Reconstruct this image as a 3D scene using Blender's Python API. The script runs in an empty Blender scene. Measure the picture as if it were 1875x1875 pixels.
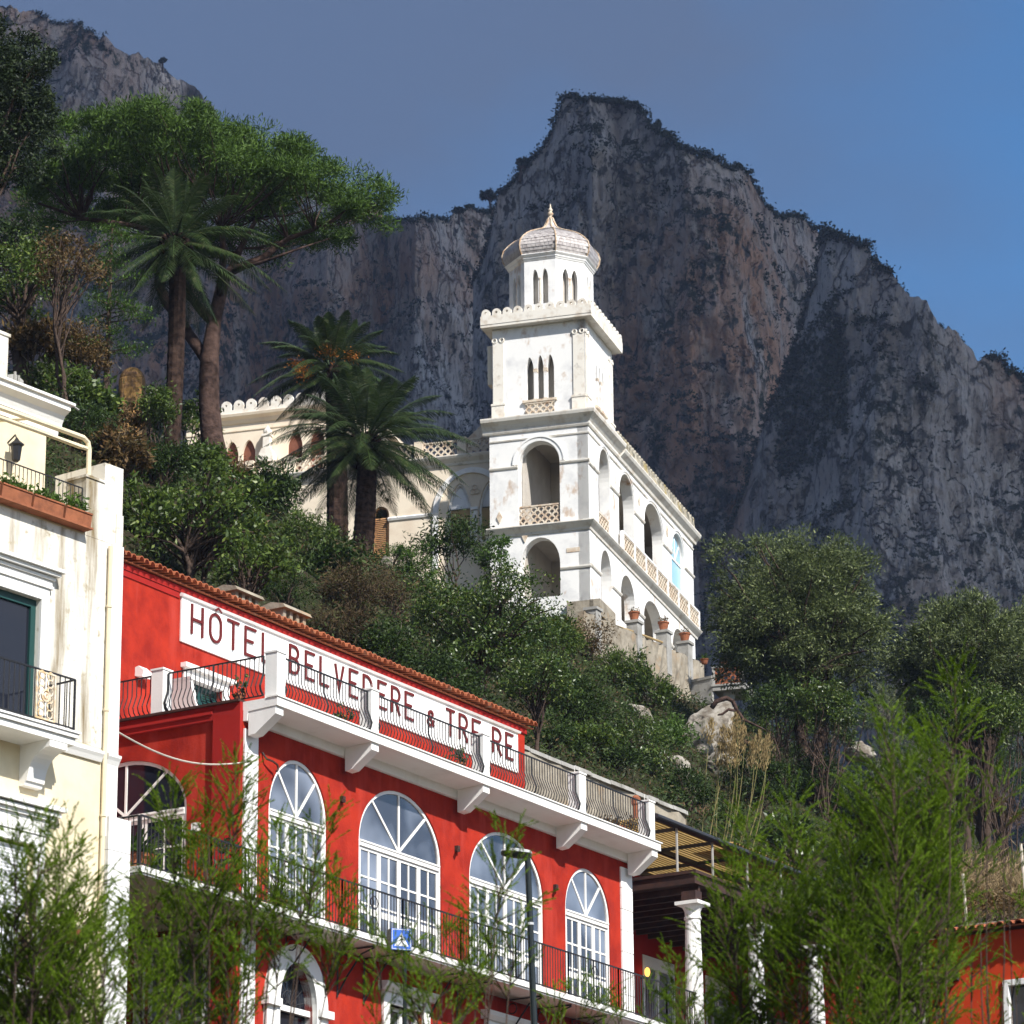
import bpy, bmesh, math, random
import numpy as np
from mathutils import Vector, Matrix, noise as mnoise
from mathutils.geometry import tessellate_polygon
R_ = math.radians
random.seed(7)
rng = np.random.default_rng(11)
scn = bpy.context.scene

# ------------------------------------------------------------------ camera
PITCH, ROLL, FPX, EYE = 0.316974, -0.0082813, 6620.3, Vector((0, 0, 1.6))
cd = bpy.data.cameras.new("camera")
cd.sensor_width = 36.0
cd.lens = FPX / 1875 * 36.0
cd.clip_start = 0.5
cd.clip_end = 12000
cam = bpy.data.objects.new("camera", cd)
scn.collection.objects.link(cam)
_F = Vector((0, math.cos(PITCH), math.sin(PITCH)))
_U0 = Vector((0, -math.sin(PITCH), math.cos(PITCH)))
_R0 = Vector((1, 0, 0))
_R = math.cos(ROLL) * _R0 + math.sin(ROLL) * _U0
_U = -math.sin(ROLL) * _R0 + math.cos(ROLL) * _U0
cam.matrix_world = Matrix(((_R.x, _U.x, -_F.x, EYE.x), (_R.y, _U.y, -_F.y, EYE.y), (_R.z, _U.z, -_F.z, EYE.z), (0, 0, 0, 1)))
cd.dof.use_dof = True
cd.dof.focus_distance = 95
cd.dof.aperture_fstop = 4.5
scn.camera = cam

# ------------------------------------------------------------------ sky, sun, exposure
SUN_EL = R_(40)
SUN_AZ = math.atan2(0.60, -0.80)           # clockwise from +Y
SDIR = Vector((math.sin(SUN_AZ) * math.cos(SUN_EL), math.cos(SUN_AZ) * math.cos(SUN_EL), math.sin(SUN_EL)))
w = bpy.data.worlds.new("World")
scn.world = w
w.use_nodes = True
nt = w.node_tree
nt.nodes.clear()
wo = nt.nodes.new("ShaderNodeOutputWorld")
bg = nt.nodes.new("ShaderNodeBackground")
sky = nt.nodes.new("ShaderNodeTexSky")
sky.sky_type = 'NISHITA'
sky.sun_disc = False
sky.sun_elevation = SUN_EL
sky.sun_rotation = SUN_AZ
sky.air_density = 1.0
sky.dust_density = 0.6
sky.ozone_density = 2.2
bg.inputs[1].default_value = 0.11
hs = nt.nodes.new("ShaderNodeHueSaturation")
hs.inputs['Saturation'].default_value = 1.38
hs.inputs['Value'].default_value = 1.12
nt.links.new(sky.outputs[0], hs.inputs['Color'])
tc = nt.nodes.new("ShaderNodeTexCoord")
nz = nt.nodes.new("ShaderNodeTexNoise")
nz.inputs['Scale'].default_value = 5.5
nz.inputs['Detail'].default_value = 5
nz.inputs['Roughness'].default_value = 0.5
mp = nt.nodes.new("ShaderNodeMapping")
mp.inputs['Scale'].default_value = (1, 1, 1.8)
mp.inputs['Location'].default_value = (0.55, 0.3, 0.1)
nt.links.new(tc.outputs['Generated'], mp.inputs[0])
nt.links.new(mp.outputs[0], nz.inputs['Vector'])
# slate cloud veil over the upper left of the sky, thinning to clear blue at lower right; brighter cloud added out of view at far right for panes to reflect
sx = nt.nodes.new("ShaderNodeSeparateXYZ")
nt.links.new(tc.outputs['Generated'], sx.inputs[0])
def wm(op, a, b, c=None):
    n = nt.nodes.new("ShaderNodeMath"); n.operation = op
    for k, q in enumerate((a, b, c)):
        if q is None: continue
        if isinstance(q, (int, float)): n.inputs[k].default_value = q
        else: nt.links.new(q, n.inputs[k])
    return n.outputs[0]
v1 = wm('MULTIPLY_ADD', sx.outputs['X'], -2.6, .68)
v2 = wm('MULTIPLY_ADD', wm('MINIMUM', sx.outputs['Z'], .5), 2.6, -.36 * 2.6)
v3 = wm('MULTIPLY_ADD', nz.outputs['Fac'], 1.7, -.84)
vf = nt.nodes.new('ShaderNodeMapRange'); vf.inputs[1].default_value = 0; vf.inputs[2].default_value = 1; vf.inputs[3].default_value = .06; vf.inputs[4].default_value = .92
nt.links.new(wm('ADD', wm('ADD', v1, v2), v3), vf.inputs[0])
mx = nt.nodes.new("ShaderNodeMix"); mx.data_type = 'RGBA'
nt.links.new(vf.outputs[0], mx.inputs[0])
nt.links.new(hs.outputs[0], mx.inputs[6])
mx.inputs[7].default_value = (.78, 1.08, 1.80, 1)
bf = nt.nodes.new('ShaderNodeMapRange'); bf.inputs[1].default_value = .38; bf.inputs[2].default_value = .85
nt.links.new(sx.outputs['X'], bf.inputs[0])
nz2 = nt.nodes.new("ShaderNodeTexNoise"); nz2.inputs['Scale'].default_value = 7.0; nz2.inputs['Detail'].default_value = 5
nt.links.new(tc.outputs['Generated'], nz2.inputs['Vector'])
nf = nt.nodes.new('ShaderNodeMapRange'); nf.inputs[1].default_value = .40; nf.inputs[2].default_value = .62
nt.links.new(nz2.outputs['Fac'], nf.inputs[0])
my = nt.nodes.new("ShaderNodeMix"); my.data_type = 'RGBA'
nt.links.new(wm('MULTIPLY', bf.outputs[0], nf.outputs[0]), my.inputs[0])
nt.links.new(mx.outputs[2], my.inputs[6]); my.inputs[7].default_value = (5.2, 5.6, 6.4, 1)
nt.links.new(my.outputs[2], bg.inputs[0])
nt.links.new(bg.outputs[0], wo.inputs[0])

sl = bpy.data.lights.new("sun", 'SUN')
sl.energy = 5.0
sl.angle = R_(1.0)
sl.color = (1.0, 0.965, 0.90)
so = bpy.data.objects.new("sun", sl)
scn.collection.objects.link(so)
so.rotation_euler = SDIR.to_track_quat('Z', 'Y').to_euler()
so.location = (60, -60, 120)
scn.view_settings.view_transform = 'Standard'
scn.view_settings.look = 'None'
scn.view_settings.exposure = 0.6
scn.view_settings.gamma = 1.0
scn.view_settings.use_curve_mapping = False
scn.cycles.max_bounces = 6
scn.cycles.diffuse_bounces = 3
scn.cycles.transparent_max_bounces = 6
scn.cycles.use_denoising = True

# ------------------------------------------------------------------ helpers
def ray(px, py):
    return _F + _R * ((px - 937.5) / FPX) - _U * ((py - 937.5) / FPX)
def at(px, py, Y):
    d = ray(px, py)
    return EYE + d * (Y / d.y)

class Fr:
    """A frame standing on a wall: s along it, o out of it, z up."""
    def __init__(self, x, y, yaw):
        self.x, self.y = x, y
        self.a = (math.sin(yaw), math.cos(yaw)); self.n = (math.cos(yaw), -math.sin(yaw)); self.yaw = yaw
    def __call__(self, s, o, z):
        return (self.x + self.a[0] * s + self.n[0] * o, self.y + self.a[1] * s + self.n[1] * o, z)
    def shift(self, s, o):
        p = self(s, o, 0)
        return Fr(p[0], p[1], self.yaw)
WORLD = lambda s, o, z: (s, -o, z)

class MB:
    def __init__(self):
        self.v, self.f = [], []
    def add(self, vs, fs):
        b = len(self.v)
        self.v += [tuple(p) for p in vs]
        self.f += [tuple(i + b for i in q) for q in fs]
        return self
    def box(self, F, s0, s1, o0, o1, z0, z1):
        vs = [F(s, o, z) for z in (z0, z1) for s, o in ((s0, o0), (s1, o0), (s1, o1), (s0, o1))]
        return self.add(vs, [(0, 3, 2, 1), (4, 5, 6, 7), (0, 1, 5, 4), (1, 2, 6, 5), (2, 3, 7, 6), (3, 0, 4, 7)])
    def prism(self, F, poly, o0, o1):            # polygon in (s, z), extruded along o
        n = len(poly)
        vs = [F(s, o0, z) for s, z in poly] + [F(s, o1, z) for s, z in poly]
        fs = [tuple(range(n)), tuple(range(2 * n - 1, n - 1, -1))] + [(i, (i + 1) % n, n + (i + 1) % n, n + i) for i in range(n)]
        return self.add(vs, fs)
    def profile(self, F, poly, s0, s1):          # polygon in (o, z), extruded along s
        n = len(poly)
        vs = [F(s0, o, z) for o, z in poly] + [F(s1, o, z) for o, z in poly]
        fs = [tuple(range(n)), tuple(range(2 * n - 1, n - 1, -1))] + [(i, (i + 1) % n, n + (i + 1) % n, n + i) for i in range(n)]
        return self.add(vs, fs)
    def wall(self, F, outer, holes, o0, o1):     # slab with openings, o0 front, o1 back
        loops = [outer] + holes
        flat = [p for l in loops for p in l]
        tris = tessellate_polygon([[Vector((s, z, 0)) for s, z in l] for l in loops])
        n = len(flat)
        vs = [F(s, o0, z) for s, z in flat] + [F(s, o1, z) for s, z in flat]
        fs = [tuple(t) for t in tris] + [tuple(i + n for i in reversed(t)) for t in tris]
        b = 0
        for l in loops:
            m = len(l)
            for i in range(m):
                j = (i + 1) % m
                fs.append((b + i, b + j, n + b + j, n + b + i))
            b += m
        return self.add(vs, fs)
    def ring(self, F, A, B, o0, o1, closed=True):  # band between two outlines with equal counts
        n = len(A)
        vs = [F(s, o0, z) for s, z in A] + [F(s, o0, z) for s, z in B] + [F(s, o1, z) for s, z in A] + [F(s, o1, z) for s, z in B]
        fs = []
        for i in range(n if closed else n - 1):
            j = (i + 1) % n
            fs += [(i, j, n + j, n + i), (2 * n + i, 3 * n + i, 3 * n + j, 2 * n + j), (i, 2 * n + i, 2 * n + j, j), (n + i, n + j, 3 * n + j, 3 * n + i)]
        if not closed:
            fs += [(0, n, 3 * n, 2 * n), (n - 1, 3 * n - 1, 4 * n - 1, 2 * n - 1)]
        return self.add(vs, fs)
    def tube(self, pts, r, n=6, closed=False, caps=True):
        pts = [Vector(p) for p in pts]
        m = len(pts)
        rs = r if isinstance(r, (list, tuple)) else [r] * m
        rings = []
        ref = None
        for i in range(m):
            if closed:
                t = pts[(i + 1) % m] - pts[i - 1]
            else:
                t = pts[min(i + 1, m - 1)] - pts[max(i - 1, 0)]
            if t.length < 1e-9: t = Vector((0, 0, 1))
            t.normalize()
            if ref is None:
                ref = Vector((0, 0, 1)) if abs(t.z) < 0.9 else Vector((1, 0, 0))
            u = ref - t * ref.dot(t)
            if u.length < 1e-6: u = t.orthogonal()
            u.normalize(); ref = u
            v = t.cross(u)
            ph = math.pi / n
            rings.append([pts[i] + (u * math.cos(2 * math.pi * k / n + ph) + v * math.sin(2 * math.pi * k / n + ph)) * rs[i] for k in range(n)])
        vs = [p for q in rings for p in q]
        fs = []
        for i in range(m if closed else m - 1):
            a, b = i * n, ((i + 1) % m) * n
            fs += [(a + k, a + (k + 1) % n, b + (k + 1) % n, b + k) for k in range(n)]
        if caps and not closed:
            fs += [tuple(range(n - 1, -1, -1)), tuple((m - 1) * n + k for k in range(n))]
        return self.add(vs, fs)
    def lathe(self, c, prof, n=16, ph=0.0):      # prof: (r, z) pairs, z absolute
        m = len(prof)
        vs = [(c[0] + r * math.cos(2 * math.pi * k / n + ph), c[1] + r * math.sin(2 * math.pi * k / n + ph), z) for r, z in prof for k in range(n)]
        fs = [(i * n + k, i * n + (k + 1) % n, (i + 1) * n + (k + 1) % n, (i + 1) * n + k) for i in range(m - 1) for k in range(n)]
        fs += [tuple(range(n - 1, -1, -1)), tuple((m - 1) * n + k for k in range(n))]
        return self.add(vs, fs)
    def ribbon(self, F, pts, wd, o0, o1, closed=False):   # flat stroke in (s, z) with mitred corners
        n = len(pts)
        L, Rr = [], []
        for i in range(n):
            p = Vector(pts[i]).to_2d()
            a = Vector(pts[i - 1]).to_2d() if (i > 0 or closed) else None
            b = Vector(pts[(i + 1) % n]).to_2d() if (i < n - 1 or closed) else None
            d1 = (p - a).normalized() if a is not None else (b - p).normalized()
            d2 = (b - p).normalized() if b is not None else d1
            t = (d1 + d2)
            t = t.normalized() if t.length > 1e-6 else d1
            nn = Vector((-t.y, t.x))
            k = wd / 2 / max(0.45, nn.dot(Vector((-d1.y, d1.x))))
            L.append((p.x + nn.x * k, p.y + nn.y * k)); Rr.append((p.x - nn.x * k, p.y - nn.y * k))
        return self.ring(F, L, Rr, o0, o1, closed)

def link(name, me, mat, parent=None, root=None):
    o = bpy.data.objects.new(name, me)
    if mat: me.materials.append(mat)
    scn.collection.objects.link(o)
    if parent is not None: o.parent = parent
    return o

def rootloc(o):
    p = Vector((0, 0, 0))
    while o is not None:
        p += o.location; o = o.parent
    return p

def build(name, mb, mat, parent=None, smooth=False, loc=None, recalc=True):
    """One mesh object; vertices are stored relative to the thing's base."""
    base = rootloc(parent) if parent is not None else Vector(loc if loc is not None else (0, 0, 0))
    me = bpy.data.meshes.new(name)
    me.from_pydata([(p[0] - base.x, p[1] - base.y, p[2] - base.z) for p in mb.v], [], mb.f)
    if recalc:
        bm = bmesh.new(); bm.from_mesh(me)
        bmesh.ops.recalc_face_normals(bm, faces=bm.faces)
        bm.to_mesh(me); bm.free()
    if smooth: me.shade_smooth()
    o = link(name, me, mat, parent)
    if parent is None: o.location = base
    return o

def quads_mesh(name, V, mat, parent=None, loc=(0, 0, 0), k=4):
    """Fast mesh of loose k-gons from an (n, k, 3) array in world space."""
    base = np.array(rootloc(parent) if parent is not None else loc, dtype=np.float64)
    V = np.asarray(V, dtype=np.float64).reshape(-1, 3) - base
    n = len(V); nf = n // k
    me = bpy.data.meshes.new(name)
    me.vertices.add(n); me.vertices.foreach_set("co", V.astype(np.float32).ravel())
    me.loops.add(n); me.loops.foreach_set("vertex_index", np.arange(n, dtype=np.int32))
    me.polygons.add(nf); me.polygons.foreach_set("loop_start", np.arange(0, n, k, dtype=np.int32))
    me.update(calc_edges=True); me.validate()
    o = link(name, me, mat, parent)
    if parent is None: o.location = Vector(base)
    return o

def thing(name, loc, label, cat, group=None):
    o = bpy.data.objects.new(name, None)
    o.empty_display_size = 0.3
    scn.collection.objects.link(o)
    o.location = Vector(loc)
    return tag(o, label, cat, group)
def tag(o, label, cat, group=None):
    o['label'] = label; o['category'] = cat
    if group: o['group'] = group
    return o
def kind(o, k, label=None):
    o['kind'] = k
    if label: o['label'] = label
    return o

def arch(s0, s1, z0, zs, zt, n=18, pointed=False):
    """Opening outline: sill z0, springing zs, top zt."""
    c, hw = (s0 + s1) / 2, (s1 - s0) / 2
    pts = [(s0, z0), (s1, z0)]
    for i in range(n + 1):
        th = math.pi * i / n
        x = math.cos(th)
        if pointed:
            y = (1 - abs(x) ** 1.7) ** 0.72 if abs(x) < 1 else 0
        else:
            y = math.sin(th)
        pts.append((c + hw * x, zs + (zt - zs) * y))
    return pts
def arch_in(s0, s1, z0, zs, zt, d, n=18, pointed=False):
    return arch(s0 + d, s1 - d, z0 + d, zs, zt - d, n, pointed)
def rect(s0, s1, z0, z1):
    return [(s0, z0), (s1, z0), (s1, z1), (s0, z1)]

# ------------------------------------------------------------------ materials
def mat(name, col, rough=0.8, col2=None, scale=3.0, mixlo=0.4, mixhi=0.65, bump=0.0, bscale=30.0, spec=0.3, stretch=None,
        col3=None, scale3=0.6, lo3=0.55, hi3=0.7, stretch3=None, metal=0.0):
    m = bpy.data.materials.new(name)
    m.use_nodes = True
    t = m.node_tree
    b = t.nodes['Principled BSDF']
    b.inputs['Roughness'].default_value = rough
    b.inputs['Specular IOR Level'].default_value = spec
    b.inputs['Metallic'].default_value = metal
    b.inputs['Base Color'].default_value = (*col, 1)
    geo = t.nodes.new('ShaderNodeNewGeometry')
    def nzr(sc, st, lo, hi, det=6):
        mp = t.nodes.new('ShaderNodeMapping')
        mp.inputs['Scale'].default_value = st or (1, 1, 1)
        t.links.new(geo.outputs['Position'], mp.inputs[0])
        n = t.nodes.new('ShaderNodeTexNoise')
        n.inputs['Scale'].default_value = sc; n.inputs['Detail'].default_value = det; n.inputs['Roughness'].default_value = 0.62
        t.links.new(mp.outputs[0], n.inputs['Vector'])
        r = t.nodes.new('ShaderNodeMapRange')
        r.inputs[1].default_value = lo; r.inputs[2].default_value = hi
        t.links.new(n.outputs['Fac'], r.inputs[0])
        return r.outputs[0]
    cur = None
    if col2 is not None:
        x = t.nodes.new('ShaderNodeMix'); x.data_type = 'RGBA'
        t.links.new(nzr(scale, stretch, mixlo, mixhi), x.inputs[0])
        x.inputs[6].default_value = (*col, 1); x.inputs[7].default_value = (*col2, 1)
        cur = x.outputs[2]
    if col3 is not None:
        x = t.nodes.new('ShaderNodeMix'); x.data_type = 'RGBA'
        t.links.new(nzr(scale3, stretch3, lo3, hi3), x.inputs[0])
        if cur is not None: t.links.new(cur, x.inputs[6])
        else: x.inputs[6].default_value = (*col, 1)
        x.inputs[7].default_value = (*col3, 1)
        cur = x.outputs[2]
    if cur is not None: t.links.new(cur, b.inputs['Base Color'])
    if bump:
        n = t.nodes.new('ShaderNodeTexNoise'); n.inputs['Scale'].default_value = bscale; n.inputs['Detail'].default_value = 5
        t.links.new(geo.outputs['Position'], n.inputs['Vector'])
        bp = t.nodes.new('ShaderNodeBump'); bp.inputs['Strength'].default_value = bump; bp.inputs['Distance'].default_value = 0.05
        t.links.new(n.outputs['Fac'], bp.inputs['Height']); t.links.new(bp.outputs[0], b.inputs['Normal'])
    return m

def leafmat(name, ca, cb, cc=None, rough=0.55, trans=0.3, spec=0.25):
    """Leaves: each loose leaf gets its own tint between ca and cb (and a few cc)."""
    m = bpy.data.materials.new(name)
    m.use_nodes = True
    t = m.node_tree
    b = t.nodes['Principled BSDF']
    b.inputs['Roughness'].default_value = rough; b.inputs['Specular IOR Level'].default_value = spec
    g = t.nodes.new('ShaderNodeNewGeometry')
    r = t.nodes.new('ShaderNodeValToRGB')
    r.color_ramp.elements[0].color = (*ca, 1); r.color_ramp.elements[1].color = (*cb, 1)
    r.color_ramp.elements[1].position = 0.85
    if cc:
        e = r.color_ramp.elements.new(0.97); e.color = (*cc, 1)
    t.links.new(g.outputs['Random Per Island'], r.inputs[0])
    t.links.new(r.outputs[0], b.inputs['Base Color'])
    tr = t.nodes.new('ShaderNodeBsdfTranslucent'); t.links.new(r.outputs[0], tr.inputs[0])
    ms = t.nodes.new('ShaderNodeMixShader'); ms.inputs[0].default_value = trans
    out = t.nodes['Material Output']
    t.links.new(b.outputs[0], ms.inputs[1]); t.links.new(tr.outputs[0], ms.inputs[2]); t.links.new(ms.outputs[0], out.inputs[0])
    return m

M = {}
M['red'] = mat('red_stucco', (.385, .027, .012), .9, (.24, .015, .009), 1.6, .36, .66, bump=.15, bscale=18, spec=.15,
               col3=(.40, .040, .026), scale3=2.2, lo3=.50, hi3=.70, stretch3=(1, 1, .16))
M['redband'] = mat('red_band', (.33, .018, .014), .85, (.25, .014, .012), 1.5, .35, .75, spec=.15)
M['white'] = mat('white_paint', (.80, .79, .76), .7, (.66, .64, .60), 1.3, .5, .8, bump=.08, bscale=25, spec=.2, stretch=(1, 1, .3))
M['joint'] = mat('white_block', (.80, .79, .77), .7, (.70, .68, .64), 2.0, .5, .8, spec=.2)
M['villa'] = mat('villa_lime', (.82, .81, .79), .8, (.55, .55, .56), .7, .50, .74, bump=.1, bscale=20, spec=.15,
                 col3=(.44, .28, .16), scale3=1.6, lo3=.57, hi3=.74, stretch3=(1, 1, .6))
M['villa_trim'] = mat('villa_trim', (.76, .72, .65), .8, (.55, .47, .38), 2.2, .5, .72, spec=.15, col3=(.30, .27, .24), scale3=1.8, lo3=.62, hi3=.75)
M['villa_wing'] = mat('villa_wing', (.78, .68, .54), .8, (.64, .52, .40), .7, .45, .75, spec=.15)
M['villa_lattice'] = mat('pierced_stone', (.66, .58, .47), .85, (.42, .27, .17), 3.5, .45, .70, spec=.15)
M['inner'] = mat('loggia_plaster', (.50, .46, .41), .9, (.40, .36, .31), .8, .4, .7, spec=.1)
M['cream'] = mat('cream_stucco', (.72, .63, .45), .8, (.60, .50, .34), 1.1, .45, .75, bump=.06, bscale=22, spec=.15)
M['weather'] = mat('weathered_stucco', (.70, .67, .60), .85, (.20, .15, .08), 1.0, .50, .68, bump=.12, bscale=20, spec=.1, stretch=(2.2, 2.2, .22),
                   col3=(.34, .29, .20), scale3=4.5, lo3=.56, hi3=.72)
M['iron'] = mat('black_iron', (.012, .012, .014), .5, spec=.4)
M['gold'] = mat('ornate_panel', (.60, .42, .22), .7, (.75, .66, .55), 6, .4, .6)
M['tile'] = mat('roof_tile', (.40, .13, .06), .8, (.26, .08, .04), 2.5, .4, .65, spec=.15, col3=(.30, .22, .16), scale3=3, lo3=.6, hi3=.75)
M['terracotta'] = mat('terracotta', (.33, .12, .06), .8, (.20, .075, .04), 4, .4, .65, spec=.15)
M['sign'] = mat('sign_white', (.82, .81, .79), .7, (.70, .69, .66), .8, .55, .85, spec=.2)
M['letter'] = mat('letter_maroon', (.12, .016, .016), .7, spec=.2)
M['green'] = mat('green_paint', (.010, .052, .048), .5, spec=.4)
M['stone'] = mat('old_stone', (.34, .30, .24), .95, (.20, .17, .13), 1.6, .4, .65, bump=.5, bscale=6, spec=.1, col3=(.40, .28, .17), scale3=.8, lo3=.55, hi3=.7)
M['boulder'] = mat('boulder', (.34, .31, .27), .95, (.15, .125, .10), 1.9, .42, .58, bump=.8, bscale=4, spec=.1, col3=(.16, .15, .11), scale3=2.5, lo3=.57, hi3=.68)
M['greystone'] = mat('grey_concrete', (.36, .35, .33), .95, (.22, .21, .19), 1.5, .4, .7, bump=.2, bscale=10, spec=.1)
M['bark'] = mat('bark', (.085, .058, .045), .95, (.04, .028, .022), 3.5, .4, .65, bump=.7, bscale=9, spec=.1)
M['pinebark'] = mat('pine_bark', (.085, .053, .044), .95, (.035, .022, .018), 3.5, .4, .62, bump=.8, bscale=8, spec=.1)
M['palmbark'] = mat('palm_bark', (.055, .034, .026), .95, (.018, .011, .009), 5, .4, .62, bump=.8, bscale=7, spec=.1)
M['dome'] = mat('dome_scales', (.58, .54, .52), .35, (.36, .32, .31), 5, .4, .65, spec=.5)
M['domerib'] = mat('dome_rib', (.42, .28, .17), .6, (.60, .50, .38), 5, .4, .6)
M['panel'] = mat('tan_blind', (.40, .29, .14), .7, (.33, .23, .11), .6, .4, .7, spec=.2)
M['shutter'] = mat('brown_shutter', (.20, .075, .045), .7, (.14, .05, .03), 3, .4, .7)
M['oakshutter'] = mat('ochre_shutter', (.40, .22, .10), .7, (.33, .17, .08), 3, .4, .7)
M['blueglass'] = mat('blue_pane', (.30, .52, .66), .25, (.36, .60, .72), .5, .4, .6, spec=.5)
M['reed'] = mat('reed_matting', (.42, .29, .11), .85, (.30, .19, .07), 9, .35, .65, spec=.1, stretch=(.4, .4, 3))
M['cane'] = mat('green_cane', (.13, .13, .045), .8, (.22, .17, .07), .9, .4, .65)
M['reedsheet'] = leafmat('reed_sheet', (.50, .34, .12), (.62, .43, .17), None, .9, .55, .05)
M['lichen'] = mat('lichen_stone', (.52, .47, .38), .9, (.16, .15, .12), 2.2, .42, .62, spec=.1, col3=(.36, .28, .12), scale3=1.3, lo3=.52, hi3=.66)
M['rust'] = mat('rusty_metal', (.035, .019, .017), .7, (.06, .028, .02), 4, .4, .65)
M['darkmetal'] = mat('dark_metal', (.03, .03, .034), .5, spec=.4)
M['lampgreen'] = mat('lamp_green', (.004, .009, .010), .45, spec=.4)
M['lamphead'] = mat('lamp_grey', (.45, .46, .47), .5, spec=.4)
M['signblue'] = mat('sign_blue', (.02, .11, .52), .4, spec=.4)
M['signwhite'] = mat('sign_white_film', (.75, .76, .78), .5)
M['signblack'] = mat('sign_black', (.02, .02, .02), .6)
M['twig'] = mat('pale_twig', (.22, .19, .15), .9)
M['cable'] = mat('pale_cable', (.55, .50, .42), .7)
M['roller'] = mat('white_blind', (.74, .75, .77), .6, (.66, .67, .70), 3, .4, .7)
M['orange'] = mat('orange_stucco', (.50, .050, .012), .85, (.40, .035, .010), 1.0, .4, .7, spec=.12)
M['tank'] = mat('tank_ochre', (.40, .23, .08), .9, (.17, .10, .06), 3.0, .40, .60, bump=.8, bscale=6, spec=.1, col3=(.16, .13, .10), scale3=1.8, lo3=.55, hi3=.7, stretch3=(1, 1, .3))
M['earth'] = mat('hill_soil', (.036, .030, .018), .95, (.020, .026, .011), .5, .4, .65, bump=.6, bscale=2.5, spec=.05, col3=(.10, .055, .035), scale3=.22, lo3=.55, hi3=.7)

def glassmat(name, col, ior=1.9, rough=0.05):
    m = bpy.data.materials.new(name); m.use_nodes = True
    t = m.node_tree; b = t.nodes['Principled BSDF']
    b.inputs['Base Color'].default_value = (*col, 1); b.inputs['Roughness'].default_value = rough
    b.inputs['IOR'].default_value = ior; b.inputs['Specular IOR Level'].default_value = .5
    g = t.nodes.new('ShaderNodeNewGeometry')
    n = t.nodes.new('ShaderNodeTexNoise'); n.inputs['Scale'].default_value = 1.1; n.inputs['Detail'].default_value = 1
    t.links.new(g.outputs['Position'], n.inputs['Vector'])
    bp = t.nodes.new('ShaderNodeBump'); bp.inputs['Strength'].default_value = .06; bp.inputs['Distance'].default_value = .1
    t.links.new(n.outputs['Fac'], bp.inputs['Height']); t.links.new(bp.outputs[0], b.inputs['Normal'])
    return m
M['glass'] = glassmat('window_glass', (.05, .055, .07), 2.0, .10)
_t = M['glass'].node_tree      # pale patches in the pane colour stand in for sky reflections
_g = _t.nodes.new('ShaderNodeNewGeometry'); _n = _t.nodes.new('ShaderNodeTexNoise'); _n.inputs['Scale'].default_value = .42; _n.inputs['Detail'].default_value = 3
_t.links.new(_g.outputs['Position'], _n.inputs['Vector'])
_r = _t.nodes.new('ShaderNodeValToRGB'); _r.color_ramp.elements[0].position = .44; _r.color_ramp.elements[0].color = (.035, .038, .05, 1); _r.color_ramp.elements[1].position = .62; _r.color_ramp.elements[1].color = (.22, .25, .31, 1)
_t.links.new(_n.outputs['Fac'], _r.inputs[0]); _t.links.new(_r.outputs[0], _t.nodes['Principled BSDF'].inputs['Base Color'])
M['darkglass'] = glassmat('dark_glass', (.012, .014, .022), 1.45)

M['l_pine'] = leafmat('pine_needles', (.026, .058, .008), (.075, .135, .016), None, .6, .25)
M['l_palm'] = leafmat('palm_fronds', (.015, .034, .008), (.048, .080, .018), (.12, .13, .055), .45, .2, .45)
M['l_dark'] = leafmat('dark_leaves', (.015, .033, .007), (.048, .080, .014), None, .5, .25)
M['l_cedar'] = leafmat('cedar_needles', (.008, .017, .005), (.026, .042, .010), None, .6, .15)
M['l_mid'] = leafmat('mid_leaves', (.026, .055, .007), (.095, .145, .018), (.18, .23, .05), .45, .3, .4)
M['l_gloss'] = leafmat('glossy_leaves', (.018, .044, .006), (.075, .120, .014), (.20, .24, .06), .38, .25, .55)
M['l_olive'] = leafmat('olive_leaves', (.034, .050, .016), (.125, .160, .050), (.30, .34, .14), .5, .3, .35)
M['l_brown'] = leafmat('rusty_leaves', (.055, .045, .014), (.14, .080, .030), (.20, .13, .05), .6, .3)
M['l_dry'] = leafmat('dry_twigs', (.040, .032, .012), (.095, .058, .028), (.08, .10, .025), .7, .2)
M['l_fern'] = leafmat('bright_leaves', (.04, .085, .012), (.09, .16, .025), None, .5, .35)
M['l_tam'] = leafmat('tamarisk_sprays', (.064, .125, .006), (.175, .275, .014), (.22, .31, .03), .65, .45, .15)
M['l_scrub'] = leafmat('cliff_scrub', (.014, .024, .012), (.030, .044, .020), None, .8, .1, .1)
M['l_under'] = leafmat('undergrowth', (.022, .042, .010), (.062, .090, .022), (.13, .075, .035), .6, .25)
M['l_grass'] = leafmat('dry_grass', (.20, .15, .08), (.36, .27, .15), None, .8, .3, .1)
# ------------------------------------------------------------------ frames of the three buildings
YH, YV, YW = 0.544876, 0.30210973, 0.64007
HX, HY = -5.57, 72.0
HF = Fr(HX, HY, YH)                    # hotel front
HR = Fr(HX, HY, YH + math.pi / 2)      # hotel return wall (s towards the viewer, o to the left)
VR = Fr(3.37, 150.0, YV)               # villa, arcade side
VL = Fr(3.37, 150.0, YV + math.pi / 2) # villa, tower front side (s runs negative to the left)
WF = Fr(-7.38, 65.0, YW)               # cream building front

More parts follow.
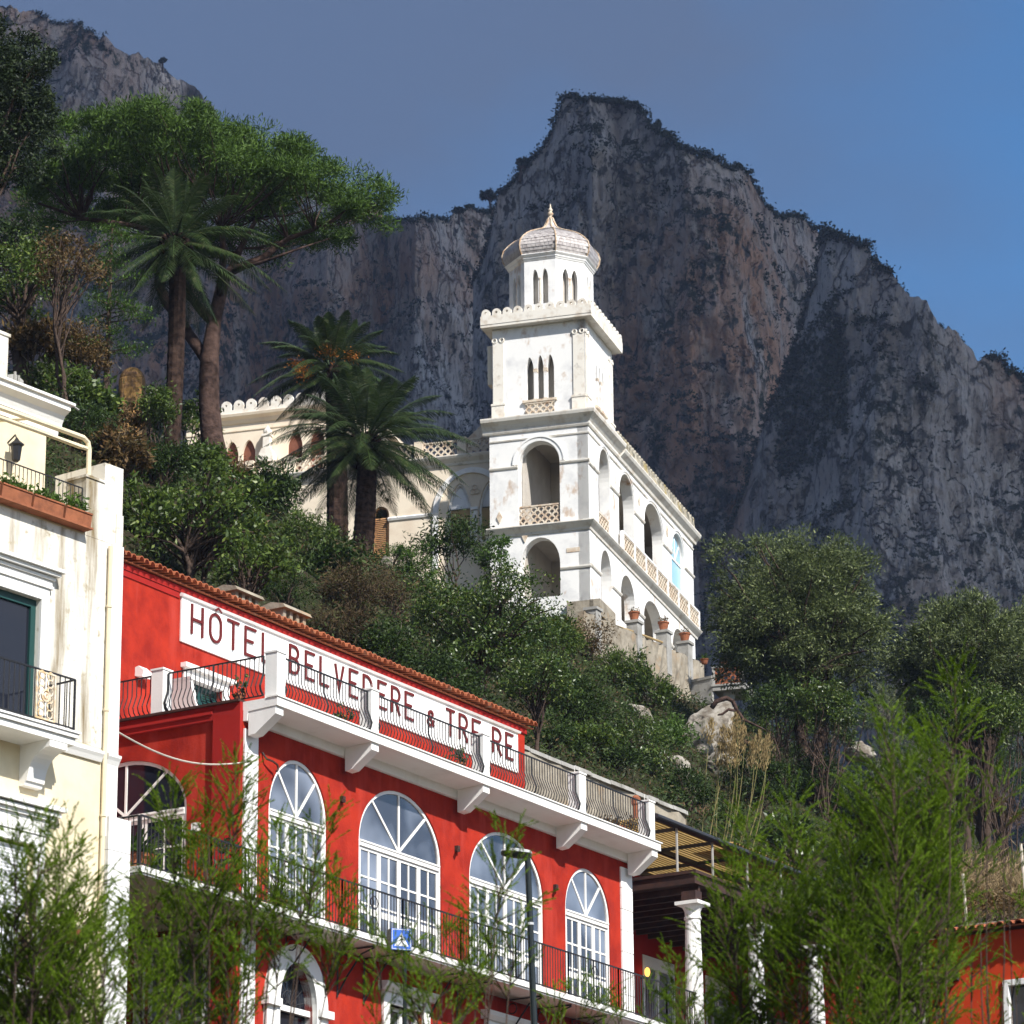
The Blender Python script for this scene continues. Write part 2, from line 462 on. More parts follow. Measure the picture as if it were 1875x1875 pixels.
# ------------------------------------------------------------------ noise for the terrain and cliffs
def hash3(ix, iy, iz):
    h = (ix.astype(np.int64) * 374761393 + iy.astype(np.int64) * 668265263 + iz.astype(np.int64) * 2147483647) & 0x7fffffff
    h = ((h ^ (h >> 13)) * 1274126177) & 0x7fffffff
    return ((h ^ (h >> 16)) & 0xffff) / 65535.0
def vnoise(x, y, z):
    ix, iy, iz = np.floor(x), np.floor(y), np.floor(z)
    fx, fy, fz = x - ix, y - iy, z - iz
    fx, fy, fz = [f * f * (3 - 2 * f) for f in (fx, fy, fz)]
    r = 0
    for a in (0, 1):
        for b in (0, 1):
            for c in (0, 1):
                r = r + hash3(ix + a, iy + b, iz + c) * (fx if a else 1 - fx) * (fy if b else 1 - fy) * (fz if c else 1 - fz)
    return r
def fbm(x, y, z, o=5, ridged=False):
    s, a, t = 0, .5, 0
    for i in range(o):
        n = vnoise(x, y, z)
        if ridged: n = 1 - np.abs(2 * n - 1)
        s = s + a * n; t += a; a *= .5
        x, y, z = x * 2.03 + 17.1, y * 2.03 + 5.3, z * 2.03 + 9.7
    return s / t

TN = [(-200, -1), (-42, 0), (-25, 3.2), (-12, 7.0), (-4, 10.5), (0, 12.5), (4.6, 18.5), (5.5, 20.5), (10, 25.5), (20, 34.2), (30, 42.4), (36, 45.6), (52, 49.6), (62, 55), (75, 62), (110, 80), (160, 100), (300, 130), (3000, 150)]
def zt(x, y):
    x = np.asarray(x, float); y = np.asarray(y, float)
    t = -((x - HX) * math.cos(YH) - (y - HY) * math.sin(YH))
    z = np.interp(t, [p[0] for p in TN], [p[1] for p in TN])
    n = (fbm(x * .16, y * .16, x * 0 + 3.3, 4) - .5) * 2.6
    return z + n * np.clip((t + 2) / 8, 0, 1)
def zt1(x, y): return float(zt(np.array([x]), np.array([y]))[0])
def ground(px, py, y0=84, y1=230):
    """Where the sight line through a picture point meets the hillside."""
    ys = np.linspace(y0, y1, 400)
    d = ray(px, py)
    x = d.x / d.y * ys; z = EYE.z + d.z / d.y * ys
    h = zt(x, ys) - z
    k = np.argmax(h > 0)
    if h[k] <= 0: k = int(np.argmax(h))
    return Vector((x[k], ys[k], zt1(x[k], ys[k])))

def grid_mesh(name, P, mat, smooth=True):
    nu, nv = P.shape[:2]
    me = bpy.data.meshes.new(name)
    idx = np.arange(nu * nv).reshape(nu, nv)
    q = np.stack([idx[:-1, :-1], idx[1:, :-1], idx[1:, 1:], idx[:-1, 1:]], -1).reshape(-1, 4).astype(np.int32)
    me.vertices.add(nu * nv); me.vertices.foreach_set("co", P.reshape(-1, 3).astype(np.float32).ravel())
    me.loops.add(q.size); me.loops.foreach_set("vertex_index", q.ravel())
    me.polygons.add(len(q)); me.polygons.foreach_set("loop_start", np.arange(0, q.size, 4, dtype=np.int32))
    me.update(calc_edges=True); me.validate()
    if smooth: me.shade_smooth()
    return link(name, me, mat)

xs = np.concatenate([np.linspace(-3000, -90, 14), np.linspace(-80, 70, 200), np.linspace(85, 3000, 14)])
ys = np.concatenate([np.linspace(-600, -20, 6), np.linspace(-10, 60, 30), np.linspace(62, 210, 200), np.linspace(220, 420, 30), np.linspace(500, 3000, 14)])
X, Y = np.meshgrid(xs, ys, indexing='ij')
Z = zt(X, Y)
# level platforms under the hotel, the cream house and the villa so that the slope does not cut their rooms
def inframe(F, s0, s1, o0, o1):
    dx, dy = X - F.x, Y - F.y
    s = dx * F.a[0] + dy * F.a[1]; o = dx * F.n[0] + dy * F.n[1]
    return (s > s0) & (s < s1) & (o > o0) & (o < o1)
Z = np.where(inframe(HF, -4, 21, -5.5, 1.2), np.minimum(Z, 11.5), Z)
Z = np.where(inframe(HF, -4, 20.5, -10.5, -5.4), np.minimum(Z, 20.0), Z)
Z = np.where(inframe(WF, -12, 1, -9, .6), np.minimum(Z, 9.5), Z)
Z = np.where(inframe(VR, -.2, 20, -5.5, .5), np.minimum(Z, 46.2), Z)
Z = np.where(inframe(VR, 1.5, 20, -26, -4), np.minimum(Z, 48.6), Z)
kind(grid_mesh("hillside", np.stack([X, Y, Z], -1), M['earth']), 'structure', 'brown overgrown hillside sloping up behind the red hotel')

# ------------------------------------------------------------------ cliffs
def rockmat():
    m = bpy.data.materials.new("cliff_limestone"); m.use_nodes = True
    t = m.node_tree; b = t.nodes['Principled BSDF']; L = t.links
    b.inputs['Roughness'].default_value = .95; b.inputs['Specular IOR Level'].default_value = .08
    g = t.nodes.new('ShaderNodeNewGeometry')
    def N(sc, st, det=7, rough=.62):
        mp = t.nodes.new('ShaderNodeMapping'); mp.inputs['Scale'].default_value = st
        L.new(g.outputs['Position'], mp.inputs[0])
        n = t.nodes.new('ShaderNodeTexNoise'); n.inputs['Scale'].default_value = sc; n.inputs['Detail'].default_value = det; n.inputs['Roughness'].default_value = rough
        L.new(mp.outputs[0], n.inputs['Vector']); return n.outputs['Fac']
    def rng_(f, lo, hi):
        r = t.nodes.new('ShaderNodeMapRange'); r.inputs[1].default_value = lo; r.inputs[2].default_value = hi; L.new(f, r.inputs[0]); return r.outputs[0]
    def mix(f, a, c):
        x = t.nodes.new('ShaderNodeMix'); x.data_type = 'RGBA'; L.new(f, x.inputs[0])
        if isinstance(a, tuple): x.inputs[6].default_value = (*a, 1)
        else: L.new(a, x.inputs[6])
        x.inputs[7].default_value = (*c, 1); return x.outputs[2]
    def mul(a, c):
        q = t.nodes.new('ShaderNodeMath'); q.operation = 'MULTIPLY'; L.new(a, q.inputs[0]); L.new(c, q.inputs[1]); return q.outputs[0]
    c = mix(rng_(N(.05, (1, 1, .5)), .38, .62), (.45, .395, .375), (.72, .66, .63))
    c = mix(rng_(N(.28, (1, 1, .25)), .52, .68), c, (.64, .60, .56))          # pale vertical drips
    c = mix(rng_(N(.75, (1, 1, .30), 4, .6), .54, .66), c, (.17, .155, .155))          # fine dark cracks
    vo = t.nodes.new('ShaderNodeTexVoronoi'); vo.feature = 'DISTANCE_TO_EDGE'; vo.inputs['Scale'].default_value = .075
    vm = t.nodes.new('ShaderNodeMapping'); vm.inputs['Scale'].default_value = (1, 1, .33)
    dn = t.nodes.new('ShaderNodeTexNoise'); dn.inputs['Scale'].default_value = .09; dn.inputs['Detail'].default_value = 6
    L.new(g.outputs['Position'], dn.inputs['Vector'])
    va = t.nodes.new('ShaderNodeVectorMath'); va.operation = 'MULTIPLY_ADD'; va.inputs[1].default_value = (26, 26, 26)
    L.new(dn.outputs['Color'], va.inputs[0]); L.new(g.outputs['Position'], va.inputs[2]); L.new(va.outputs[0], vm.inputs[0]); L.new(vm.outputs[0], vo.inputs['Vector'])
    crk = rng_(vo.outputs['Distance'], .055, .0)
    c = mix(mul(crk, rng_(N(.03, (1, 1, 1), 3), .42, .58)), c, (.10, .09, .09))   # joints
    warm = mul(rng_(N(.0085, (1, 1, 1), 3, .5), .42, .56), rng_(N(.07, (1, 1, .4)), .36, .56))
    c = mix(warm, c, (.62, .36, .24))                                       # rusty wall patches
    c = mix(rng_(N(.20, (1, 1, .9), 5, .6), .56, .62), c, (.10, .095, .09))        # holes and cracks
    veg = mul(rng_(N(.024, (1, 1, 1.3), 8, .72), .51, .58), rng_(N(.17, (1, 1, 1.2), 6, .78), .48, .53))
    c = mix(veg, c, (.030, .040, .022))                                       # low scrub in the ledges
    nz_ = t.nodes.new('ShaderNodeSeparateXYZ'); L.new(g.outputs['True Normal'], nz_.inputs[0])
    c = mix(rng_(nz_.outputs['Z'], .42, .62), c, (.03, .04, .02))
    L.new(c, b.inputs['Base Color'])
    bp = t.nodes.new('ShaderNodeBump'); bp.inputs['Strength'].default_value = 1.0; bp.inputs['Distance'].default_value = 6.0
    hm = t.nodes.new('ShaderNodeMath'); hm.operation = 'MULTIPLY_ADD'; hm.inputs[1].default_value = -.5; L.new(crk, hm.inputs[0]); L.new(N(.22, (1, 1, .45), 8, .68), hm.inputs[2]); L.new(hm.outputs[0], bp.inputs['Height']); L.new(bp.outputs[0], b.inputs['Normal'])
    return m
M['rock'] = rockmat()
CREST = []
def cliff(name, sil, Yr, zfoot, nu, nv, lean, plan, amp, seed, label, back=260):
    """A rock wall: each column's crest stands at its own distance and height, the face leans out below it, the top falls away behind."""
    pxs = np.linspace(sil[0][0], sil[-1][0], nu)
    pys = np.interp(pxs, [p[0] for p in sil], [p[1] for p in sil])
    yc = Yr + np.interp(pxs, [p[0] for p in plan], [p[1] for p in plan])
    cr = np.array([tuple(at(a, b, c)) for a, b, c in zip(pxs, pys, yc)])
    u = cr[:, 0]
    zc = cr[:, 2] + (fbm(u * .11 + seed, u * 0 + 2.2, u * 0, 4) - .5) * 9 + (fbm(u * .5 + seed, u * 0 + 5, u * 0, 3) - .5) * 5
    v = np.concatenate([np.linspace(0, 1, nv) ** .92, 1 + np.array([.015, .04, .08, .15, .25, .4, .65, 1.0])])
    Un, V = np.meshgrid(u, v, indexing='ij')
    ZT = np.repeat(zc[:, None], len(v), 1); Y0 = np.repeat(cr[:, 1][:, None], len(v), 1)
    vv = np.minimum(V, 1)
    Zc = zfoot + (ZT - zfoot) * vv
    dz = ZT - Zc
    Yc = Y0 - dz * lean * .75 - np.maximum(0, .30 - vv) * (ZT - zfoot) * .5
    wx = (fbm(Un * .01 + 3, Zc * .01, Un * 0 + seed, 3) - .5) * 30
    d = (fbm(Un * .013 + seed, Zc * .007, Yc * 0 + seed, 4) - .5) * amp * 2.6
    d += -(fbm((Un + wx) * .034 + seed, Zc * .010, Yc * 0 + 7, 5, True) - .6) * amp * 1.5
    d += -(fbm((Un + wx * .5) * .085, Zc * .045, Yc * 0 + 1.5 + seed, 4, True) - .6) * amp * .62
    d += (fbm(Un * .30, Zc * .20, Yc * 0 + 4.5 + seed, 4, True) - .5) * amp * .26
    d += (fbm(Un * .9, Zc * .7, Yc * 0 + 2.5 + seed, 2) - .5) * amp * .14
    led = fbm(Un * .02 + 4, Zc * .03 + seed, Yc * 0 + 8, 4)
    d += np.abs(((Zc * .045 + led * 3.2) % 1) - .5) * amp * .42
    fade = np.clip(dz / 22, .16, 1) * np.where(V > 1, 0.16 * np.clip(1 - (V - 1) * 3, 0, 1) / .16, 1)
    Yc = Yc + d * fade
    b = np.clip(V - 1, 0, 1)
    Yc = Yc + b * back
    Zc = Zc - (b ** 1.1) * back * .55 + np.where((b > 0) & (b < .5), (fbm(Un * .2, Yc * .2, Un * 0, 3) - .55) * 5, 0)
    P = np.stack([Un, Yc, Zc], -1)
    o = grid_mesh(name, P, M['rock'], smooth=False)
    kind(o, 'structure', label)
    CREST.append((P, nv))
    return o
cliff("mountain", [(-260, -140), (-60, -30), (0, 5), (50, 25), (90, 38), (150, 55), (200, 78), (260, 106), (300, 130), (345, 156), (380, 184), (392, 198), (420, 260), (470, 300), (560, 340), (700, 380)], 1350, 80, 330, 220, .30,
      [(-260, 0), (200, -30), (330, 10), (345, 40), (372, 0), (700, 80)], 15, 3.1, 'far grey limestone ridge falling away behind the umbrella pine')
cliff("mountain", [(150, 470), (300, 455), (420, 440), (560, 425), (640, 410), (680, 400), (740, 396), (800, 393), (820, 404), (838, 384), (880, 374), (905, 377), (940, 380), (1000, 390)], 1120, 70, 480, 300, .32,
      [(150, 40), (420, -10), (500, 20), (600, -30), (700, 10), (760, -20), (850, 20), (1000, 60)], 16, 9.7, 'shadowed lower cliff wall between pine and tower')
cliff("mountain", [(866, 520), (893, 452), (905, 385), (912, 342), (945, 322), (975, 292), (1002, 250), (1020, 222), (1030, 190), (1042, 181), (1065, 178), (1100, 184), (1125, 177), (1160, 186), (1183, 204), (1190, 226), (1230, 250), (1280, 276), (1330, 301), (1370, 312), (1395, 350), (1420, 386), (1450, 402), (1500, 430), (1560, 450), (1640, 520), (1760, 640)], 960, 60, 640, 460, .24,
      [(866, 30), (905, 16), (960, 8), (1080, -12), (1130, 0), (1250, -30), (1330, -20), (1400, 6), (1450, 40), (1560, 80), (1760, 110)], 14, 5.5, 'tall central limestone peak with rusty streaked face')
cliff("mountain", [(1290, 1130), (1322, 1010), (1345, 940), (1362, 885), (1385, 800), (1412, 730), (1432, 672), (1455, 620), (1472, 575), (1492, 520), (1503, 452), (1512, 436), (1545, 441), (1588, 460), (1600, 496), (1650, 522), (1690, 552), (1720, 580), (1750, 602), (1775, 636), (1800, 652), (1832, 672), (1875, 702), (1990, 790), (2150, 930)], 850, 50, 560, 420, .30,
      [(1290, 45), (1340, 28), (1400, 10), (1470, 5), (1560, -15), (1700, -30), (1800, -12), (2150, 30)], 13, 12.3, 'broad right hand cliff buttress below blue sky')

# ------------------------------------------------------------------ foliage
def unit(n):
    v = rng.normal(size=(n, 3)); return v / np.linalg.norm(v, axis=1, keepdims=True)
def leaf_quads(P, L, Wd, up=.5, axis=None, along=0.0):
    """Rhombic leaves at points P; axis biases their long direction."""
    n = len(P)
    d = unit(n)
    if axis is not None: d = d * (1 - along) + axis * along
    d /= np.linalg.norm(d, axis=1, keepdims=True) + 1e-9
    nn = unit(n) * (1 - up) + np.array([0, 0, 1.0]) * up
    wv = np.cross(nn, d); wv /= np.linalg.norm(wv, axis=1, keepdims=True) + 1e-9
    l = (L * rng.uniform(.6, 1.3, n))[:, None] / 2; ww = (Wd * rng.uniform(.6, 1.3, n))[:, None] / 2
    return np.stack([P - d * l, P + wv * ww - d * l * .15, P + d * l, P - wv * ww - d * l * .15], 1)
def crown_points(c, rad, nclump, nleaf, cr, lo=-.5, shell=.55, squash=.8):
    """Clump centres spread through the upper volume of an uneven ellipsoid; returns leaf points, outward axes and the centres."""
    C = []
    ph = rng.uniform(0, 6.28, 6)
    while len(C) < nclump:
        d = unit(1)[0]
        if d[2] < lo: continue
        az = math.atan2(d[1], d[0])
        dv = Vector(d)
        k = 1 + .50 * mnoise.noise(dv * 1.7 + Vector((ph[0] * 9, ph[1] * 9, ph[2] * 9))) + .32 * mnoise.noise(dv * 3.9 + Vector((ph[3] * 9, ph[4] * 9, 0)))
        r = (rng.uniform(shell ** 2.2, 1) ** (1 / 2.2)) * k
        C.append(d * r)
    C = np.array(C)
    W = np.array(c) + C * np.array(rad)
    k = np.repeat(np.arange(nclump), nleaf)
    rr = cr * rng.uniform(.55, 1.35, nclump)
    off = rng.normal(size=(len(k), 3)) * .46
    ln = np.linalg.norm(off, axis=1, keepdims=True)
    off = off / np.maximum(ln, 1e-6) * np.minimum(ln, 1.15)
    P = W[k] + off * rr[k][:, None] * np.array([1, 1, squash])
    ax = off / (np.linalg.norm(off, axis=1, keepdims=True) + 1e-6) * .7 + C[k] / (np.linalg.norm(C[k], axis=1, keepdims=True) + 1e-6) * .6
    return P, ax, W
def bend(a, b, sag=.15, n=5, wob=.06):
    a, b = Vector(a), Vector(b)
    L = (b - a).length
    out = []
    for i in range(n + 1):
        t = i / n
        p = a.lerp(b, t)
        p += Vector((random.uniform(-1, 1), random.uniform(-1, 1), random.uniform(-.5, .5))) * wob * L * math.sin(math.pi * t)
        p.z += sag * L * math.sin(math.pi * t) * .5
        out.append(p)
    return out
def limbs(mb, fork, C, r0, k, sag=.2, r1=.02):
    idx = rng.choice(len(C), min(k, len(C)), replace=False)
    for i in idx:
        pts = bend(fork, C[i], sag)
        mb.tube(pts, [r0 + (r1 - r0) * (j / (len(pts) - 1)) ** .7 for j in range(len(pts))], 5, caps=False)
def tree(name, base, c, rad, label, cat, lmat, bmat='bark', nclump=60, nleaf=90, cr=.7, L=.16, Wd=.07, r0=.16, nl=14, up=.45, along=.35, lo=-.5, shell=.55, group=None, limbsag=.2, crown='crown', stems=1):
    base = Vector(base); c = Vector(c)
    t = thing(name, base, label, cat, group)
    P, ax, C = crown_points(c, rad, nclump, nleaf, cr, lo, shell)
    mb = MB()
    for s in range(stems):
        b0 = base + Vector((random.uniform(-.3, .3), random.uniform(-.3, .3), -.4)) * (1 if stems > 1 else .0) - Vector((0, 0, .4))
        fork = base.lerp(c, .62) + Vector((random.uniform(-1, 1) * rad[0], random.uniform(-1, 1) * rad[1], 0)) * (.35 if stems > 1 else .08)
        tp = bend(b0, fork, 0, 6, .04)
        mb.tube(tp, [r0 * (1.25 - .55 * i / 6) for i in range(7)], 9, caps=False)
        limbs(mb, fork, C, r0 * .55, nl // stems, limbsag)
        limbs(mb, base.lerp(fork, .7), C, r0 * .45, max(2, nl // (3 * stems)), limbsag)
    build('trunk', mb, M[bmat], t, smooth=True, recalc=False)
    quads_mesh(crown, leaf_quads(P, L, Wd, up, ax, along), M[lmat], t)
    return t
def bush(name, px, py, Yd, rx, rz, label, cat, lmat, nclump=30, nleaf=70, cr=.5, L=.14, Wd=.06, group=None, up=.45, along=.3, ry=None, lo=-.75, shell=.35):
    """A shrub: leaves plus a few stems down to the hillside, centred on a picture point at distance Yd."""
    c = at(px, py, Yd)
    g = zt1(c.x, c.y)
    base = Vector((c.x, c.y, min(g, c.z - rz * .6)))
    t = thing(name, base, label, cat, group)
    P, ax, C = crown_points(c, (rx, ry or rx, rz), nclump, nleaf, cr, lo, shell)
    P2 = P[P[:, 2] > base.z - .2]; ax2 = ax[P[:, 2] > base.z - .2]
    mb = MB(); limbs(mb, base - Vector((0, 0, .2)), C, .05, max(6, nclump // 4), .05, .012)
    build('stems', mb, M['bark'], t, recalc=False)
    quads_mesh('leaves', leaf_quads(P2, L, Wd, up, ax2, along), M[lmat], t)
    return t
# ------------------------------------------------------------------ red hotel
hotel = thing('red_hotel', HF(8, 0, 11), 'red hotel with white lettered sign, arched windows and roof terrace', 'hotel')
def part(name, mb, m, parent, **k): return build(name, mb, M[m], parent, **k)

WIN = [(.96, 3.11, 20.33, 3), (4.31, 7.61, 20.46, 4), (8.77, 12.01, 20.40, 4), (13.0, 15.1, 20.25, 3)]
ZS, ZB = 19.12, 16.72
holes = [arch(a, b, ZB, ZS, zt_, 24) for a, b, zt_, _ in WIN]
holes += [arch(1.27, 2.62, 11.6, 15.12, 16.02, 20), rect(5.45, 6.8, 12.4, 15.72), rect(9.6, 10.95, 12.4, 15.72), rect(13.5, 14.85, 12.4, 15.72)]
mb = MB().wall(HF, rect(0, 16.1, 8, 20.97), holes, 0, -.35)
mb.wall(HR, rect(-4.9, -.36, 8, 20.97), [arch(-4.63, -1.39, ZB, 19.13, 20.3, 24), rect(-2.35, -.85, 14.0, 16.25)], 0, -.35)
E1 = HF.shift(16.1, 0)
mb.box(HF, 15.75, 16.1, -9.9, -.36, 8, 20.97)
mb.box(HF, .36, 15.74, -10.2, -9.9, 8, 20.97)
part('wall', mb, 'red', hotel)
# dim rooms behind the glass
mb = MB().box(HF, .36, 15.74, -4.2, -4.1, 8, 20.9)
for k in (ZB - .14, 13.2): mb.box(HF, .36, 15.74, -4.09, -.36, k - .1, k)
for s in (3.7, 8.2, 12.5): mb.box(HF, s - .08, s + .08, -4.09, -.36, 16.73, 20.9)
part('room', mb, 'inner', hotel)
# upper block with the sign
U0 = -4.5
mb = MB().wall(HF, rect(-2.5, 18.7, 11, 25.28), [rect(4.17, 5.45, 21.17, 23.35)], U0, U0 - .3)
mb.box(HF, 18.4, 18.7, U0 - 5.5, U0 - .3, 11, 25.27)
mb.box(HF, -2.5, -2.2, U0 - 5.5, U0 - .3, 11, 25.27)
mb.box(HF, -2.2, 18.4, U0 - 5.5, U0 - 5.2, 11, 25.27)
part('upper_wall', mb, 'red', hotel)
mb = MB().box(HF, -2.52, 18.74, U0 + .002, U0 + .05, 25.2, 25.34)
mb.box(HF, -2.52, 3.74, U0 + .002, U0 + .03, 25.06, 25.19)
part('cornice', mb, 'redband', hotel)
# tiled roof: a sloping deck and one barrel tile after the other along the eave
mb = MB().profile(HF, [(U0 + .12, 25.36), (U0 + .12, 25.39), (U0 - 5.6, 26.55), (U0 - 5.6, 26.45)], -2.6, 18.95)
s = -2.5
while s < 18.95:
    for j in range(8):
        o1 = U0 + .30 - j * .72; o0 = o1 - .80
        zz = lambda o: 25.42 + (U0 + .22 - o) * .196 + .0
        n = 6
        A = [(s + .098 * math.cos(math.pi * q / n), .115 * math.sin(math.pi * q / n)) for q in range(n + 1)]
        jig = random.uniform(-.025, .025)
        vs = [HF(a, o1 + jig, zz(o1) + h + .012) for a, h in A] + [HF(a * .96 + s * .04, o0, zz(o0) + h * .9) for a, h in A]
        vs += [HF(s + (a - s) * .86, o1 + jig, zz(o1) + h * .84 + .012) for a, h in A]
        mb.add(vs, [(q, q + 1, n + 2 + q, n + 1 + q) for q in range(n)] + [(q, q + 1, 2 * n + 3 + q, 2 * n + 2 + q) for q in range(n)])
    s += .222
roof = part('roof', mb, 'tile', hotel, smooth=False, recalc=False)
for px, py in ((434, 1094), (521, 1126)):
    # two squat chimney caps: slab on short legs
    p = at(px, py, 84.5); F = Fr(p.x, p.y, YH); z = p.z - .12
    mb = MB()
    for k in (-.42, -.14, .14, .42): mb.box(F, k - .06, k + .06, -.3, .3, z - .7, z + .12)
    mb.profile(F, [(-.42, z + .123), (.42, z + .123), (.36, z + .22), (0, z + .30), (-.36, z + .22)], -.58, .58)
    mb.box(F, -.48, .48, -.28, -.2, z - .7, z + .12)
    part('chimney', mb, 'stone', roof)
# sign
mb = MB().box(HF, 3.8, 18.3, U0 + .003, U0 + .045, 24.08, 25.12)
mb.profile(HF, [(U0 + .003, 25.121), (U0 + .10, 25.121), (U0 + .13, 25.17), (U0 + .06, 25.2), (U0 + .003, 25.2)], 3.76, 18.34)
sign = part('sign', mb, 'sign', hotel)
def arcpts(cx, cy, rx, ry, a0, a1, n=8):
    return [(cx + rx * math.cos(R_(a0 + (a1 - a0) * i / n)), cy + ry * math.sin(R_(a0 + (a1 - a0) * i / n))) for i in range(n + 1)]
GL = {
 'H': [[(0, 0), (0, 1)], [(1, 0), (1, 1)], [(0, .5), (1, .5)]],
 'O': [('c', arcpts(.5, .68, .5, .32, 0, 180, 10) + arcpts(.5, .32, .5, .32, 180, 360, 10))],
 'T': [[(0, 1), (1, 1)], [(.5, 0), (.5, 1)]],
 'E': [[(1, 1), (0, 1), (0, 0), (1, 0)], [(0, .52), (.72, .52)]],
 'L': [[(0, 1), (0, 0), (1, 0)]],
 'B': [('c', [(0, 0), (0, 1)] + arcpts(.5, .77, .42, .23, 90, -90, 8)[0:] + arcpts(.5, .27, .5, .27, 90, -90, 8)), [(0, .54), (.5, .54)]],
 'V': [[(0, 1), (.5, 0), (1, 1)]],
 'D': [('c', [(0, 0), (0, 1)] + arcpts(.35, .5, .65, .5, 90, -90, 12))],
 'R': [[(0, 0), (0, 1)] + arcpts(.5, .74, .5, .26, 90, -90, 9) + [(0, .48)], [(.45, .48), (1, 0)]],
 '&': [[(1, 0), (.22, .70)] + arcpts(.5, .80, .30, .20, 200, -20, 8) + [(.72, .66), (.12, .36)] + arcpts(.45, .22, .42, .22, 150, 330, 8) + [(1, .42)]],
}
LET = [('H', 4.13, 4.59), ('O', 4.83, 5.30), ('T', 5.52, 5.98), ('E', 6.20, 6.65), ('L', 6.89, 7.24), ('B', 7.99, 8.41), ('E', 8.64, 9.04), ('L', 9.25, 9.63), ('V', 9.87, 10.28), ('E', 10.49, 10.88), ('D', 11.09, 11.53), ('E', 11.73, 12.12), ('R', 12.33, 12.73), ('E', 12.94, 13.34), ('&', 13.94, 14.29), ('T', 14.83, 15.22), ('R', 15.42, 15.83), ('E', 16.04, 16.45), ('R', 17.01, 17.44), ('E', 17.65, 18.03)]
ZL0, ZL1 = 24.33, 25.03
for ch, s0, s1 in LET:
    z0, z1 = (ZL0, ZL1) if ch != '&' else (24.38, 24.80)
    wd = .062; h = wd / 2
    mb = MB()
    for i, st in enumerate(GL[ch]):
        cl = isinstance(st, tuple)
        pts = [(s0 + h + x * (s1 - s0 - 2 * h), z0 + h + y * (z1 - z0 - 2 * h)) for x, y in (st[1] if cl else st)]
        q = [pts[0]]
        for p in pts[1:]:
            if math.hypot(p[0] - q[-1][0], p[1] - q[-1][1]) > .004: q.append(p)
        if cl and math.hypot(q[0][0] - q[-1][0], q[0][1] - q[-1][1]) < .004: q.pop()
        # square stroke ends
        if not cl:
            def ext(a, b):
                L_ = math.hypot(a[0] - b[0], a[1] - b[1]); return (a[0] + (a[0] - b[0]) / L_ * h, a[1] + (a[1] - b[1]) / L_ * h)
            if len(q) < 5 and ch not in 'V': q[0] = ext(q[0], q[1]); q[-1] = ext(q[-1], q[-2])
        mb.ribbon(HF, q, wd, U0 + .047, U0 + .085 + .003 * i, cl)
    if ch == 'O' and s0 < 5: mb.ribbon(HF, [(4.94, 25.055), (5.065, 25.13), (5.19, 25.055)], .05, U0 + .137, U0 + .15)
    part('letter', mb, 'letter', sign)
# terrace window in the upper wall
mb = MB().ring(HF, [(3.95, 21.17), (3.95, 23.5), (5.67, 23.5), (5.67, 21.17)], [(4.17, 21.17), (4.17, 23.3), (5.45, 23.3), (5.45, 21.17)], U0 + .05, U0 - .16, closed=False)
mb.box(HF, 3.86, 5.78, U0 + .003, U0 + .16, 23.5, 23.6)
tw = part('shuttered_window', mb, 'white', hotel)
mb = MB()
for k in (0, 1):
    a0 = 4.19 + k * .63; a1 = a0 + .61
    mb.ring(HF, rect(a0, a1, 21.2, 23.28), rect(a0 + .07, a1 - .07, 21.27, 23.2), U0 - .14, U0 - .19)
    z = 21.3
    while z < 23.16:
        mb.profile(HF, [(U0 - .145, z), (U0 - .185, z + .05), (U0 - .185, z + .062), (U0 - .145, z + .012)], a0 + .07, a1 - .07); z += .058
part('shutter', mb, 'green', tw)

# arched windows
def arched_window(F, a, b, zb, zs, zt_, leaves, dark=False, frame='white', o=-.035):
    n = 24
    mb = MB().ring(F, arch(a + .004, b - .004, zb, zs, zt_ - .004, n), arch_in(a, b, zb, zs, zt_, .075, n), o, o - .08)
    c = (a + b) / 2; hw = (b - a) / 2 - .07; hh = zt_ - zs - .07
    mb.box(F, a + .07, b - .07, o + .03, o - .06, zs - .14, zs - .005)
    mb.box(F, a + .07, b - .07, o + .05, o + .031, zs - .05, zs - .02)
    for k, th in enumerate((48, 90, 132)):
        ct, st = math.cos(R_(th)), math.sin(R_(th))
        p0 = (c, zs); p1 = (c + hw * ct, zs + hh * st)
        mb.ribbon(F, [p0, p1], .055, o - .012 - .002 * k, o - .065)
    lw = (b - a - .15) / leaves
    for k in range(leaves):
        l0 = a + .075 + k * lw; l1 = l0 + lw
        mb.ring(F, rect(l0 + .004, l1 - .004, zb + .01, zs - .15), rect(l0 + .065, l1 - .065, zb + .12, zs - .21), o - .01, o - .055)
        m_ = (l0 + l1) / 2
        mb.box(F, m_ - .02, m_ + .02, o - .016, o - .05, zb + .13, zs - .22)
        for zz in (zs - .78, zs - 1.36):
            mb.box(F, l0 + .066, m_ - .021, o - .018, o - .048, zz - .02, zz + .02)
            mb.box(F, m_ + .021, l1 - .066, o - .018, o - .048, zz - .02, zz + .02)
        mb.box(F, l0 + .066, m_ - .021, o - .02, o - .05, zb + .82, zb + .96); mb.box(F, m_ + .021, l1 - .066, o - .02, o - .05, zb + .82, zb + .96)
    wd = part('window', mb, frame, hotel)
    mb = MB().prism(F, arch_in(a, b, zb, zs, zt_, .06, n), o - .035, o - .042)
    part('pane', mb, 'darkglass' if dark else 'glass', wd)
for a, b, zt_, lv in WIN: arched_window(HF, a, b, ZB, ZS, zt_, lv)
arched_window(HR, -4.63, -1.39, ZB, 19.13, 20.3, 3, True)

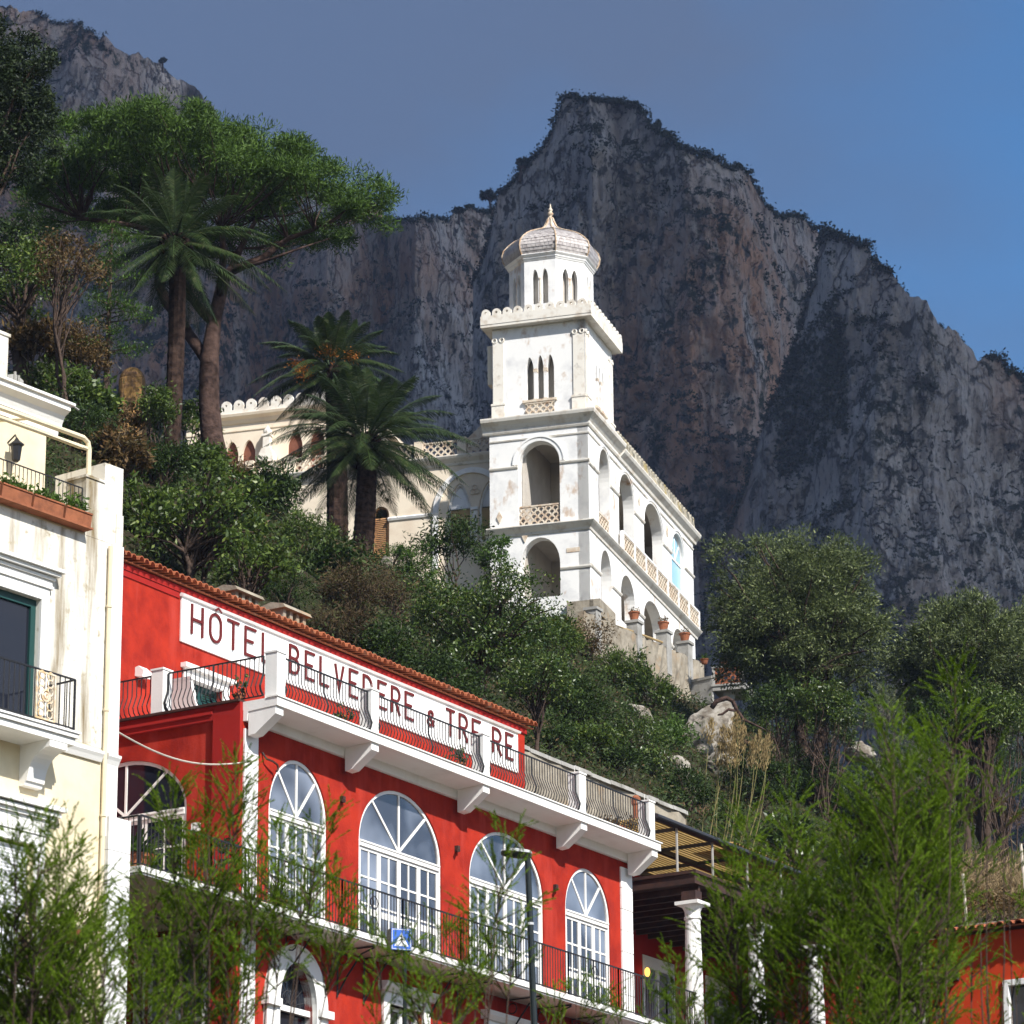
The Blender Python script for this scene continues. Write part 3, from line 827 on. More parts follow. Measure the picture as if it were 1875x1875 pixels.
# quoins of white blocks with open joints
for s0, s1 in ((.02, .50), (15.6, 16.13)):
    mb = MB(); z = 15.0 if s0 < 1 else 12
    z = 10.8
    while z < 20.6:
        mb.box(HF, s0, s1, .003, .045 + .004 * (int(z * 2) % 2), z, min(z + .50, 20.72)); z += .516
    part('quoin', mb, 'joint', hotel)
# red corner pilaster and parapet band on the return
part('pilaster', MB().box(HR, -.69, -.004, .003, .10, 8, 21.14), 'redband', hotel)
part('parapet_band', MB().profile(HR, [(.003, 20.84), (.10, 20.84), (.10, 20.96), (.14, 20.96), (.14, 21.02), (.10, 21.02), (.10, 21.14), (.003, 21.14)], -4.95, -.70), 'redband', hotel)
mb = MB().box(HR, -4.95, -.002, -.25, .17, 21.142, 21.19)
part('coping', mb, 'rust', hotel)
# terrace slab with fascia, sloped soffit and cantilever brackets
mb = MB().profile(HF, [(.003, 20.74), (.10, 20.74), (.12, 20.93), (.62, 20.955), (.85, 20.965), (.85, 21.15), (-4.49, 21.15), (-4.49, 20.98), (.003, 20.972)], .003, 16.14)
mb.box(HF, -.02, 16.19, .60, .88, 21.152, 21.18)
slab = part('terrace_slab', mb, 'white', hotel)
for s in (.16, 3.72, 8.22, 12.55, 15.92):
    part('bracket', MB().profile(HF, [(.125, 20.42), (.30, 20.44), (.80, 20.80), (.80, 20.962), (.625, 20.953), (.125, 20.928)], s - .14, s + .14), 'white', slab)
# roof railing: bellied bars between white posts
def railing(F, s0, s1, o, z0, z1, step=.118, belly=.12, r=.0145, rail=.022, mid=True, m='iron', name='railing', parent=None, low=.0, scroll=None):
    mb = MB()
    mb.tube([F(s0, o, z1), F(s1, o, z1)], rail, 4)
    mb.tube([F(s0, o, z0 + .06), F(s1, o, z0 + .06)], rail * .8, 4)
    n = max(1, int(round((s1 - s0) / step))); h = z1 - z0 - .06
    for i in range(n + 1):
        s = s0 + (s1 - s0) * i / n
        k = 2.0 if (mid and i in (0, n // 2, n)) else 1.0
        if belly:
            pts = [(o, z1), (o + belly * .02, z1 - h * .45), (o + belly, z1 - h * .78), (o + belly * .75, z1 - h * .9), (o, z0 + .06)]
        else:
            pts = [(o, z1), (o, z0 + (.0 if k > 1 else .06))]
        mb.tube([F(s, q, z) for q, z in pts], r * k, 4, caps=False)
    if scroll:
        for sc, zc in scroll:
            for rr, q in ((.14, 1), (.075, -1)):
                mb.tube([F(sc + q * rr * .4 + rr * math.cos(a * .7), o, zc + rr * math.sin(a * .7)) for a in range(9)], .012, 4, closed=True)
    return build(name, mb, M[m], parent)
PST = [(.17, .48), (3.69, 3.98), (8.23, 8.51), (12.49, 12.8), (15.82, 16.1)]
for a, b in PST:
    mb = MB().box(HF, a, b, .42, .72, 21.151, 22.16)
    mb.box(HF, a - .02, b + .02, .40, .74, 22.161, 22.2)
    for k in (a + .05, b - .05): mb.tube([HF(k, .57, 22.2), HF(k + .01, .57, 22.36)], .006, 4)
    part('railing_post', mb, 'white', hotel)
for i in range(4):
    railing(HF, PST[i][1] + .01, PST[i + 1][0] - .01, .62, 21.16, 22.12, parent=hotel)
mb = MB().box(HR, -2.36, -2.06, -.3, .02, 21.195, 22.16)
mb.box(HR, -2.38, -2.04, -.32, .04, 22.161, 22.2)
part('railing_post', mb, 'white', hotel)
railing(HR, -2.03, .40, -.14, 21.2, 22.1, parent=hotel)
railing(HR, -4.9, -2.38, -.14, 21.2, 22.1, parent=hotel)
# long balcony below the arched windows, wrapping round the return side
mb = MB().box(HF, -4.65, 18.4, .004, 1.0, 16.56, 16.70)
mb.box(HF, -4.65, -.004, -4.9, .0, 16.57, 16.695)
mb.box(HF, -4.67, 18.42, .99, 1.04, 16.60, 16.72)
mb.box(HF, -4.69, -4.651, -4.9, 1.04, 16.60, 16.72)
part('balcony_slab', mb, 'white', hotel)
seg = [-4.62 + 2.3 * i for i in range(11)]
for i in range(10):
    sc = [(seg[i] + 1.15, 17.45), (seg[i] + 1.15, 17.0)] if i % 2 else None
    railing(HF, seg[i], seg[i + 1], .95, 16.72, 17.72, step=.115, belly=0, r=.0135, parent=hotel, scroll=sc)
railing(HF.shift(-4.62, 0).__class__(HF(-4.62, 0, 0)[0], HF(-4.62, 0, 0)[1], YH + math.pi / 2), -4.7, .9, 0, 16.72, 17.72, belly=0, parent=hotel)
for s in (-4.0, -2.0, .5, 1.6, 3.5, 4.5, 7.0, 8.2, 10.3, 11.6, 13.2, 14.8):
    F = HF if s > 0 else None
    if s > 0:
        mb = MB()
        mb.tube([HF(s, .03, 15.55), HF(s, .03, 16.53), HF(s, .95, 16.53)], .022, 4)
        mb.tube([HF(s, .03, 15.6), HF(s, .25, 15.95), HF(s, .62, 16.4), HF(s, .95, 16.5)], .02, 4)
        mb.tube([HF(s, .17 + .12 * math.cos(a * .7), 16.33 + .12 * math.sin(a * .7)) for a in range(9)], .014, 4, closed=True)
        part('iron_bracket', mb, 'iron', hotel)
for t_ in (-4.4, -2.9, -.9):
    mb = MB()
    mb.tube([HR(t_, .03, 15.3), HR(t_, .03, 16.53), HR(t_, 1.7, 16.53)], .024, 4)
    mb.tube([HR(t_, .03, 15.3), HR(t_, .35, 15.75), HR(t_, 1.0, 16.3), HR(t_, 1.7, 16.5)], .022, 4)
    mb.tube([HR(t_, .25 + .18 * math.cos(a * .7), 16.28 + .18 * math.sin(a * .7)) for a in range(9)], .016, 4, closed=True)
    part('iron_bracket', mb, 'iron', hotel)
# ground-floor arched doorway with white surround
n = 20
mb = MB().ring(HF, arch(.86, 3.06, 11.5, 15.12, 16.40, n), arch(1.27, 2.62, 11.5, 15.12, 16.02, n), .10, -.2)
mb.ring(HF, arch(1.16, 2.74, 11.6, 15.12, 16.12, n), arch(1.275, 2.615, 11.6, 15.12, 16.015, n), .13, .102)
mb.box(HF, .78, 1.26, .003, .2, 15.0, 15.16); mb.box(HF, 2.63, 3.14, .003, .2, 15.0, 15.16)
mb.box(HF, 1.28, 2.61, -.05, -.15, 15.0, 15.12)
door = part('arched_doorway', mb, 'white', hotel)
part('fanlight', MB().prism(HF, arch_in(1.27, 2.62, 11.5, 15.13, 16.02, .02, n), -.18, -.19), 'darkglass', door)
mb = MB()
for k in range(9):
    th = R_(12 + k * 19.5); c0 = (1.945, 15.13)
    mb.tube([HF(c0[0] + .08 * math.cos(th), -.15, c0[1] + .08 * math.sin(th)), HF(c0[0] + .60 * math.cos(th), -.15, c0[1] + .80 * math.sin(th))], .012, 4)
for rr in (.25, .45): mb.tube([HF(1.945 + rr * math.cos(R_(q * 15)), -.15, 15.14 + rr * 1.3 * math.sin(R_(q * 15))) for q in range(13)], .010, 4)
part('fan_grille', mb, 'darkmetal', door)
# straight-headed ground-floor windows
def plain_window(F, a, b, z0, z1, parent, head=True, blind='glass'):
    mb = MB().ring(F, rect(a - .24, b + .24, z0 - .2, z1 + .24), rect(a, b, z0, z1), .07, -.18)
    if head:
        mb.profile(F, [(.003, z1 + .241), (.12, z1 + .241), (.22, z1 + .33), (.26, z1 + .42), (.003, z1 + .45)], a - .38, b + .38)
    m_ = (a + b) / 2
    mb.box(F, m_ - .05, m_ + .05, -.10, -.16, z0, z1)
    for q in (a + .04, b - .04): mb.box(F, q - .04, q + .04, -.11, -.16, z0, z1)
    for zz in (z0 + .04, z1 - .05, z1 - .8, z1 - 1.5):
        if zz > z0: mb.box(F, a + .09, m_ - .051, -.115, -.155, zz - .04, zz + .04); mb.box(F, m_ + .051, b - .09, -.115, -.155, zz - .04, zz + .04)
    w_ = part('window', mb, 'white', parent)
    part('pane', MB().box(F, a, b, -.165, -.172, z0, z1), blind, w_)
for a, b in ((5.45, 6.8), (9.6, 10.95), (13.5, 14.85)): plain_window(HF, a, b, 12.4, 15.72, hotel)
plain_window(HR, -2.35, -.85, 14.0, 16.2, hotel, head=False)
# small fittings
for s, z in ((3.62, 19.75), (8.2, 19.55), (12.5, 19.45)):
    mb = MB().box(HF, s - .05, s + .05, .003, .09, z, z + .13); mb.tube([HF(s - .02, .07, z + .03), HF(s - .15, .17, z - .01)], .04, 6)
    part('spotlight', mb, 'rust', hotel)
mb = MB()
mb.tube([HF(.68, .02, 20.22), HF(.72, .1, 20.08), HF(.86, .16, 20.05), HF(.96, .17, 20.02)] + [HF(.96 + .08 * math.sin(a * .6), .17, 19.94 + .08 * math.cos(a * .6)) for a in range(1, 6)], .024, 5)
part('wall_hook', mb, 'rust', hotel)
part('floodlight', MB().profile(HF, [(U0 + .003, 22.9), (U0 + .2, 22.86), (U0 + .24, 23.0), (U0 + .1, 23.12), (U0 + .003, 23.1)], 2.2, 2.5), 'white', hotel)
mb = MB().box(HR, -1.18, -1.02, .003, .12, 18.55, 18.72)
part('wall_lamp', mb, 'white', hotel)

# white folded sun lounger on the side terrace
lg = thing('sun_lounger', HF(2.6, -3.2, 21.16), 'white plastic lounger with raised back on side terrace', 'lounger')
mb = MB().profile(HF.shift(2.6, -3.2), [(-.35, 21.62), (.35, 21.62), (.35, 21.68), (-.35, 21.68)], -.2, .9)
for q in (-.1, .8):
    for w_ in (-.3, .3): mb.tube([HF(2.6 + q, -3.2 + w_, 21.17), HF(2.6 + q, -3.2 + w_, 21.62)], .03, 6)
part('seat', mb, 'white', lg)
F_ = HF.shift(2.6, -3.2)
mb = MB().prism(F_, [(-.2, 21.68), (-.12, 21.68), (-.52, 22.55), (-.62, 22.52)], -.35, .35)
mb.prism(F_, [(-.62, 22.525), (-.50, 22.555), (-.53, 22.62), (-.65, 22.59)], -.38, .38)
part('backrest', mb, 'white', lg)

# pots on the terrace and balcony
def pot_plant(p, r, h, label, leaf='l_gloss', n=260, L=.13, Wd=.05, spread=1.6, tall=1.6, name='potted_plant', group=None, m='terracotta', blade=False, onwall=None):
    t = thing(name, p, label, 'potted plant', group)
    build('pot', MB().lathe(p, [(r * .62, p[2]), (r * .92, p[2] + h * .85), (r * 1.05, p[2] + h * .86), (r * 1.05, p[2] + h), (r * .85, p[2] + h), (r * .8, p[2] + h * .85)], 14), M[m], t)
    if blade:
        P = []; ax = []
        for _ in range(n):
            az = random.uniform(0, 6.28); el = random.uniform(.35, 1.45); l_ = L * random.uniform(.7, 1.2)
            a0 = np.array([p[0], p[1], p[2] + h * .9]); pr = a0
            wv = np.array([-math.sin(az), math.cos(az), 0]) * Wd
            pts = []
            for k in range(5):
                f = k / 4
                d = np.array([math.cos(az) * math.cos(el) * l_ * f, math.sin(az) * math.cos(el) * l_ * f, math.sin(el) * l_ * f - l_ * .45 * f * f])
                pts.append((a0 + d, (1 - f) ** .6))
            for k in range(4):
                P.append([pts[k][0] - wv * pts[k][1], pts[k][0] + wv * pts[k][1], pts[k + 1][0] + wv * pts[k + 1][1] , pts[k + 1][0] - wv * pts[k + 1][1]])
        quads_mesh('leaves', np.array(P), M[leaf], t)
    else:
        P, ax, _ = crown_points((p[0], p[1], p[2] + h + r * tall * .6), (r * spread, r * spread, r * tall), 14, n // 14, r * .55, -.9, .3)
        quads_mesh('leaves', leaf_quads(P, L, Wd, .3, ax, .4), M[leaf], t)
    return t
pot_plant(HR(-.35, -.35, 21.19), .13, .25, 'spindly plant in dark pot left of the corner terrace post', n=160, L=.1, tall=2.2)
pot_plant(HF(3.35, .25, 21.16), .14, .26, 'leafy potted plant on terrace below the letters V and E', n=170, L=.1, tall=1.8)
pot_plant(HF(7.85, .3, 21.16), .17, .3, 'flowering pot beside terrace post after the letters TRE', n=220, L=.11, tall=1.7)
pot_plant(HF(15.0, .2, 21.16), .3, .25, 'low bushy planter at far right end of roof terrace', n=260, L=.12, tall=.9, spread=2.2, leaf='l_brown')
pot_plant(HF(-3.6, .1, 16.72), .36, .5, 'big pot of broad strap leaves on balcony corner', leaf='l_fern', n=90, L=1.0, Wd=.055, blade=True)
pot_plant(HF(-1.0, .25, 16.72), .26, .42, 'round dark shrub in pot before the red return wall', n=500, L=.12, tall=2.4, leaf='l_dark')
pot_plant(HF(.55, .55, 16.72), .2, .3, 'spiky plant in pot at foot of the left quoin', leaf='l_dark', n=60, L=.7, Wd=.03, blade=True)
tag(build('pot_tray', MB().box(HF, 1.15, 2.9, .32, .5, 21.153, 21.2).box(HF, 1.2, 2.85, .36, .46, 21.2, 21.22), M['white'], None, loc=HF(2, .4, 21.15)), 'long white tray on terrace edge under the letters B E L', 'tray')
tag(build('pot_tray', MB().box(HF, 4.1, 6.2, .32, .5, 21.153, 21.2).box(HF, 4.15, 6.15, .36, .46, 21.2, 21.22), M['white'], None, loc=HF(5, .4, 21.15)), 'long white tray on terrace edge under the ampersand', 'tray')
# ------------------------------------------------------------------ cream building at the left edge
cream = thing('cream_building', WF(-4, -2, 9.5), 'cream and white balconied building at left edge of the view', 'building')
mb = MB().wall(WF, rect(-9, 0, 18.3, 22.28), [rect(-4.35, -2.13, 18.2 + .11, 20.75)], 0, -.4)
part('upper_wall', mb, 'weather', cream)
mb = MB().wall(WF, rect(-9, 0, 8, 18.295), [rect(-4.1, -2.06, 13.75, 16.17)], 0, -.4)
mb.box(WF, -.4, 0, -9, -.401, 8, 22.27); mb.box(WF, -9, -.41, -9, -8.6, 8, 22.27); mb.box(WF, -9, -8.6, -8.59, -.41, 8, 22.27)
mb.box(WF, -8.59, -.41, -3.2, -3.1, 8, 22.2)
part('wall', mb, 'cream', cream)
mb = MB().box(WF, -8.99, -.01, -8.9, -.01, 22.284, 22.36)
part('terrace_floor', mb, 'cream', cream)
mb = MB().box(WF, -.5, .004, -1.3, .004, 22.285, 23.84).box(WF, -.5, .02, -3.4, -1.301, 22.37, 23.3)
mb.box(WF, -1.0, -.502, -.5, .004, 22.285, 23.42); mb.box(WF, -1.03, -.504, -.53, .03, 23.421, 23.47)
mb.box(WF, -.17, .012, .005, .03, 22.3, 22.9)
part('terrace_pillar', mb, 'weather', cream)
# corner pilaster, rainwater pipe and string course
mb = MB().box(WF, -.27, .02, .004, .05, 16.66, 22.28)
z = 8.2
while z < 16.5: mb.box(WF, -.25, .34, .004, .12, z, z + .62); z += .632
part('corner_pilaster', mb, 'joint', cream)
mb = MB().tube([WF(-.36, .07, 9), WF(-.36, .07, 22.2)], .045, 8)
for z in (11, 13, 15, 17, 19, 21): mb.tube([WF(-.36, .07, z), WF(-.36, .07, z + .05)], .06, 8)
part('rainwater_pipe', mb, 'cream', cream)
for a, b in ((-9, -.42), (-.30, .03)):
    mb = MB().profile(WF, [(.003, 18.02), (.05, 18.02), (.09, 18.10), (.13, 18.16), (.13, 18.21), (.055, 18.24), (.003, 18.25)] if a < -1 else [(.052, 18.02), (.09, 18.1), (.13, 18.16), (.13, 18.21), (.052, 18.24)], a, b)
    part('string_course', mb, 'white', cream)
# set-back attic storey
A0 = -2.0
mb = MB().wall(WF, rect(-9, -.06, 22.365, 25.05), [rect(-4.0, -2.6, 22.366, 24.6)], A0, A0 - .3)
mb.box(WF, -.4, -.06, -8, A0 - .301, 22.37, 25.05); mb.box(WF, -9, -.41, A0 - .9, A0 - .8, 22.37, 25.04)
part('attic_wall', mb, 'cream', cream)
mb = MB().profile(WF, [(A0 + .003, 25.0), (A0 + .04, 25.0), (A0 + .05, 25.1), (A0 + .14, 25.16), (A0 + .14, 25.2), (A0 + .22, 25.36), (A0 + .36, 25.44), (A0 + .36, 25.55), (A0 - 6, 25.55), (A0 - 6, 25.06), (A0 + .003, 25.06)], -9, .22)
mb.box(WF, -9, .30, A0 - 6, A0 + .42, 25.551, 25.60)
part('cornice', mb, 'white', cream)
mb = MB().box(WF, -9, -1.03, -6, A0 - .15, 25.601, 26.72).box(WF, -9, -1.0, -6.1, A0 - .12, 26.721, 26.78)
part('roof_room', mb, 'weather', cream)
mb = MB().prism(WF, [(-.62, 25.601), (-.18, 25.601), (-.18, 26.16), (-.40, 26.24), (-.62, 26.16)], A0 - .55, A0 - 1.55)
part('chimney', mb, 'greystone', cream)
mb = MB().tube([WF(-1.2, A0 + .2, 25.62), WF(.2, A0 + .25, 25.66), WF(.55, A0 + .25, 25.58)], .022, 5)
mb.tube([WF(-.95, A0 - .02, 25.6), WF(-.95, A0 - .02, 26.0)], .03, 5); mb.tube([WF(-.85, A0 - .02, 25.6), WF(-.85, A0 - .02, 25.95)], .03, 5)
part('roof_pipe', mb, 'greystone', cream)
# tubular awning frame over the terrace
mb = MB().tube([WF(-9, -.1, 24.10), WF(-1.25, -.1, 24.22), WF(-1.0, -.1, 24.22), WF(-.88, -.1, 24.16), WF(-.84, -.1, 24.02), WF(-.84, -.1, 23.47)], .05, 8)
mb.tube([WF(-9, -.1, 23.92), WF(-.9, -.1, 24.03)], .04, 8); mb.box(WF, -9, -1.05, -.16, -.06, 24.0, 24.02)
for s in (-2.5, -4.2): mb.tube([WF(s, -.1, 24.18), WF(s, A0, 24.5)], .03, 6)
part('awning_frame', mb, 'cream', cream)
railing(WF, -9, -1.03, -.06, 22.37, 23.2, step=.105, belly=0, r=.0095, rail=.015, parent=cream)
# lantern on the attic wall
ln = MB().tube([WF(-1.1, A0 + .003, 24.5), WF(-1.1, A0 + .2, 24.62), WF(-1.1, A0 + .24, 24.52)], .018, 5)
p = WF(-1.1, A0 + .24, 0)
ln.lathe(p, [(.02, 24.55), (.05, 24.5), (.15, 24.42), (.15, 24.40), (.11, 24.38), (.08, 24.1), (.04, 24.06)], 6)
part('wall_lantern', ln, 'iron', cream)
# flower boxes along the ledge
for i, (a, b) in enumerate(((-1.74, -1.05), (-2.58, -1.80), (-3.4, -2.64), (-4.2, -3.46))):
    c_ = WF((a + b) / 2, .08, 22.29)
    t = thing('flower_box', c_, ['terracotta trough nearest the terrace corner pillar, taller leaves', 'terracotta trough second from the terrace corner pillar', 'terracotta trough third from the terrace corner pillar', 'terracotta trough at left frame edge of terrace'][i], 'planter', 'flower boxes on the cream terrace')
    mb = MB().profile(WF, [(-.02, 22.365), (.20, 22.365), (.23, 22.59), (.25, 22.6), (.25, 22.63), (-.04, 22.63)], a, b)
    build('trough', mb, M['terracotta'], t)
    P = np.array([WF(random.uniform(a + .05, b - .05), random.uniform(0, .25), 22.62 + abs(random.gauss(0, .11 if i else .15))) for _ in range(240)])
    quads_mesh('leaves', leaf_quads(P, .12, .045, .2), M['l_fern'], t)
part('ledge', MB().box(WF, -9, -1.02, -.04, .24, 22.325, 22.36), 'terracotta', cream)
# french window with mouldings above
mb = MB().ring(WF, [(-4.55, 18.31), (-4.55, 20.98), (-1.93, 20.98), (-1.93, 18.31)], [(-4.35, 18.31), (-4.35, 20.75), (-2.13, 20.75), (-2.13, 18.31)], .06, .003, closed=False)
for z0, oo, ss in ((20.981, .10, .02), (21.04, .07, .0), (21.15, .12, .04), (21.22, .20, .1), (21.29, .27, .16)):
    mb.box(WF, -4.6 - ss, -1.88 + ss, .003, oo, z0, z0 + (.055 if z0 < 21.2 and z0 != 21.04 else .10 if z0 == 21.04 else .065))
fw = part('french_window', mb, 'white', cream)
mb = MB().ring(WF, rect(-4.345, -2.135, 18.32, 20.745), rect(-4.22, -2.26, 18.45, 20.6), -.08, -.16)
mb.box(WF, -3.32, -3.16, -.09, -.17, 18.45, 20.6); mb.box(WF, -2.80, -2.72, -.09, -.17, 18.45, 20.6) if False else None
mb.box(WF, -3.30, -3.18, -.07, -.089, 18.45, 20.6)
part('door', mb, 'green', fw)
part('pane', MB().box(WF, -4.22, -2.26, -.13, -.137, 18.45, 20.6), 'darkglass', fw)
# balcony with corbels
mb = MB().box(WF, -9, -1.82, .003, .80, 18.06, 18.14).box(WF, -9, -1.86, .003, .75, 17.93, 18.059).box(WF, -9, -1.79, .132, .83, 18.141, 18.18)
bal = part('balcony_slab', mb, 'white', cream)
for a, b in ((-2.5, -2.05), (-4.75, -4.3), (-7, -6.55)):
    pr = [(.003, 17.925), (.003, 17.18), (.14, 17.18), (.17, 17.26), (.20, 17.26)] + [(.72 - .50 * math.cos(R_(q)), 17.32 + .48 * math.sin(R_(q))) for q in range(10, 95, 12)] + [(.74, 17.82), (.74, 17.925)]
    part('corbel', MB().profile(WF, pr, a, b), 'white', bal)
mb = MB()
mb = MB()
rl = railing(WF, -9, -1.9, .74, 18.18, 19.15, step=.13, belly=0, r=.014, parent=cream)
C_ = WF(-1.9, 0, 0)
railing(Fr(C_[0], C_[1], YW + math.pi / 2), .0, .72, 0, 18.18, 19.15, step=.18, belly=0, r=.014, parent=cream, mid=False)
mb = MB()
for (s0, s1) in ((-2.92, -2.42),):
    mb.ring(WF, rect(s0, s1, 18.24, 19.12), rect(s0 + .03, s1 - .03, 18.27, 19.09), .775, .75)
    for q in range(6):
        for e in (0, 1):
            cc = (s0 + .14 + e * .22, 18.36 + q * .14)
            mb.tube([WF(cc[0] + .075 * math.cos(a * .785), .765, cc[1] + .075 * math.sin(a * .785)) for a in range(8)], .014, 4, closed=True)
    mb.tube([WF((s0 + s1) / 2 + .1 * math.cos(a * .52), .77, 18.68 + .1 * math.sin(a * .52)) for a in range(12)], .025, 5, closed=True)
    mb.tube([WF((s0 + s1) / 2 + .04 * math.cos(a * .785), .77, 18.68 + .04 * math.sin(a * .785)) for a in range(8)], .03, 5, closed=True)
part('ornamental_panel', mb, 'gold', rl)
# lower window with roller blind
mb = MB().ring(WF, rect(-4.32, -1.84, 13.6, 16.36), rect(-4.1, -2.06, 13.75, 16.17), .07, .003)
for z0, oo, ss in ((16.361, .10, .0), (16.46, .07, -.02), (16.66, .13, .06), (16.73, .20, .14), (16.83, .27, .22)):
    mb.box(WF, -4.5 - ss, -1.72 + ss, .003, oo, z0, z0 + (.095 if z0 < 16.6 else .065 if z0 < 16.8 else .08)) if z0 != 16.46 else mb.box(WF, -4.5, -1.75, .003, oo, 16.46, 16.655)
lw = part('window', mb, 'white', cream)
mb = MB(); z = 13.76
while z < 16.1:
    mb.profile(WF, [(-.09, z), (-.075, z + .03), (-.09, z + .062), (-.11, z + .062), (-.11, z)], -4.08, -2.14); z += .064
part('roller_blind', mb, 'roller', lw)
part('blind_rail', MB().box(WF, -2.135, -2.065, -.06, -.13, 13.76, 16.16), 'cream', lw)
# lower balcony
mb = MB().box(WF, -9, -1.35, .003, .72, 13.28, 13.45).box(WF, -9, -1.32, .003, .75, 13.451, 13.49)
part('balcony_slab', mb, 'white', cream)
railing(WF, -9, -1.4, .66, 13.5, 14.55, step=.12, belly=.1, r=.012, parent=cream)
C_ = WF(-1.4, 0, 0)
railing(Fr(C_[0], C_[1], YW + math.pi / 2), .0, .65, 0, 13.5, 14.55, step=.16, belly=.0, r=.012, parent=cream, mid=False)
hb = thing('hanging_basket', WF(-1.75, .8, 14.4), 'round reddish basket of trailing plants on the lower left railing', 'planter')
p = WF(-1.75, .82, 0)
build('bowl', MB().lathe(p, [(.10, 14.32), (.22, 14.37), (.30, 14.5), (.31, 14.53), (.26, 14.53), (.2, 14.45)], 14), M['terracotta'], hb)
P, ax, _ = crown_points((p[0], p[1], 14.72), (.42, .42, .3), 14, 22, .16, -.8, .3)
quads_mesh('leaves', leaf_quads(P, .09, .04, .3, ax, .4), M['l_brown'], hb)
pot_plant(WF(-1.7, .35, 13.49), .2, .35, 'terracotta pot of leggy foliage on lower left balcony', n=420, L=.12, tall=2.6, leaf='l_dark')

# hanging cable from the cream house to the hotel corner
A_, B_ = Vector(WF(-.38, .06, 18.75)), Vector(HF(.25, .08, 19.93))
cab = [A_.lerp(B_, i / 16) - Vector((0, 0, .34 * math.sin(math.pi * i / 16))) for i in range(17)]
tag(build('overhead_cable', MB().tube(cab, .018, 6), M['cable'], None, loc=cab[0]), 'pale cable slung between cream house and red hotel', 'cable')

# ------------------------------------------------------------------ white villa with tower
villa = thing('white_villa', VR(2, -2, 46.5), 'white Moorish villa with domed tower above the gardens', 'villa')
T = 4.55
ZB0, ZC2, ZC1, ZTOP = 46.2, 50.0, 54.8, 59.85
# tower, arcade storeys
mb = MB().wall(VL, rect(-T, -.002, ZB0, 50.0), [arch(-3.15, -1.35, 47.1, 48.6, 49.84, 20)], 0, -.5)
mb.wall(VL, rect(-T, -.002, 50.01, 54.8), [arch(-3.22, -1.32, 50.45, 53.2, 54.3, 22)], 0, -.5)
mb.box(VL, -T, -T + .4, -T, -.501, ZB0, 54.79)
part('tower_wall', mb, 'villa', villa)
AU = [(1.55, 3.40, 54.45), (4.85, 7.4, 54.42), (9.1, 12.4, 54.42), (14.0, 16.35, 54.35)]
AL = [(1.7, 3.5, 49.78), (4.95, 7.3, 49.62), (8.8, 12.2, 49.62), (13.9, 16.3, 49.6)]
UL = 18.1
mb = MB().wall(VR, rect(0, UL, ZB0, 50.0), [arch(a, b, 47.25, 48.45, t, 20) for a, b, t in AL], 0, -.5)
mb.wall(VR, rect(0, UL, 50.01, 54.8), [arch(a, b, 50.45, 53.05, t, 22) for a, b, t in AU], 0, -.5)
mb.box(VR, UL - .4, UL, -8, -.501, ZB0, 54.79)
part('arcade_wall', mb, 'villa', villa)
# gallery inside: floors, ceiling and rear wall
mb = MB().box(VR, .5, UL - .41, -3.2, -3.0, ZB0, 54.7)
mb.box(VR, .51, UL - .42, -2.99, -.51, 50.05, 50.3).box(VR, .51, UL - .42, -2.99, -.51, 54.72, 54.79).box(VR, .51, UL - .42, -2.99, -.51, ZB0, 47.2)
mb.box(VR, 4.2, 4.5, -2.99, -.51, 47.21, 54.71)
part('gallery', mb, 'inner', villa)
# mouldings wrap both faces of the tower
def wrap(prof, u1, v1, m, zoff=0, name='cornice'):
    """A moulding round the corner: profile (out, z), mitred."""
    n = len(prof)
    vs = [VL(-v1, o, z + zoff) for o, z in prof] + [VL(o, o, z + zoff) for o, z in prof] + [VR(u1, o, z + zoff) for o, z in prof]
    fs = []
    for k in (0, 1):
        for i in range(n):
            j = (i + 1) % n
            fs.append((k * n + i, k * n + j, (k + 1) * n + j, (k + 1) * n + i))
    fs += [tuple(range(n)), tuple(range(3 * n - 1, 2 * n - 1, -1))]
    return part(name, MB().add(vs, fs), m, villa)
wrap([(.003, 54.80), (.06, 54.80), (.10, 54.88), (.10, 54.98), (.22, 55.16), (.38, 55.30), (.42, 55.42), (.42, 55.48), (.003, 55.56)], T + .3, T + .3, 'villa_trim')
wrap([(.003, 50.0), (.05, 50.0), (.08, 50.1), (.24, 50.26), (.30, 50.34), (.30, 50.39), (.003, 50.44)], UL + .3, T + .2, 'villa_trim')
wrap([(.003, 54.42), (.04, 54.44), (.06, 54.50), (.003, 54.53)], UL, T, 'villa_trim', name='string_course')
# impost bands at the arch springings
def band(F, s0, s1, z, m='villa_trim', d=.07):
    return MB().profile(F, [(.003, z - .07), (d * .6, z - .06), (d, z), (d, z + .05), (.003, z + .08)], s0, s1)
for a, b in ((-T, -3.24), (-1.30, .065)): part('impost_band', MB().profile(VL, [(.003, 53.13), (.05, 53.14), (.08, 53.2), (.08, 53.25), (.003, 53.28)], a, b), 'villa_trim', villa)
for a, b in ((-T, -3.2), (-1.33, .065)): part('impost_band', MB().profile(VL, [(.003, 48.25), (.05, 48.26), (.08, 48.32), (.08, 48.37), (.003, 48.4)], a, b), 'villa_trim', villa)
for a, b in ((.004, 1.53), (3.42, 4.83), (7.42, 9.08), (12.42, 13.98), (16.37, UL)): part('impost_band', MB().profile(VR, [(.003, 53.0), (.05, 53.01), (.08, 53.06), (.08, 53.11), (.003, 53.14)], a, b), 'villa_trim', villa)
for a, b in ((.004, 1.68), (3.52, 4.93), (7.32, 8.78), (12.22, 13.88), (16.32, UL)): part('impost_band', MB().profile(VR, [(.003, 48.33), (.05, 48.34), (.08, 48.4), (.08, 48.45), (.003, 48.48)], a, b), 'villa_trim', villa)

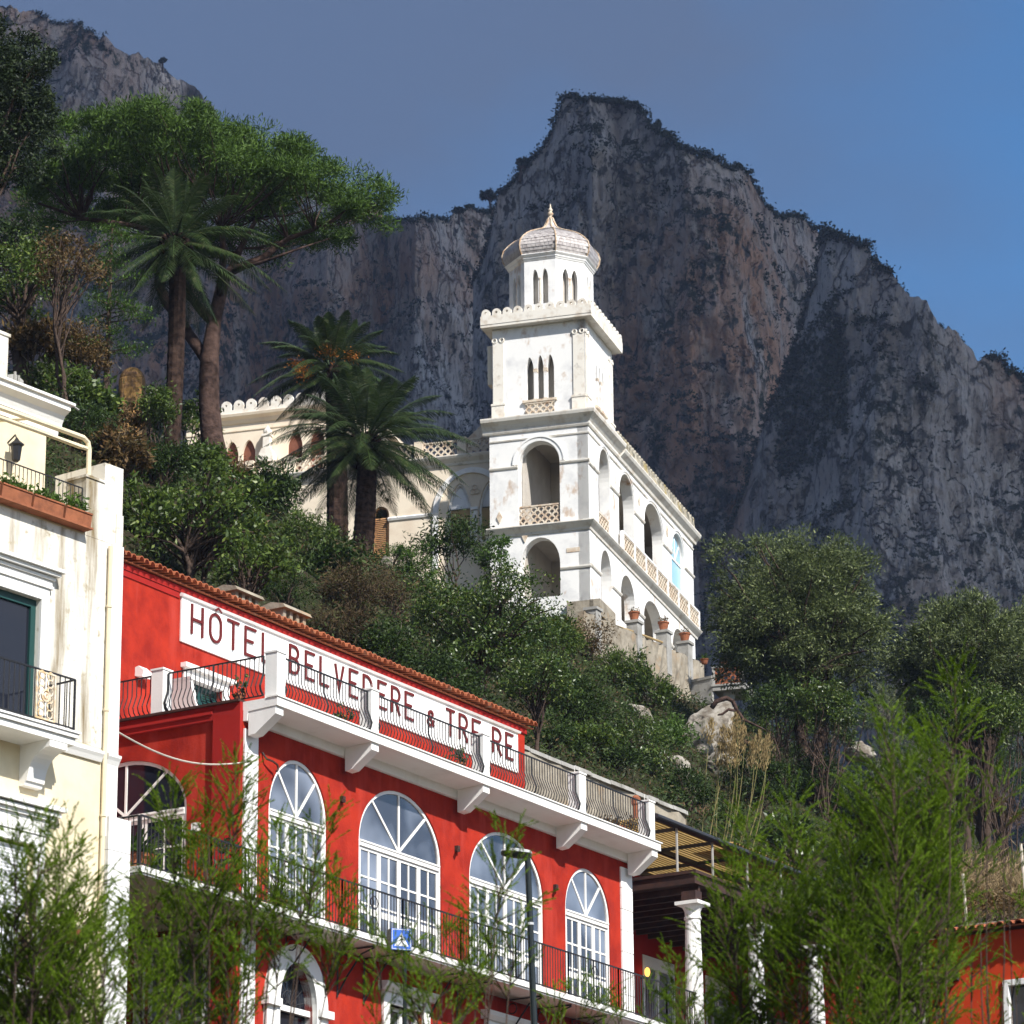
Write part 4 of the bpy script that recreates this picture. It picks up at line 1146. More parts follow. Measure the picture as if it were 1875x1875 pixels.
# archivolts
def archivolt(F, a, b, zs, t, d=.26):
    mb = MB()
    n = 22
    A = [p for p in arch(a - d, b + d, zs, zs, t + d, n)][2:]; B = arch(a - .01, b + .01, zs, zs, t + .01, n)[2:]
    C = [p for p in arch(a - d + .08, b + d - .08, zs, zs, t + d - .08, n)][2:]
    mb.ring(F, A, C, .075, .003, closed=False); mb.ring(F, C, B, .04, .003, closed=False)
    return mb
mb = archivolt(VL, -3.22, -1.32, 53.29, 54.3)
part('archivolt', mb, 'villa', villa)
for a, b, t in AU: part('archivolt', archivolt(VR, a, b, 53.15, t, .2), 'villa', villa)
# pierced balustrades
def lattice(F, s0, s1, z0, z1, o, parent, m='villa_lattice', name='balustrade'):
    mb = MB().box(F, s0, s1, o - .06, o + .06, z1 - .07, z1).box(F, s0, s1, o - .05, o + .05, z0, z0 + .06)
    r = .165; k = 0; z = z0 + .06
    row = 0
    while z < z1 - .08:
        s = s0 + (r if row % 2 else 0)
        while s <= s1:
            A, B = [], []
            for q in range(9):
                th = math.pi * q / 8
                x0, y0 = s + r * math.cos(th), z + r * 1.15 * math.sin(th)
                x1, y1 = s + (r - .06) * math.cos(th), z + (r - .06) * 1.15 * math.sin(th)
                cl = lambda x, y: (min(max(x, s0 + .002), s1 - .002), min(max(y, z0 + .062), z1 - .072))
                A.append(cl(x0, y0)); B.append(cl(x1, y1))
            mb.ring(F, A, B, o + .035 + .004 * (k % 3), o - .035 - .004 * (k % 3), closed=False)
            k += 1; s += 2 * r
        z += r * .95; row += 1
    return part(name, mb, m, parent, recalc=False)
lattice(VL, -3.21, -1.33, 50.46, 51.38, -.12, villa)
lattice(VR, 1.56, 3.39, 50.46, 51.38, -.12, villa)
for a, b, _ in AU[1:]: lattice(VR, a + .01, b - .01, 50.46, 51.3, -.1, villa)
mb = MB().box(VR, 4.6, UL + .1, .10, .26, 51.22, 51.32)
for s in np.arange(4.65, UL + .1, 1.92): mb.box(VR, s - .09, s + .09, .10, .26, 50.44, 51.219)
part('balcony_rail', mb, 'villa', villa)
for s in np.arange(4.75, UL - 1, 1.92): lattice(VR, s, s + 1.72, 50.44, 51.215, .18, villa)
# upper shaft
SO, SI = -.12, .12
mb = MB().wall(VL, rect(-T + .12, -.12, 55.5, ZTOP), [arch(-2.87, -2.50, 56.3, 57.75, 58.35, 14, True), arch(-2.36, -2.04, 56.3, 57.75, 58.40, 14, True), arch(-1.90, -1.56, 56.3, 57.75, 58.38, 14, True)], SO, SO - .35)
mb.wall(VR, rect(.12, T, 55.5, ZTOP), [arch(1.75, 2.1, 56.3, 57.75, 58.35, 14, True), arch(2.28, 2.62, 56.3, 57.75, 58.4, 14, True), arch(2.8, 3.15, 56.3, 57.75, 58.35, 14, True)], SO, SO - .35)
mb.box(VL, -T + .12, -T + .45, -T, SO - .351, 55.5, ZTOP); mb.box(VR, T - .3, T, -T + .46, SO - .351, 55.5, ZTOP)
mb.box(VL, -T + .46, -.5, -T + .31, SO - .36, 55.45, 55.55)
part('tower_shaft', mb, 'villa', villa)
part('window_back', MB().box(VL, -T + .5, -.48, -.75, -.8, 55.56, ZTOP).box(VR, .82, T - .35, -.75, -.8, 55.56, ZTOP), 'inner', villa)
for F, ss in ((VL, (-2.43, -1.97)), (VR, (2.19, 2.71))):
    for s in ss:
        mb = MB()
        pts = []
        for z0 in np.arange(56.36, 57.62, .06):
            th = z0 * 9
            pts.append(F(s + .018 * math.cos(th), -.2 + .018 * math.sin(th), z0))
        mb.tube(pts, .062, 7)
        mb.box(F, s - .09, s + .09, -.3, -.11, 57.62, 57.78); mb.box(F, s - .09, s + .09, -.3, -.11, 56.3, 56.37)
        part('twisted_column', mb, 'villa_lattice', villa)
mb = MB().box(VL, -3.0, -1.42, SO + .003, SO + .13, 56.18, 56.29)
part('sill', mb, 'villa_lattice', villa)
lattice(VL, -2.88, -1.55, 55.58, 56.17, SO + .04, villa)
mb = MB().box(VR, 1.6, 3.3, SO + .003, SO + .13, 56.18, 56.29)
part('sill', mb, 'villa_lattice', villa)
# shallow corner pilasters with bases and scroll caps
for F, ab in ((VL, ((-T + .10, -T + .72), (-.72, -.10))), (VR, ((.10, .72), (T - .72, T)))):
    for a, b in ab:
        mb = MB().box(F, a + .06, b - .06, SO + .003, SO + .05, 56.3, 59.2); mb.box(F, a, b, SO + .003, SO + .10, 55.56, 56.2); mb.box(F, a - .02, b + .02, SO + .003, SO + .13, 56.2, 56.29)
        for q in (a + .14, b - .14): mb.tube([F(q + .1 * math.cos(k * .7), SO + .05, 59.3 + .1 * math.sin(k * .7)) for k in range(9)], .04, 5, closed=True)
        part('pilaster', mb, 'villa_trim', villa)
mb = MB().box(VL, -T - .18, -T + .05, -.9, -.35, 57.35, 59.2)
part('wall_box', mb, 'villa_wing', villa)
# crenellated parapet on the tower
PO = .30
def crenel(F, s0, s1, o, z0, z1, zt_, step, parent, m='villa_trim', th=.16, name='parapet'):
    mb = MB().box(F, s0, s1, o - th, o, z0, z1)
    n = int((s1 - s0) / step); st = (s1 - s0) / n
    for i in range(n):
        c = s0 + st * (i + .5); r = st * .40; h = zt_ - z1
        A = [(c + r, z1 + .001)] + [(c + r * math.cos(math.pi * q / 8), z1 + h - r + r * math.sin(math.pi * q / 8)) for q in range(9)] + [(c - r, z1 + .001)]
        A = [(x, max(y, z1 + .001)) for x, y in A]
        hole = [(c + .06 * math.cos(q * .785), z1 + h - r * .9 + .06 * math.sin(q * .785)) for q in range(8)]
        mb.wall(F, A, [hole], o - .01, o - th + .01)
    return part(name, mb, m, parent)
mb = MB().box(VL, -T - PO, PO, -T - .3, PO - .02, 59.86, 59.98)
part('parapet_slab', mb, 'villa_trim', villa)
crenel(VL, -T - PO, PO - .165, PO, 59.985, 60.40, 60.72, .46, villa)
crenel(VR, -PO, T + .35, PO, 59.985, 60.40, 60.72, .46, villa)
crenel(VR, -PO + .17, T + .35, -T - .1, 59.985, 60.40, 60.72, .46, villa)
crenel(VL, -T - .05, PO - .17, -T - .2, 59.985, 60.40, 60.72, .46, villa)
# octagonal drum
oc = Vector(VR(T / 2 - .02, -T / 2, 0)); RD = 1.92
PH = -YV + R_(22.5)
mb = MB()
drumF = []
for k in range(8):
    yaw = YV + R_(45 * k)
    ap = RD * math.cos(R_(22.5)); hwf = RD * math.sin(R_(22.5))
    F = Fr(oc.x + math.cos(yaw) * ap, oc.y - math.sin(yaw) * ap, yaw)
    drumF.append(F)
    mb.wall(F, rect(-hwf, hwf, 59.98, 63.12), [arch(-.38, -.08, 61.0, 62.25, 62.68, 12, True), arch(.08, .38, 61.0, 62.25, 62.68, 12, True)], 0, -.22)
drum = part('drum', mb, 'villa', villa)
for F in drumF:
    part('lancet_window', MB().box(F, -.5, .5, -.30, -.33, 60.9, 62.75), 'inner', drum)
    part('colonnette', MB().tube([F(0, -.03, z) for z in (61.0, 61.05, 61.1, 62.15, 62.2, 62.25)], [.075, .075, .05, .05, .075, .075], 8), 'villa_lattice', drum)
PHV = -YV + R_(22.5)
mb = MB().lathe(oc, [(1.60, 63.121), (1.95, 63.121), (1.98, 63.18), (2.02, 63.22), (2.02, 63.26), (2.10, 63.34), (2.13, 63.38), (2.10, 63.41), (1.5, 63.42)], 8, PHV)
part('drum_cornice', mb, 'villa', villa)
# onion dome: eight gores covered with overlapping scales
DP = [(2.06, 63.40), (2.18, 63.62), (2.22, 63.88), (2.15, 64.14), (1.92, 64.40), (1.66, 64.62), (1.36, 64.80), (1.02, 64.96), (.70, 65.10), (.44, 65.24), (.28, 65.42), (.18, 65.62), (.11, 65.82)]
dome = part('dome', MB().lathe(oc, [(r * .985, z) for r, z in DP], 8, PHV), 'dome', villa)
zz = np.array([z for r, z in DP]); rr = np.array([r for r, z in DP])
arcl = np.concatenate([[0], np.cumsum(np.hypot(np.diff(zz), np.diff(rr)))])
Q = []
nr = 18
for i in range(nr):
    l0, l1 = arcl[-4] * i / nr, arcl[-4] * (i + 1.25) / nr
    r0, z0, r1, z1 = [np.interp(l, arcl, v) for l in (l0, l1) for v in (rr, zz)]
    r0 += .022
    w0, w1 = 2 * r0 * math.sin(R_(22.5)), 2 * r1 * math.sin(R_(22.5))
    n = max(1, int(round(w0 / .2)))
    for F in drumF:
        c0, c1 = r0 * math.cos(R_(22.5)) - RD * math.cos(R_(22.5)), r1 * math.cos(R_(22.5)) - RD * math.cos(R_(22.5))
        for j in range(n):
            f = (j + (.5 if i % 2 else 0)) / n
            a, b = f - .46 / n, f + .46 / n
            a, b = max(a, 0), min(b, 1)
            if b - a < .2 / n: continue
            jz = random.uniform(-.004, .004)
            Q.append([F((a - .5) * w0 * .98, c0 + jz, z0), F((b - .5) * w0 * .98, c0 + jz, z0), F((b - .5) * w1 * .98, c1 + .004, z1), F((a - .5) * w1 * .98, c1 + .004, z1)])
quads_mesh('dome_scales', np.array(Q), M['dome'], dome)
mb = MB()
for k in range(8):
    th = PHV + R_(45 * k)
    mb.tube([(oc.x + (r + .02) * math.cos(th), oc.y + (r + .02) * math.sin(th), z) for r, z in DP], .035, 5)
part('dome_rib', mb, 'domerib', dome)
mb = MB().lathe(oc, [(.13, 65.8), (.15, 65.86), (.06, 65.92), (.06, 65.96), (.12, 66.0), (.14, 66.07), (.10, 66.13), (.05, 66.16), (.09, 66.2), (.11, 66.26), (.07, 66.31), (.03, 66.34), (.05, 66.38), (.03, 66.46), (.008, 66.56)], 12)
part('finial', mb, 'villa_lattice', dome, smooth=True)
# arcade roofline
mb = MB().profile(VR, [(.003, 54.80), (.08, 54.80), (.12, 54.92), (.30, 55.10), (.36, 55.22), (.36, 55.28), (-.6, 55.30), (-.6, 54.80)], T + .32, UL + .36)
part('eaves', mb, 'villa_trim', villa)
crenel(VR, T + .02, UL + .1, .1, 55.305, 55.75, 56.1, .4, villa, m='lichen')
mb = MB().box(VR, T + .05, UL, -8, -.62, 54.81, 55.3)
part('roof_slab', mb, 'greystone', villa)
# blue-glazed arched window at the far end of the arcade
a, b, t = AU[3]
mb = MB().ring(VR, arch(a + .01, b - .01, 50.47, 53.05, t - .01, 22), arch_in(a, b, 50.47, 53.05, t, .1, 22), -.12, -.2)
c = (a + b) / 2
mb.box(VR, a + .1, b - .1, -.125, -.19, 52.98, 53.08)
for k, th in enumerate((45, 90, 135)): mb.ribbon(VR, [(c, 53.09), (c + 1.03 * math.cos(R_(th)), 53.09 + 1.18 * math.sin(R_(th)))], .06, -.13 - .002 * k, -.18)
gw = part('glazed_arch', mb, 'villa', villa)
part('pane', MB().prism(VR, arch_in(a, b, 50.47, 53.05, t, .09, 22), -.16, -.166), 'blueglass', gw)
# diamond wall ornaments
for F, s, z, o in ((VL, -4.1, 50.95, .003), (VL, -2.95, 49.95, .003), (VR, 8.25, 53.9, .003), (VR, 13.2, 53.9, .003)):
    part('wall_ornament', MB().prism(F, [(s, z - .28), (s + .13, z), (s, z + .28), (s - .13, z)], o, o + .05), 'villa_lattice', villa)
part('name_panel', MB().box(VL, -1.05, -.45, .003, .02, 49.02, 49.22), 'villa_lattice', villa)

# long wing left of the tower
WO = -2.0
WL0 = -21.0
big = (-7.35, -4.75)
wh = [arch(-7.2, -6.05, 50.6, 52.15, 53.45, 18, True), arch(-5.72, -4.6, 50.6, 52.15, 53.45, 18, True), arch(-10.75, -9.95, 49.6, 52.3, 52.75, 14), arch(-16.6, -14.9, 48.6, 51.2, 52.0, 18)]
mb = MB().wall(VL, rect(WL0, -T - .01, 46.5, 54.66), wh, WO, WO - .4)
mb.box(VL, WL0, WL0 + .4, WO - 9, WO - .401, 46.5, 54.65)
mb.box(VL, WL0 + .4, -T, WO - 9, WO - .41, 54.3, 54.65)
part('wing_wall', mb, 'villa_wing', villa)
part('wing_room', MB().box(VL, WL0 + .5, -T - .02, WO - 1.6, WO - 1.65, 46.6, 54.2), 'inner', villa)
mb = MB().profile(VL, [(WO + .003, 54.3), (WO + .06, 54.32), (WO + .10, 54.42), (WO + .28, 54.58), (WO + .34, 54.68), (WO + .34, 54.73), (WO - .5, 54.75), (WO - .5, 54.661), (WO + .003, 54.661)], WL0 - .2, -T - .01)
part('wing_cornice', mb, 'villa_trim', villa)
s = WL0
while s < -T - 2:
    lattice(VL, s + .42, s + 2.0, 54.76, 55.5, WO + .05, villa)
    part('parapet_pier', MB().box(VL, s, s + .41, WO - .12, WO + .2, 54.752, 55.58), 'villa_wing', villa); s += 2.05
# big round arch over the paired windows
A = arch(-7.6 - .25, -4.55 + .3, 52.1, 52.1, 54.12, 24)[2:]; B = arch(-7.6, -4.55, 52.1, 52.1, 53.88, 24)[2:]
A = [(min(x, -T - .012), y) for x, y in A]; B = [(min(x, -T - .03), y) for x, y in B]
part('archivolt', MB().ring(VL, A, B, WO + .12, WO + .003, closed=False), 'villa', villa)
mb = MB()
for a_, b_ in ((-8.0, -7.6),): mb.profile(VL, [(WO + .003, 52.0), (WO + .06, 52.02), (WO + .10, 52.12), (WO + .003, 52.2)], a_ - 2.0, b_)
mb.box(VL, -7.86, -7.6, WO + .003, WO + .1, 49.5, 52.0)
part('pilaster', mb, 'villa', villa)
pts = [VL(-5.88 + .02 * math.cos(z * 7), WO + .02 + .02 * math.sin(z * 7), z) for z in np.arange(50.55, 52.1, .08)]
mb = MB().tube(pts, .12, 8); mb.box(VL, -6.05, -5.72, WO - .1, WO + .16, 52.1, 52.22)
part('twisted_column', mb, 'villa', villa)
mb = MB()
for q in range(3):
    th = R_(90 + 120 * q)
    mb.tube([VL(-5.88 + .13 * math.cos(th) + .12 * math.cos(k * .7), WO + .03, 53.05 + .13 * math.sin(th) + .12 * math.sin(k * .7)) for k in range(9)], .035, 5, closed=True)
part('trefoil', mb, 'villa_lattice', villa)
for k, (a_, b_) in enumerate(((-7.2, -6.05), (-5.72, -4.6))):
    w_ = part('window', MB().ring(VL, arch(a_ + .01, b_ - .01, 50.61, 52.15, 53.44, 18, True), arch_in(a_, b_, 50.6, 52.15, 53.45, .1, 18, True), WO - .1, WO - .2), 'villa', villa)
    part('blind', MB().box(VL, a_ + .05, b_ - .05, WO - .22, WO - .24, 50.65, 52.25), 'panel', w_)
    part('tympanum', MB().prism(VL, [(x, max(y, 52.26)) for x, y in arch_in(a_, b_, 52.26, 52.3, 53.45, .06, 18, True)], WO - .22, WO - .25), 'roller', w_)
mb = MB()
z = 49.65
while z < 52.2: mb.profile(VL, [(WO - .12, z), (WO - .17, z + .08), (WO - .18, z + .08), (WO - .13, z)], -10.68, -10.02); z += .09
mb.ring(VL, arch(-10.74, -9.96, 49.61, 52.3, 52.74, 14), arch_in(-10.75, -9.95, 49.6, 52.3, 52.75, .08, 14), WO - .05, WO - .2)
part('shuttered_door', mb, 'oakshutter', villa)
part('window', MB().prism(VL, arch_in(-16.6, -14.9, 48.6, 51.2, 52.0, .03, 18), WO - .2, WO - .24), 'shutter', villa)
mb = archivolt(VL, -16.6, -14.9, 51.2, 52.0, .2)
build('archivolt', MB().add([(p[0] - VL.n[0] * 2.0, p[1] - VL.n[1] * 2.0, p[2]) for p in mb.v], mb.f), M['villa'], villa)
# stepped pierced wall climbing to the tower
mb = MB()
st = [(-6.6 + .42 * i, 55.52 + .36 * i) for i in range(5)]
poly = [(-6.7, 54.76)]
for s_, z_ in st: poly += [(s_, z_ + .1), (s_ + .30, z_ + .36)]
poly += [(-T - .01, 57.3), (-T - .01, 54.76)]
holes_ = []
for i in range(6):
    for j in range(5):
        c0, c1 = -6.2 + i * .34, 55.1 + j * .42
        if c1 < 55.3 + (c0 + 6.6) * .86 - .15 and c0 < -T - .25: holes_.append([(c0 + .1 * math.cos(q * 1.047), c1 + .14 * math.sin(q * 1.047)) for q in range(6)])
mb.wall(VL, poly, holes_, WO - .6, WO - .8)
part('stepped_parapet', mb, 'villa_lattice', villa)
# upper storey set back behind the wing parapet
UO = -4.6
uh = [arch(-19.0, -18.35, 55.9, 57.0, 57.65, 14, True), arch(-18.15, -17.5, 55.9, 57.0, 57.65, 14, True), arch(-15.9, -15.15, 55.7, 57.1, 57.9, 14, True), arch(-14.8, -14.05, 55.7, 57.1, 57.9, 14, True)]
mb = MB().wall(VL, rect(-21, -12.6, 54.66, 58.75), uh, UO, UO - .3)
mb.box(VL, -12.9, -12.6, UO - 6, UO - .301, 54.66, 58.75); mb.box(VL, -21, -20.7, UO - 6, UO - .301, 54.66, 58.75)
part('upper_storey', mb, 'villa_wing', villa)
for a_, b_ in ((-19.0, -18.35), (-18.15, -17.5), (-15.9, -15.15), (-14.8, -14.05)):
    part('shutter', MB().prism(VL, arch(a_ - .05, b_ + .05, 55.6, 57.0, 57.95, 14, True), UO - .16, UO - .2), 'shutter', villa)
mb = MB().profile(VL, [(UO + .003, 58.1), (UO + .05, 58.12), (UO + .05, 58.2), (UO + .003, 58.22)], -21, -12.58)
mb.profile(VL, [(UO + .003, 58.5), (UO + .06, 58.5), (UO + .14, 58.66), (UO + .30, 58.78), (UO + .34, 58.9), (UO - 6.1, 58.92), (UO - 6.1, 58.751), (UO + .003, 58.751)], -21.2, -12.3)
part('upper_cornice', mb, 'villa_wing', villa)
crenel(VL, -21.1, -12.4, UO + .2, 58.925, 59.15, 59.62, .62, villa, m='villa_trim')
mb = MB().box(VL, -17.15, -16.45, UO + .003, UO + .5, 54.7, 56.7)
mb.prism(VL, [(-17.15, 56.701), (-16.45, 56.701), (-16.6, 57.0), (-17.0, 57.0)], UO + .02, UO + .48)
mb.box(VL, -16.97, -16.63, UO + .1, UO + .42, 57.001, 57.6); mb.box(VL, -17.02, -16.58, UO + .06, UO + .46, 57.601, 57.7)
c_ = VL(-16.8, UO + .26, 0); mb.lathe(c_, [(.14, 57.7), (.2, 57.8), (.2, 57.9), (.12, 58.0), (.03, 58.15)], 8)
part('chimney', mb, 'villa_trim', villa)
# ------------------------------------------------------------------ veranda beside the hotel, with reed canopy above
ver = thing('veranda', HF(21, -1, 14), 'dark roofed veranda with white columns right of red hotel', 'veranda')
mb = MB().wall(HF, rect(16.12, 27, 11, 22.05), [rect(22.0, 23.7, 16.71, 19.85), rect(25.4, 26.8, 16.71, 19.85), rect(18.6, 20.2, 16.71, 19.6)], -3.0, -3.3)
mb.box(HF, 26.7, 27, -2.99, .8, 11, 20.4)
build('wall', mb, M['redband'], ver)
build('coping', MB().box(HF, 16.12, 27.05, -3.35, -2.93, 22.051, 22.13), M['white'], ver)
mb = MB().box(HF, 17.5, 27.2, -2.99, 1.02, 20.42, 20.66).box(HF, 17.45, 27.25, -2.98, 1.08, 20.661, 20.74)
s = 17.8
while s < 27: mb.box(HF, s, s + .1, -2.9, .95, 20.26, 20.419); s += .62
build('roof', mb, M['rust'], ver)
build('floor', MB().box(HF, 18.43, 27.1, -2.99, 1.0, 16.54, 16.69).box(HF, 16.14, 18.42, -2.99, -.01, 16.54, 16.69), M['greystone'], ver)
for s in (17.72, 21.0, 24.3):
    c_ = HF(s, .82, 0)
    mb = MB().lathe(c_, [(.27, 16.72), (.27, 16.84), (.22, 16.9), (.225, 17.0), (.215, 18.2), (.185, 19.52), (.185, 19.55), (.215, 19.57), (.215, 19.62), (.19, 19.64), (.195, 19.76), (.25, 19.86), (.29, 19.90)], 20)
    mb.box(HF, s - .32, s + .32, .50, 1.14, 19.905, 19.99)
    build('column', mb, M['white'], ver, smooth=False)
    build('beam_block', MB().box(HF, s - .16, s + .16, .6, 1.0, 19.992, 20.259), M['rust'], ver)
for a, b in ((22.0, 23.7), (25.4, 26.8), (18.6, 20.2)):
    zt_ = 19.85 if a > 20 else 19.6
    mb = MB().ring(HF, rect(a + .01, b - .01, 16.72, zt_ - .01), rect(a + .12, b - .12, 16.8, zt_ - .3), -2.98, -3.1)
    m_ = (a + b) / 2; mb.box(HF, m_ - .06, m_ + .06, -3.0, -3.09, 16.81, zt_ - .31)
    w_ = build('window', mb, M['roller'], ver)
    build('pane', MB().box(HF, a + .1, b - .1, -3.06, -3.07, 16.8, zt_ - .2), M['glass'], w_)
for i in range(4): railing(HF, 18.42 + 2.15 * i, 18.42 + 2.15 * (i + 1), .95, 16.72, 17.72, step=.1, belly=0, r=.012, parent=ver, scroll=[(19.5 + 2.15 * i, 17.45), (19.5 + 2.15 * i, 17.0)])
lampm = bpy.data.materials.new('lamp_glow'); lampm.use_nodes = True
lb = lampm.node_tree.nodes['Principled BSDF']; lb.inputs['Emission Color'].default_value = (1, .48, .09, 1); lb.inputs['Emission Strength'].default_value = 1.6; lb.inputs['Base Color'].default_value = (.8, .6, .3, 1)
c_ = HF(21.9, -2.8, 0)
wl = build('wall_lamp', MB().tube([HF(21.9, -2.99, 19.2), HF(21.9, -2.8, 19.2)], .03, 6), M['iron'], ver)
build('bulb_shade', MB().lathe(c_, [(.03, 19.22), (.06, 19.26), (.075, 19.34), (.06, 19.42), (.02, 19.46)], 12), lampm, wl)
pot_plant(HF(20.0, .4, 16.69), .3, .5, 'dark leafy bush spilling over veranda railing by first column', n=900, L=.14, tall=2.2, spread=2.6, leaf='l_dark')
pot_plant(HF(22.3, .5, 16.69), .26, .4, 'dark leafy bush on veranda between the columns', n=600, L=.14, tall=2.0, spread=2.2, leaf='l_gloss')

can = thing('reed_canopy', HF(20.5, -1.5, 20.74), 'straw reed canopy on dark beams above the veranda', 'canopy')
mb = MB(); o = -4.4
while o < .4:
    mb.tube([HF(16.45, o, 21.93 + random.uniform(0, .012)), HF(24.6, o, 21.93 + random.uniform(0, .012))], .016, 3, caps=False); o += .12
build('reed_stems', mb, M['reed'], can, recalc=False)
mb = MB()
for k_ in range(60):
    for j_ in range(8):
        a_, b_ = 16.45 + 8.15 * j_ / 8, 16.45 + 8.15 * (j_ + 1) / 8; o_ = -4.4 + 4.8 * k_ / 60
        mb.add([HF(a_, o_, 21.952), HF(b_, o_, 21.952), HF(b_, o_ + .078, 21.952), HF(a_, o_ + .078, 21.952)], [(0, 1, 2, 3)])
build('reed_mat', mb, M['reedsheet'], can, recalc=False)
mb = MB().box(HF, 16.4, 24.9, .42, .54, 21.88, 22.02).box(HF, 16.4, 24.9, -1.05, -.95, 21.78, 21.90).box(HF, 16.4, 24.9, -2.75, -2.65, 21.78, 21.90)
s = 17.65
while s < 25: mb.box(HF, s - .03, s + .03, -4.4, .419, 21.82, 21.90); s += 1.85
mb.tube([HF(16.4, .60, 21.93), HF(25.6, .60, 21.90)], .06, 8)
build('beam', mb, M['darkmetal'], can)
for s in (17.66, 19.5, 21.35, 23.2, 24.8):
    build('post', MB().tube([HF(s, .46, 20.745), HF(s, .46, 21.88)], .035, 6), M['greystone'], can)
mb = MB(); s = 20.6
while s < 25.4:
    n = 6
    A = [(s + .085 * math.cos(math.pi * q / n), .07 * math.sin(math.pi * q / n)) for q in range(n + 1)]
    vs = [HF(a, .52, 22.03 + h) for a, h in A] + [HF(a, -.5, 22.12 + h) for a, h in A]
    mb.add(vs, [(q, q + 1, n + 2 + q, n + 1 + q) for q in range(n)]); s += .18
build('edge_tiles', mb, M['reed'], can, recalc=False)
vp = thing('flue_pipe', HF(17.9, -.8, 21.96), 'short terracotta flue pipe standing above the reed canopy', 'pipe')
c_ = HF(17.9, -.8, 0)
build('pipe', MB().lathe(c_, [(.085, 21.96), (.085, 22.68)], 12), M['terracotta'], vp)
build('cowl', MB().lathe(c_, [(.105, 22.68), (.115, 22.7), (.115, 22.86), (.06, 22.92)], 12), M['terracotta'], vp)
tag(build('grey_annex', MB().wall(HF, rect(17.0, 24.2, 20.0, 23.0), [rect(20.0, 20.9, 21.5, 22.5)], -4.9, -5.2).box(HF, 17.0, 24.2, -5.19, -6.5, 22.6, 22.99), M['greystone'], None, loc=HF(20, -5, 20)), 'low grey rendered wall seen beneath the reed canopy', 'wall')

# ------------------------------------------------------------------ garden walls
def rough_wall(name, F, s0, s1, o0, o1, z0, z1, label, m='stone', slope=0.0, n=30, cap=True, cat='wall'):
    t = thing(name, F((s0 + s1) / 2, (o0 + o1) / 2, z0), label, cat)
    mb = MB()
    S = np.linspace(s0, s1, n); K = 9
    H = np.linspace(0, 1, K)
    rr_ = lambda a: random.uniform(-a, a)
    vs = []
    for s in S:
        for h in H: vs.append(F(s + rr_(.05), o1 + rr_(.07), z0 + (z1 + slope * (s - s0) - z0) * h))
    mb.add(vs, [(i * K + j, (i + 1) * K + j, (i + 1) * K + j + 1, i * K + j + 1) for i in range(n - 1) for j in range(K - 1)])
    zt_ = lambda s: z1 + slope * (s - s0)
    mb.add([F(s0, o1, z0), F(s0, o0, z0), F(s0, o0, zt_(s0)), F(s0, o1, zt_(s0)), F(s1, o1, z0), F(s1, o0, z0), F(s1, o0, zt_(s1)), F(s1, o1, zt_(s1))], [(0, 1, 2, 3), (5, 4, 7, 6), (1, 5, 6, 2), (3, 2, 6, 7)])
    build('masonry', mb, M[m], t, recalc=False)
    if cap:
        mb = MB(); s = s0
        while s < s1 - .05:
            e = min(s + random.uniform(.6, 1.1), s1); j = rr_(.02)
            mb.add([F(a, o, zt_(a) + .01 + h + j) for a in (s, e - .02) for o, h in ((o0 - .06, 0), (o1 + .08, 0), (o1 + .06, .12), (o0 - .04, .12))], [(0, 1, 2, 3), (7, 6, 5, 4), (0, 4, 5, 1), (1, 5, 6, 2), (2, 6, 7, 3), (3, 7, 4, 0)])
            s = e
        build('coping', mb, M['greystone'], t)
    return t
rough_wall('retaining_wall', HF, 18.5, 34, -8.6, -8.1, 20.5, 26.55, 'long stone retaining wall with pale coping behind the roof terrace')
# terrace wall below the villa, with pillars, pots and rail
p0, p1 = at(1095, 1112, 148.2), at(1284, 1196, 158.5)
yw = math.atan2(p1.x - p0.x, p1.y - p0.y)
GF = Fr(p0.x, p0.y, yw); GL_ = math.hypot(p1.x - p0.x, p1.y - p0.y)
gw = rough_wall('garden_wall', GF, -1.5, GL_ + .3, -.6, 0, 39.5, p0.z - .55, 'weathered stone wall carrying the villa terrace above the shrubs', slope=(p1.z - p0.z) / GL_, cap=False, n=40)
mb = MB(); pots = []
for k, (px, py) in enumerate(((1095, 1118), (1168, 1142), (1222, 1160), (1262, 1180))):
    q = at(px, py, 148.2 + (px - 1095) / 189 * 10.3); s = (q.x - GF.x) * GF.a[0] + (q.y - GF.y) * GF.a[1]
    build('pillar', MB().box(GF, s - .26, s + .26, -.5, .03, q.z - 1.9, q.z).box(GF, s - .32, s + .32, -.56, .09, q.z + .001, q.z + .12), M['greystone'], gw)
    pots.append((s, q.z + .12))
for (s, z), lb_ in zip(pots[1:], ('terracotta pot on wall pillar nearest the tower', 'terracotta pot on the middle wall pillar', 'terracotta pot on far wall pillar by villa end')):
    pot_plant(GF(s, -.23, z), .25, .42, lb_, n=90, L=.12, tall=.7, spread=.9, leaf='l_brown', group='pots on the garden wall')
rl_ = MB().tube([GF(pots[0][0], -.2, pots[0][1] - .45), GF(pots[1][0], -.2, pots[1][1] - .5)], .05, 6); rl_.tube([GF(pots[1][0], -.2, pots[1][1] - .5), GF(pots[2][0], -.2, pots[2][1] - .55)], .05, 6)
build('handrail', rl_, M['panel'], gw)
tag(build('brick_plinth', MB().box(VR, -.25, 2.2, .02, .5, 46.0, 46.72).box(VL, -1.0, .2, .03, .25, 46.0, 46.7), M['stone'], None, loc=VR(1, .5, 46)), 'low brown stone plinth at foot of the tower corner', 'plinth')
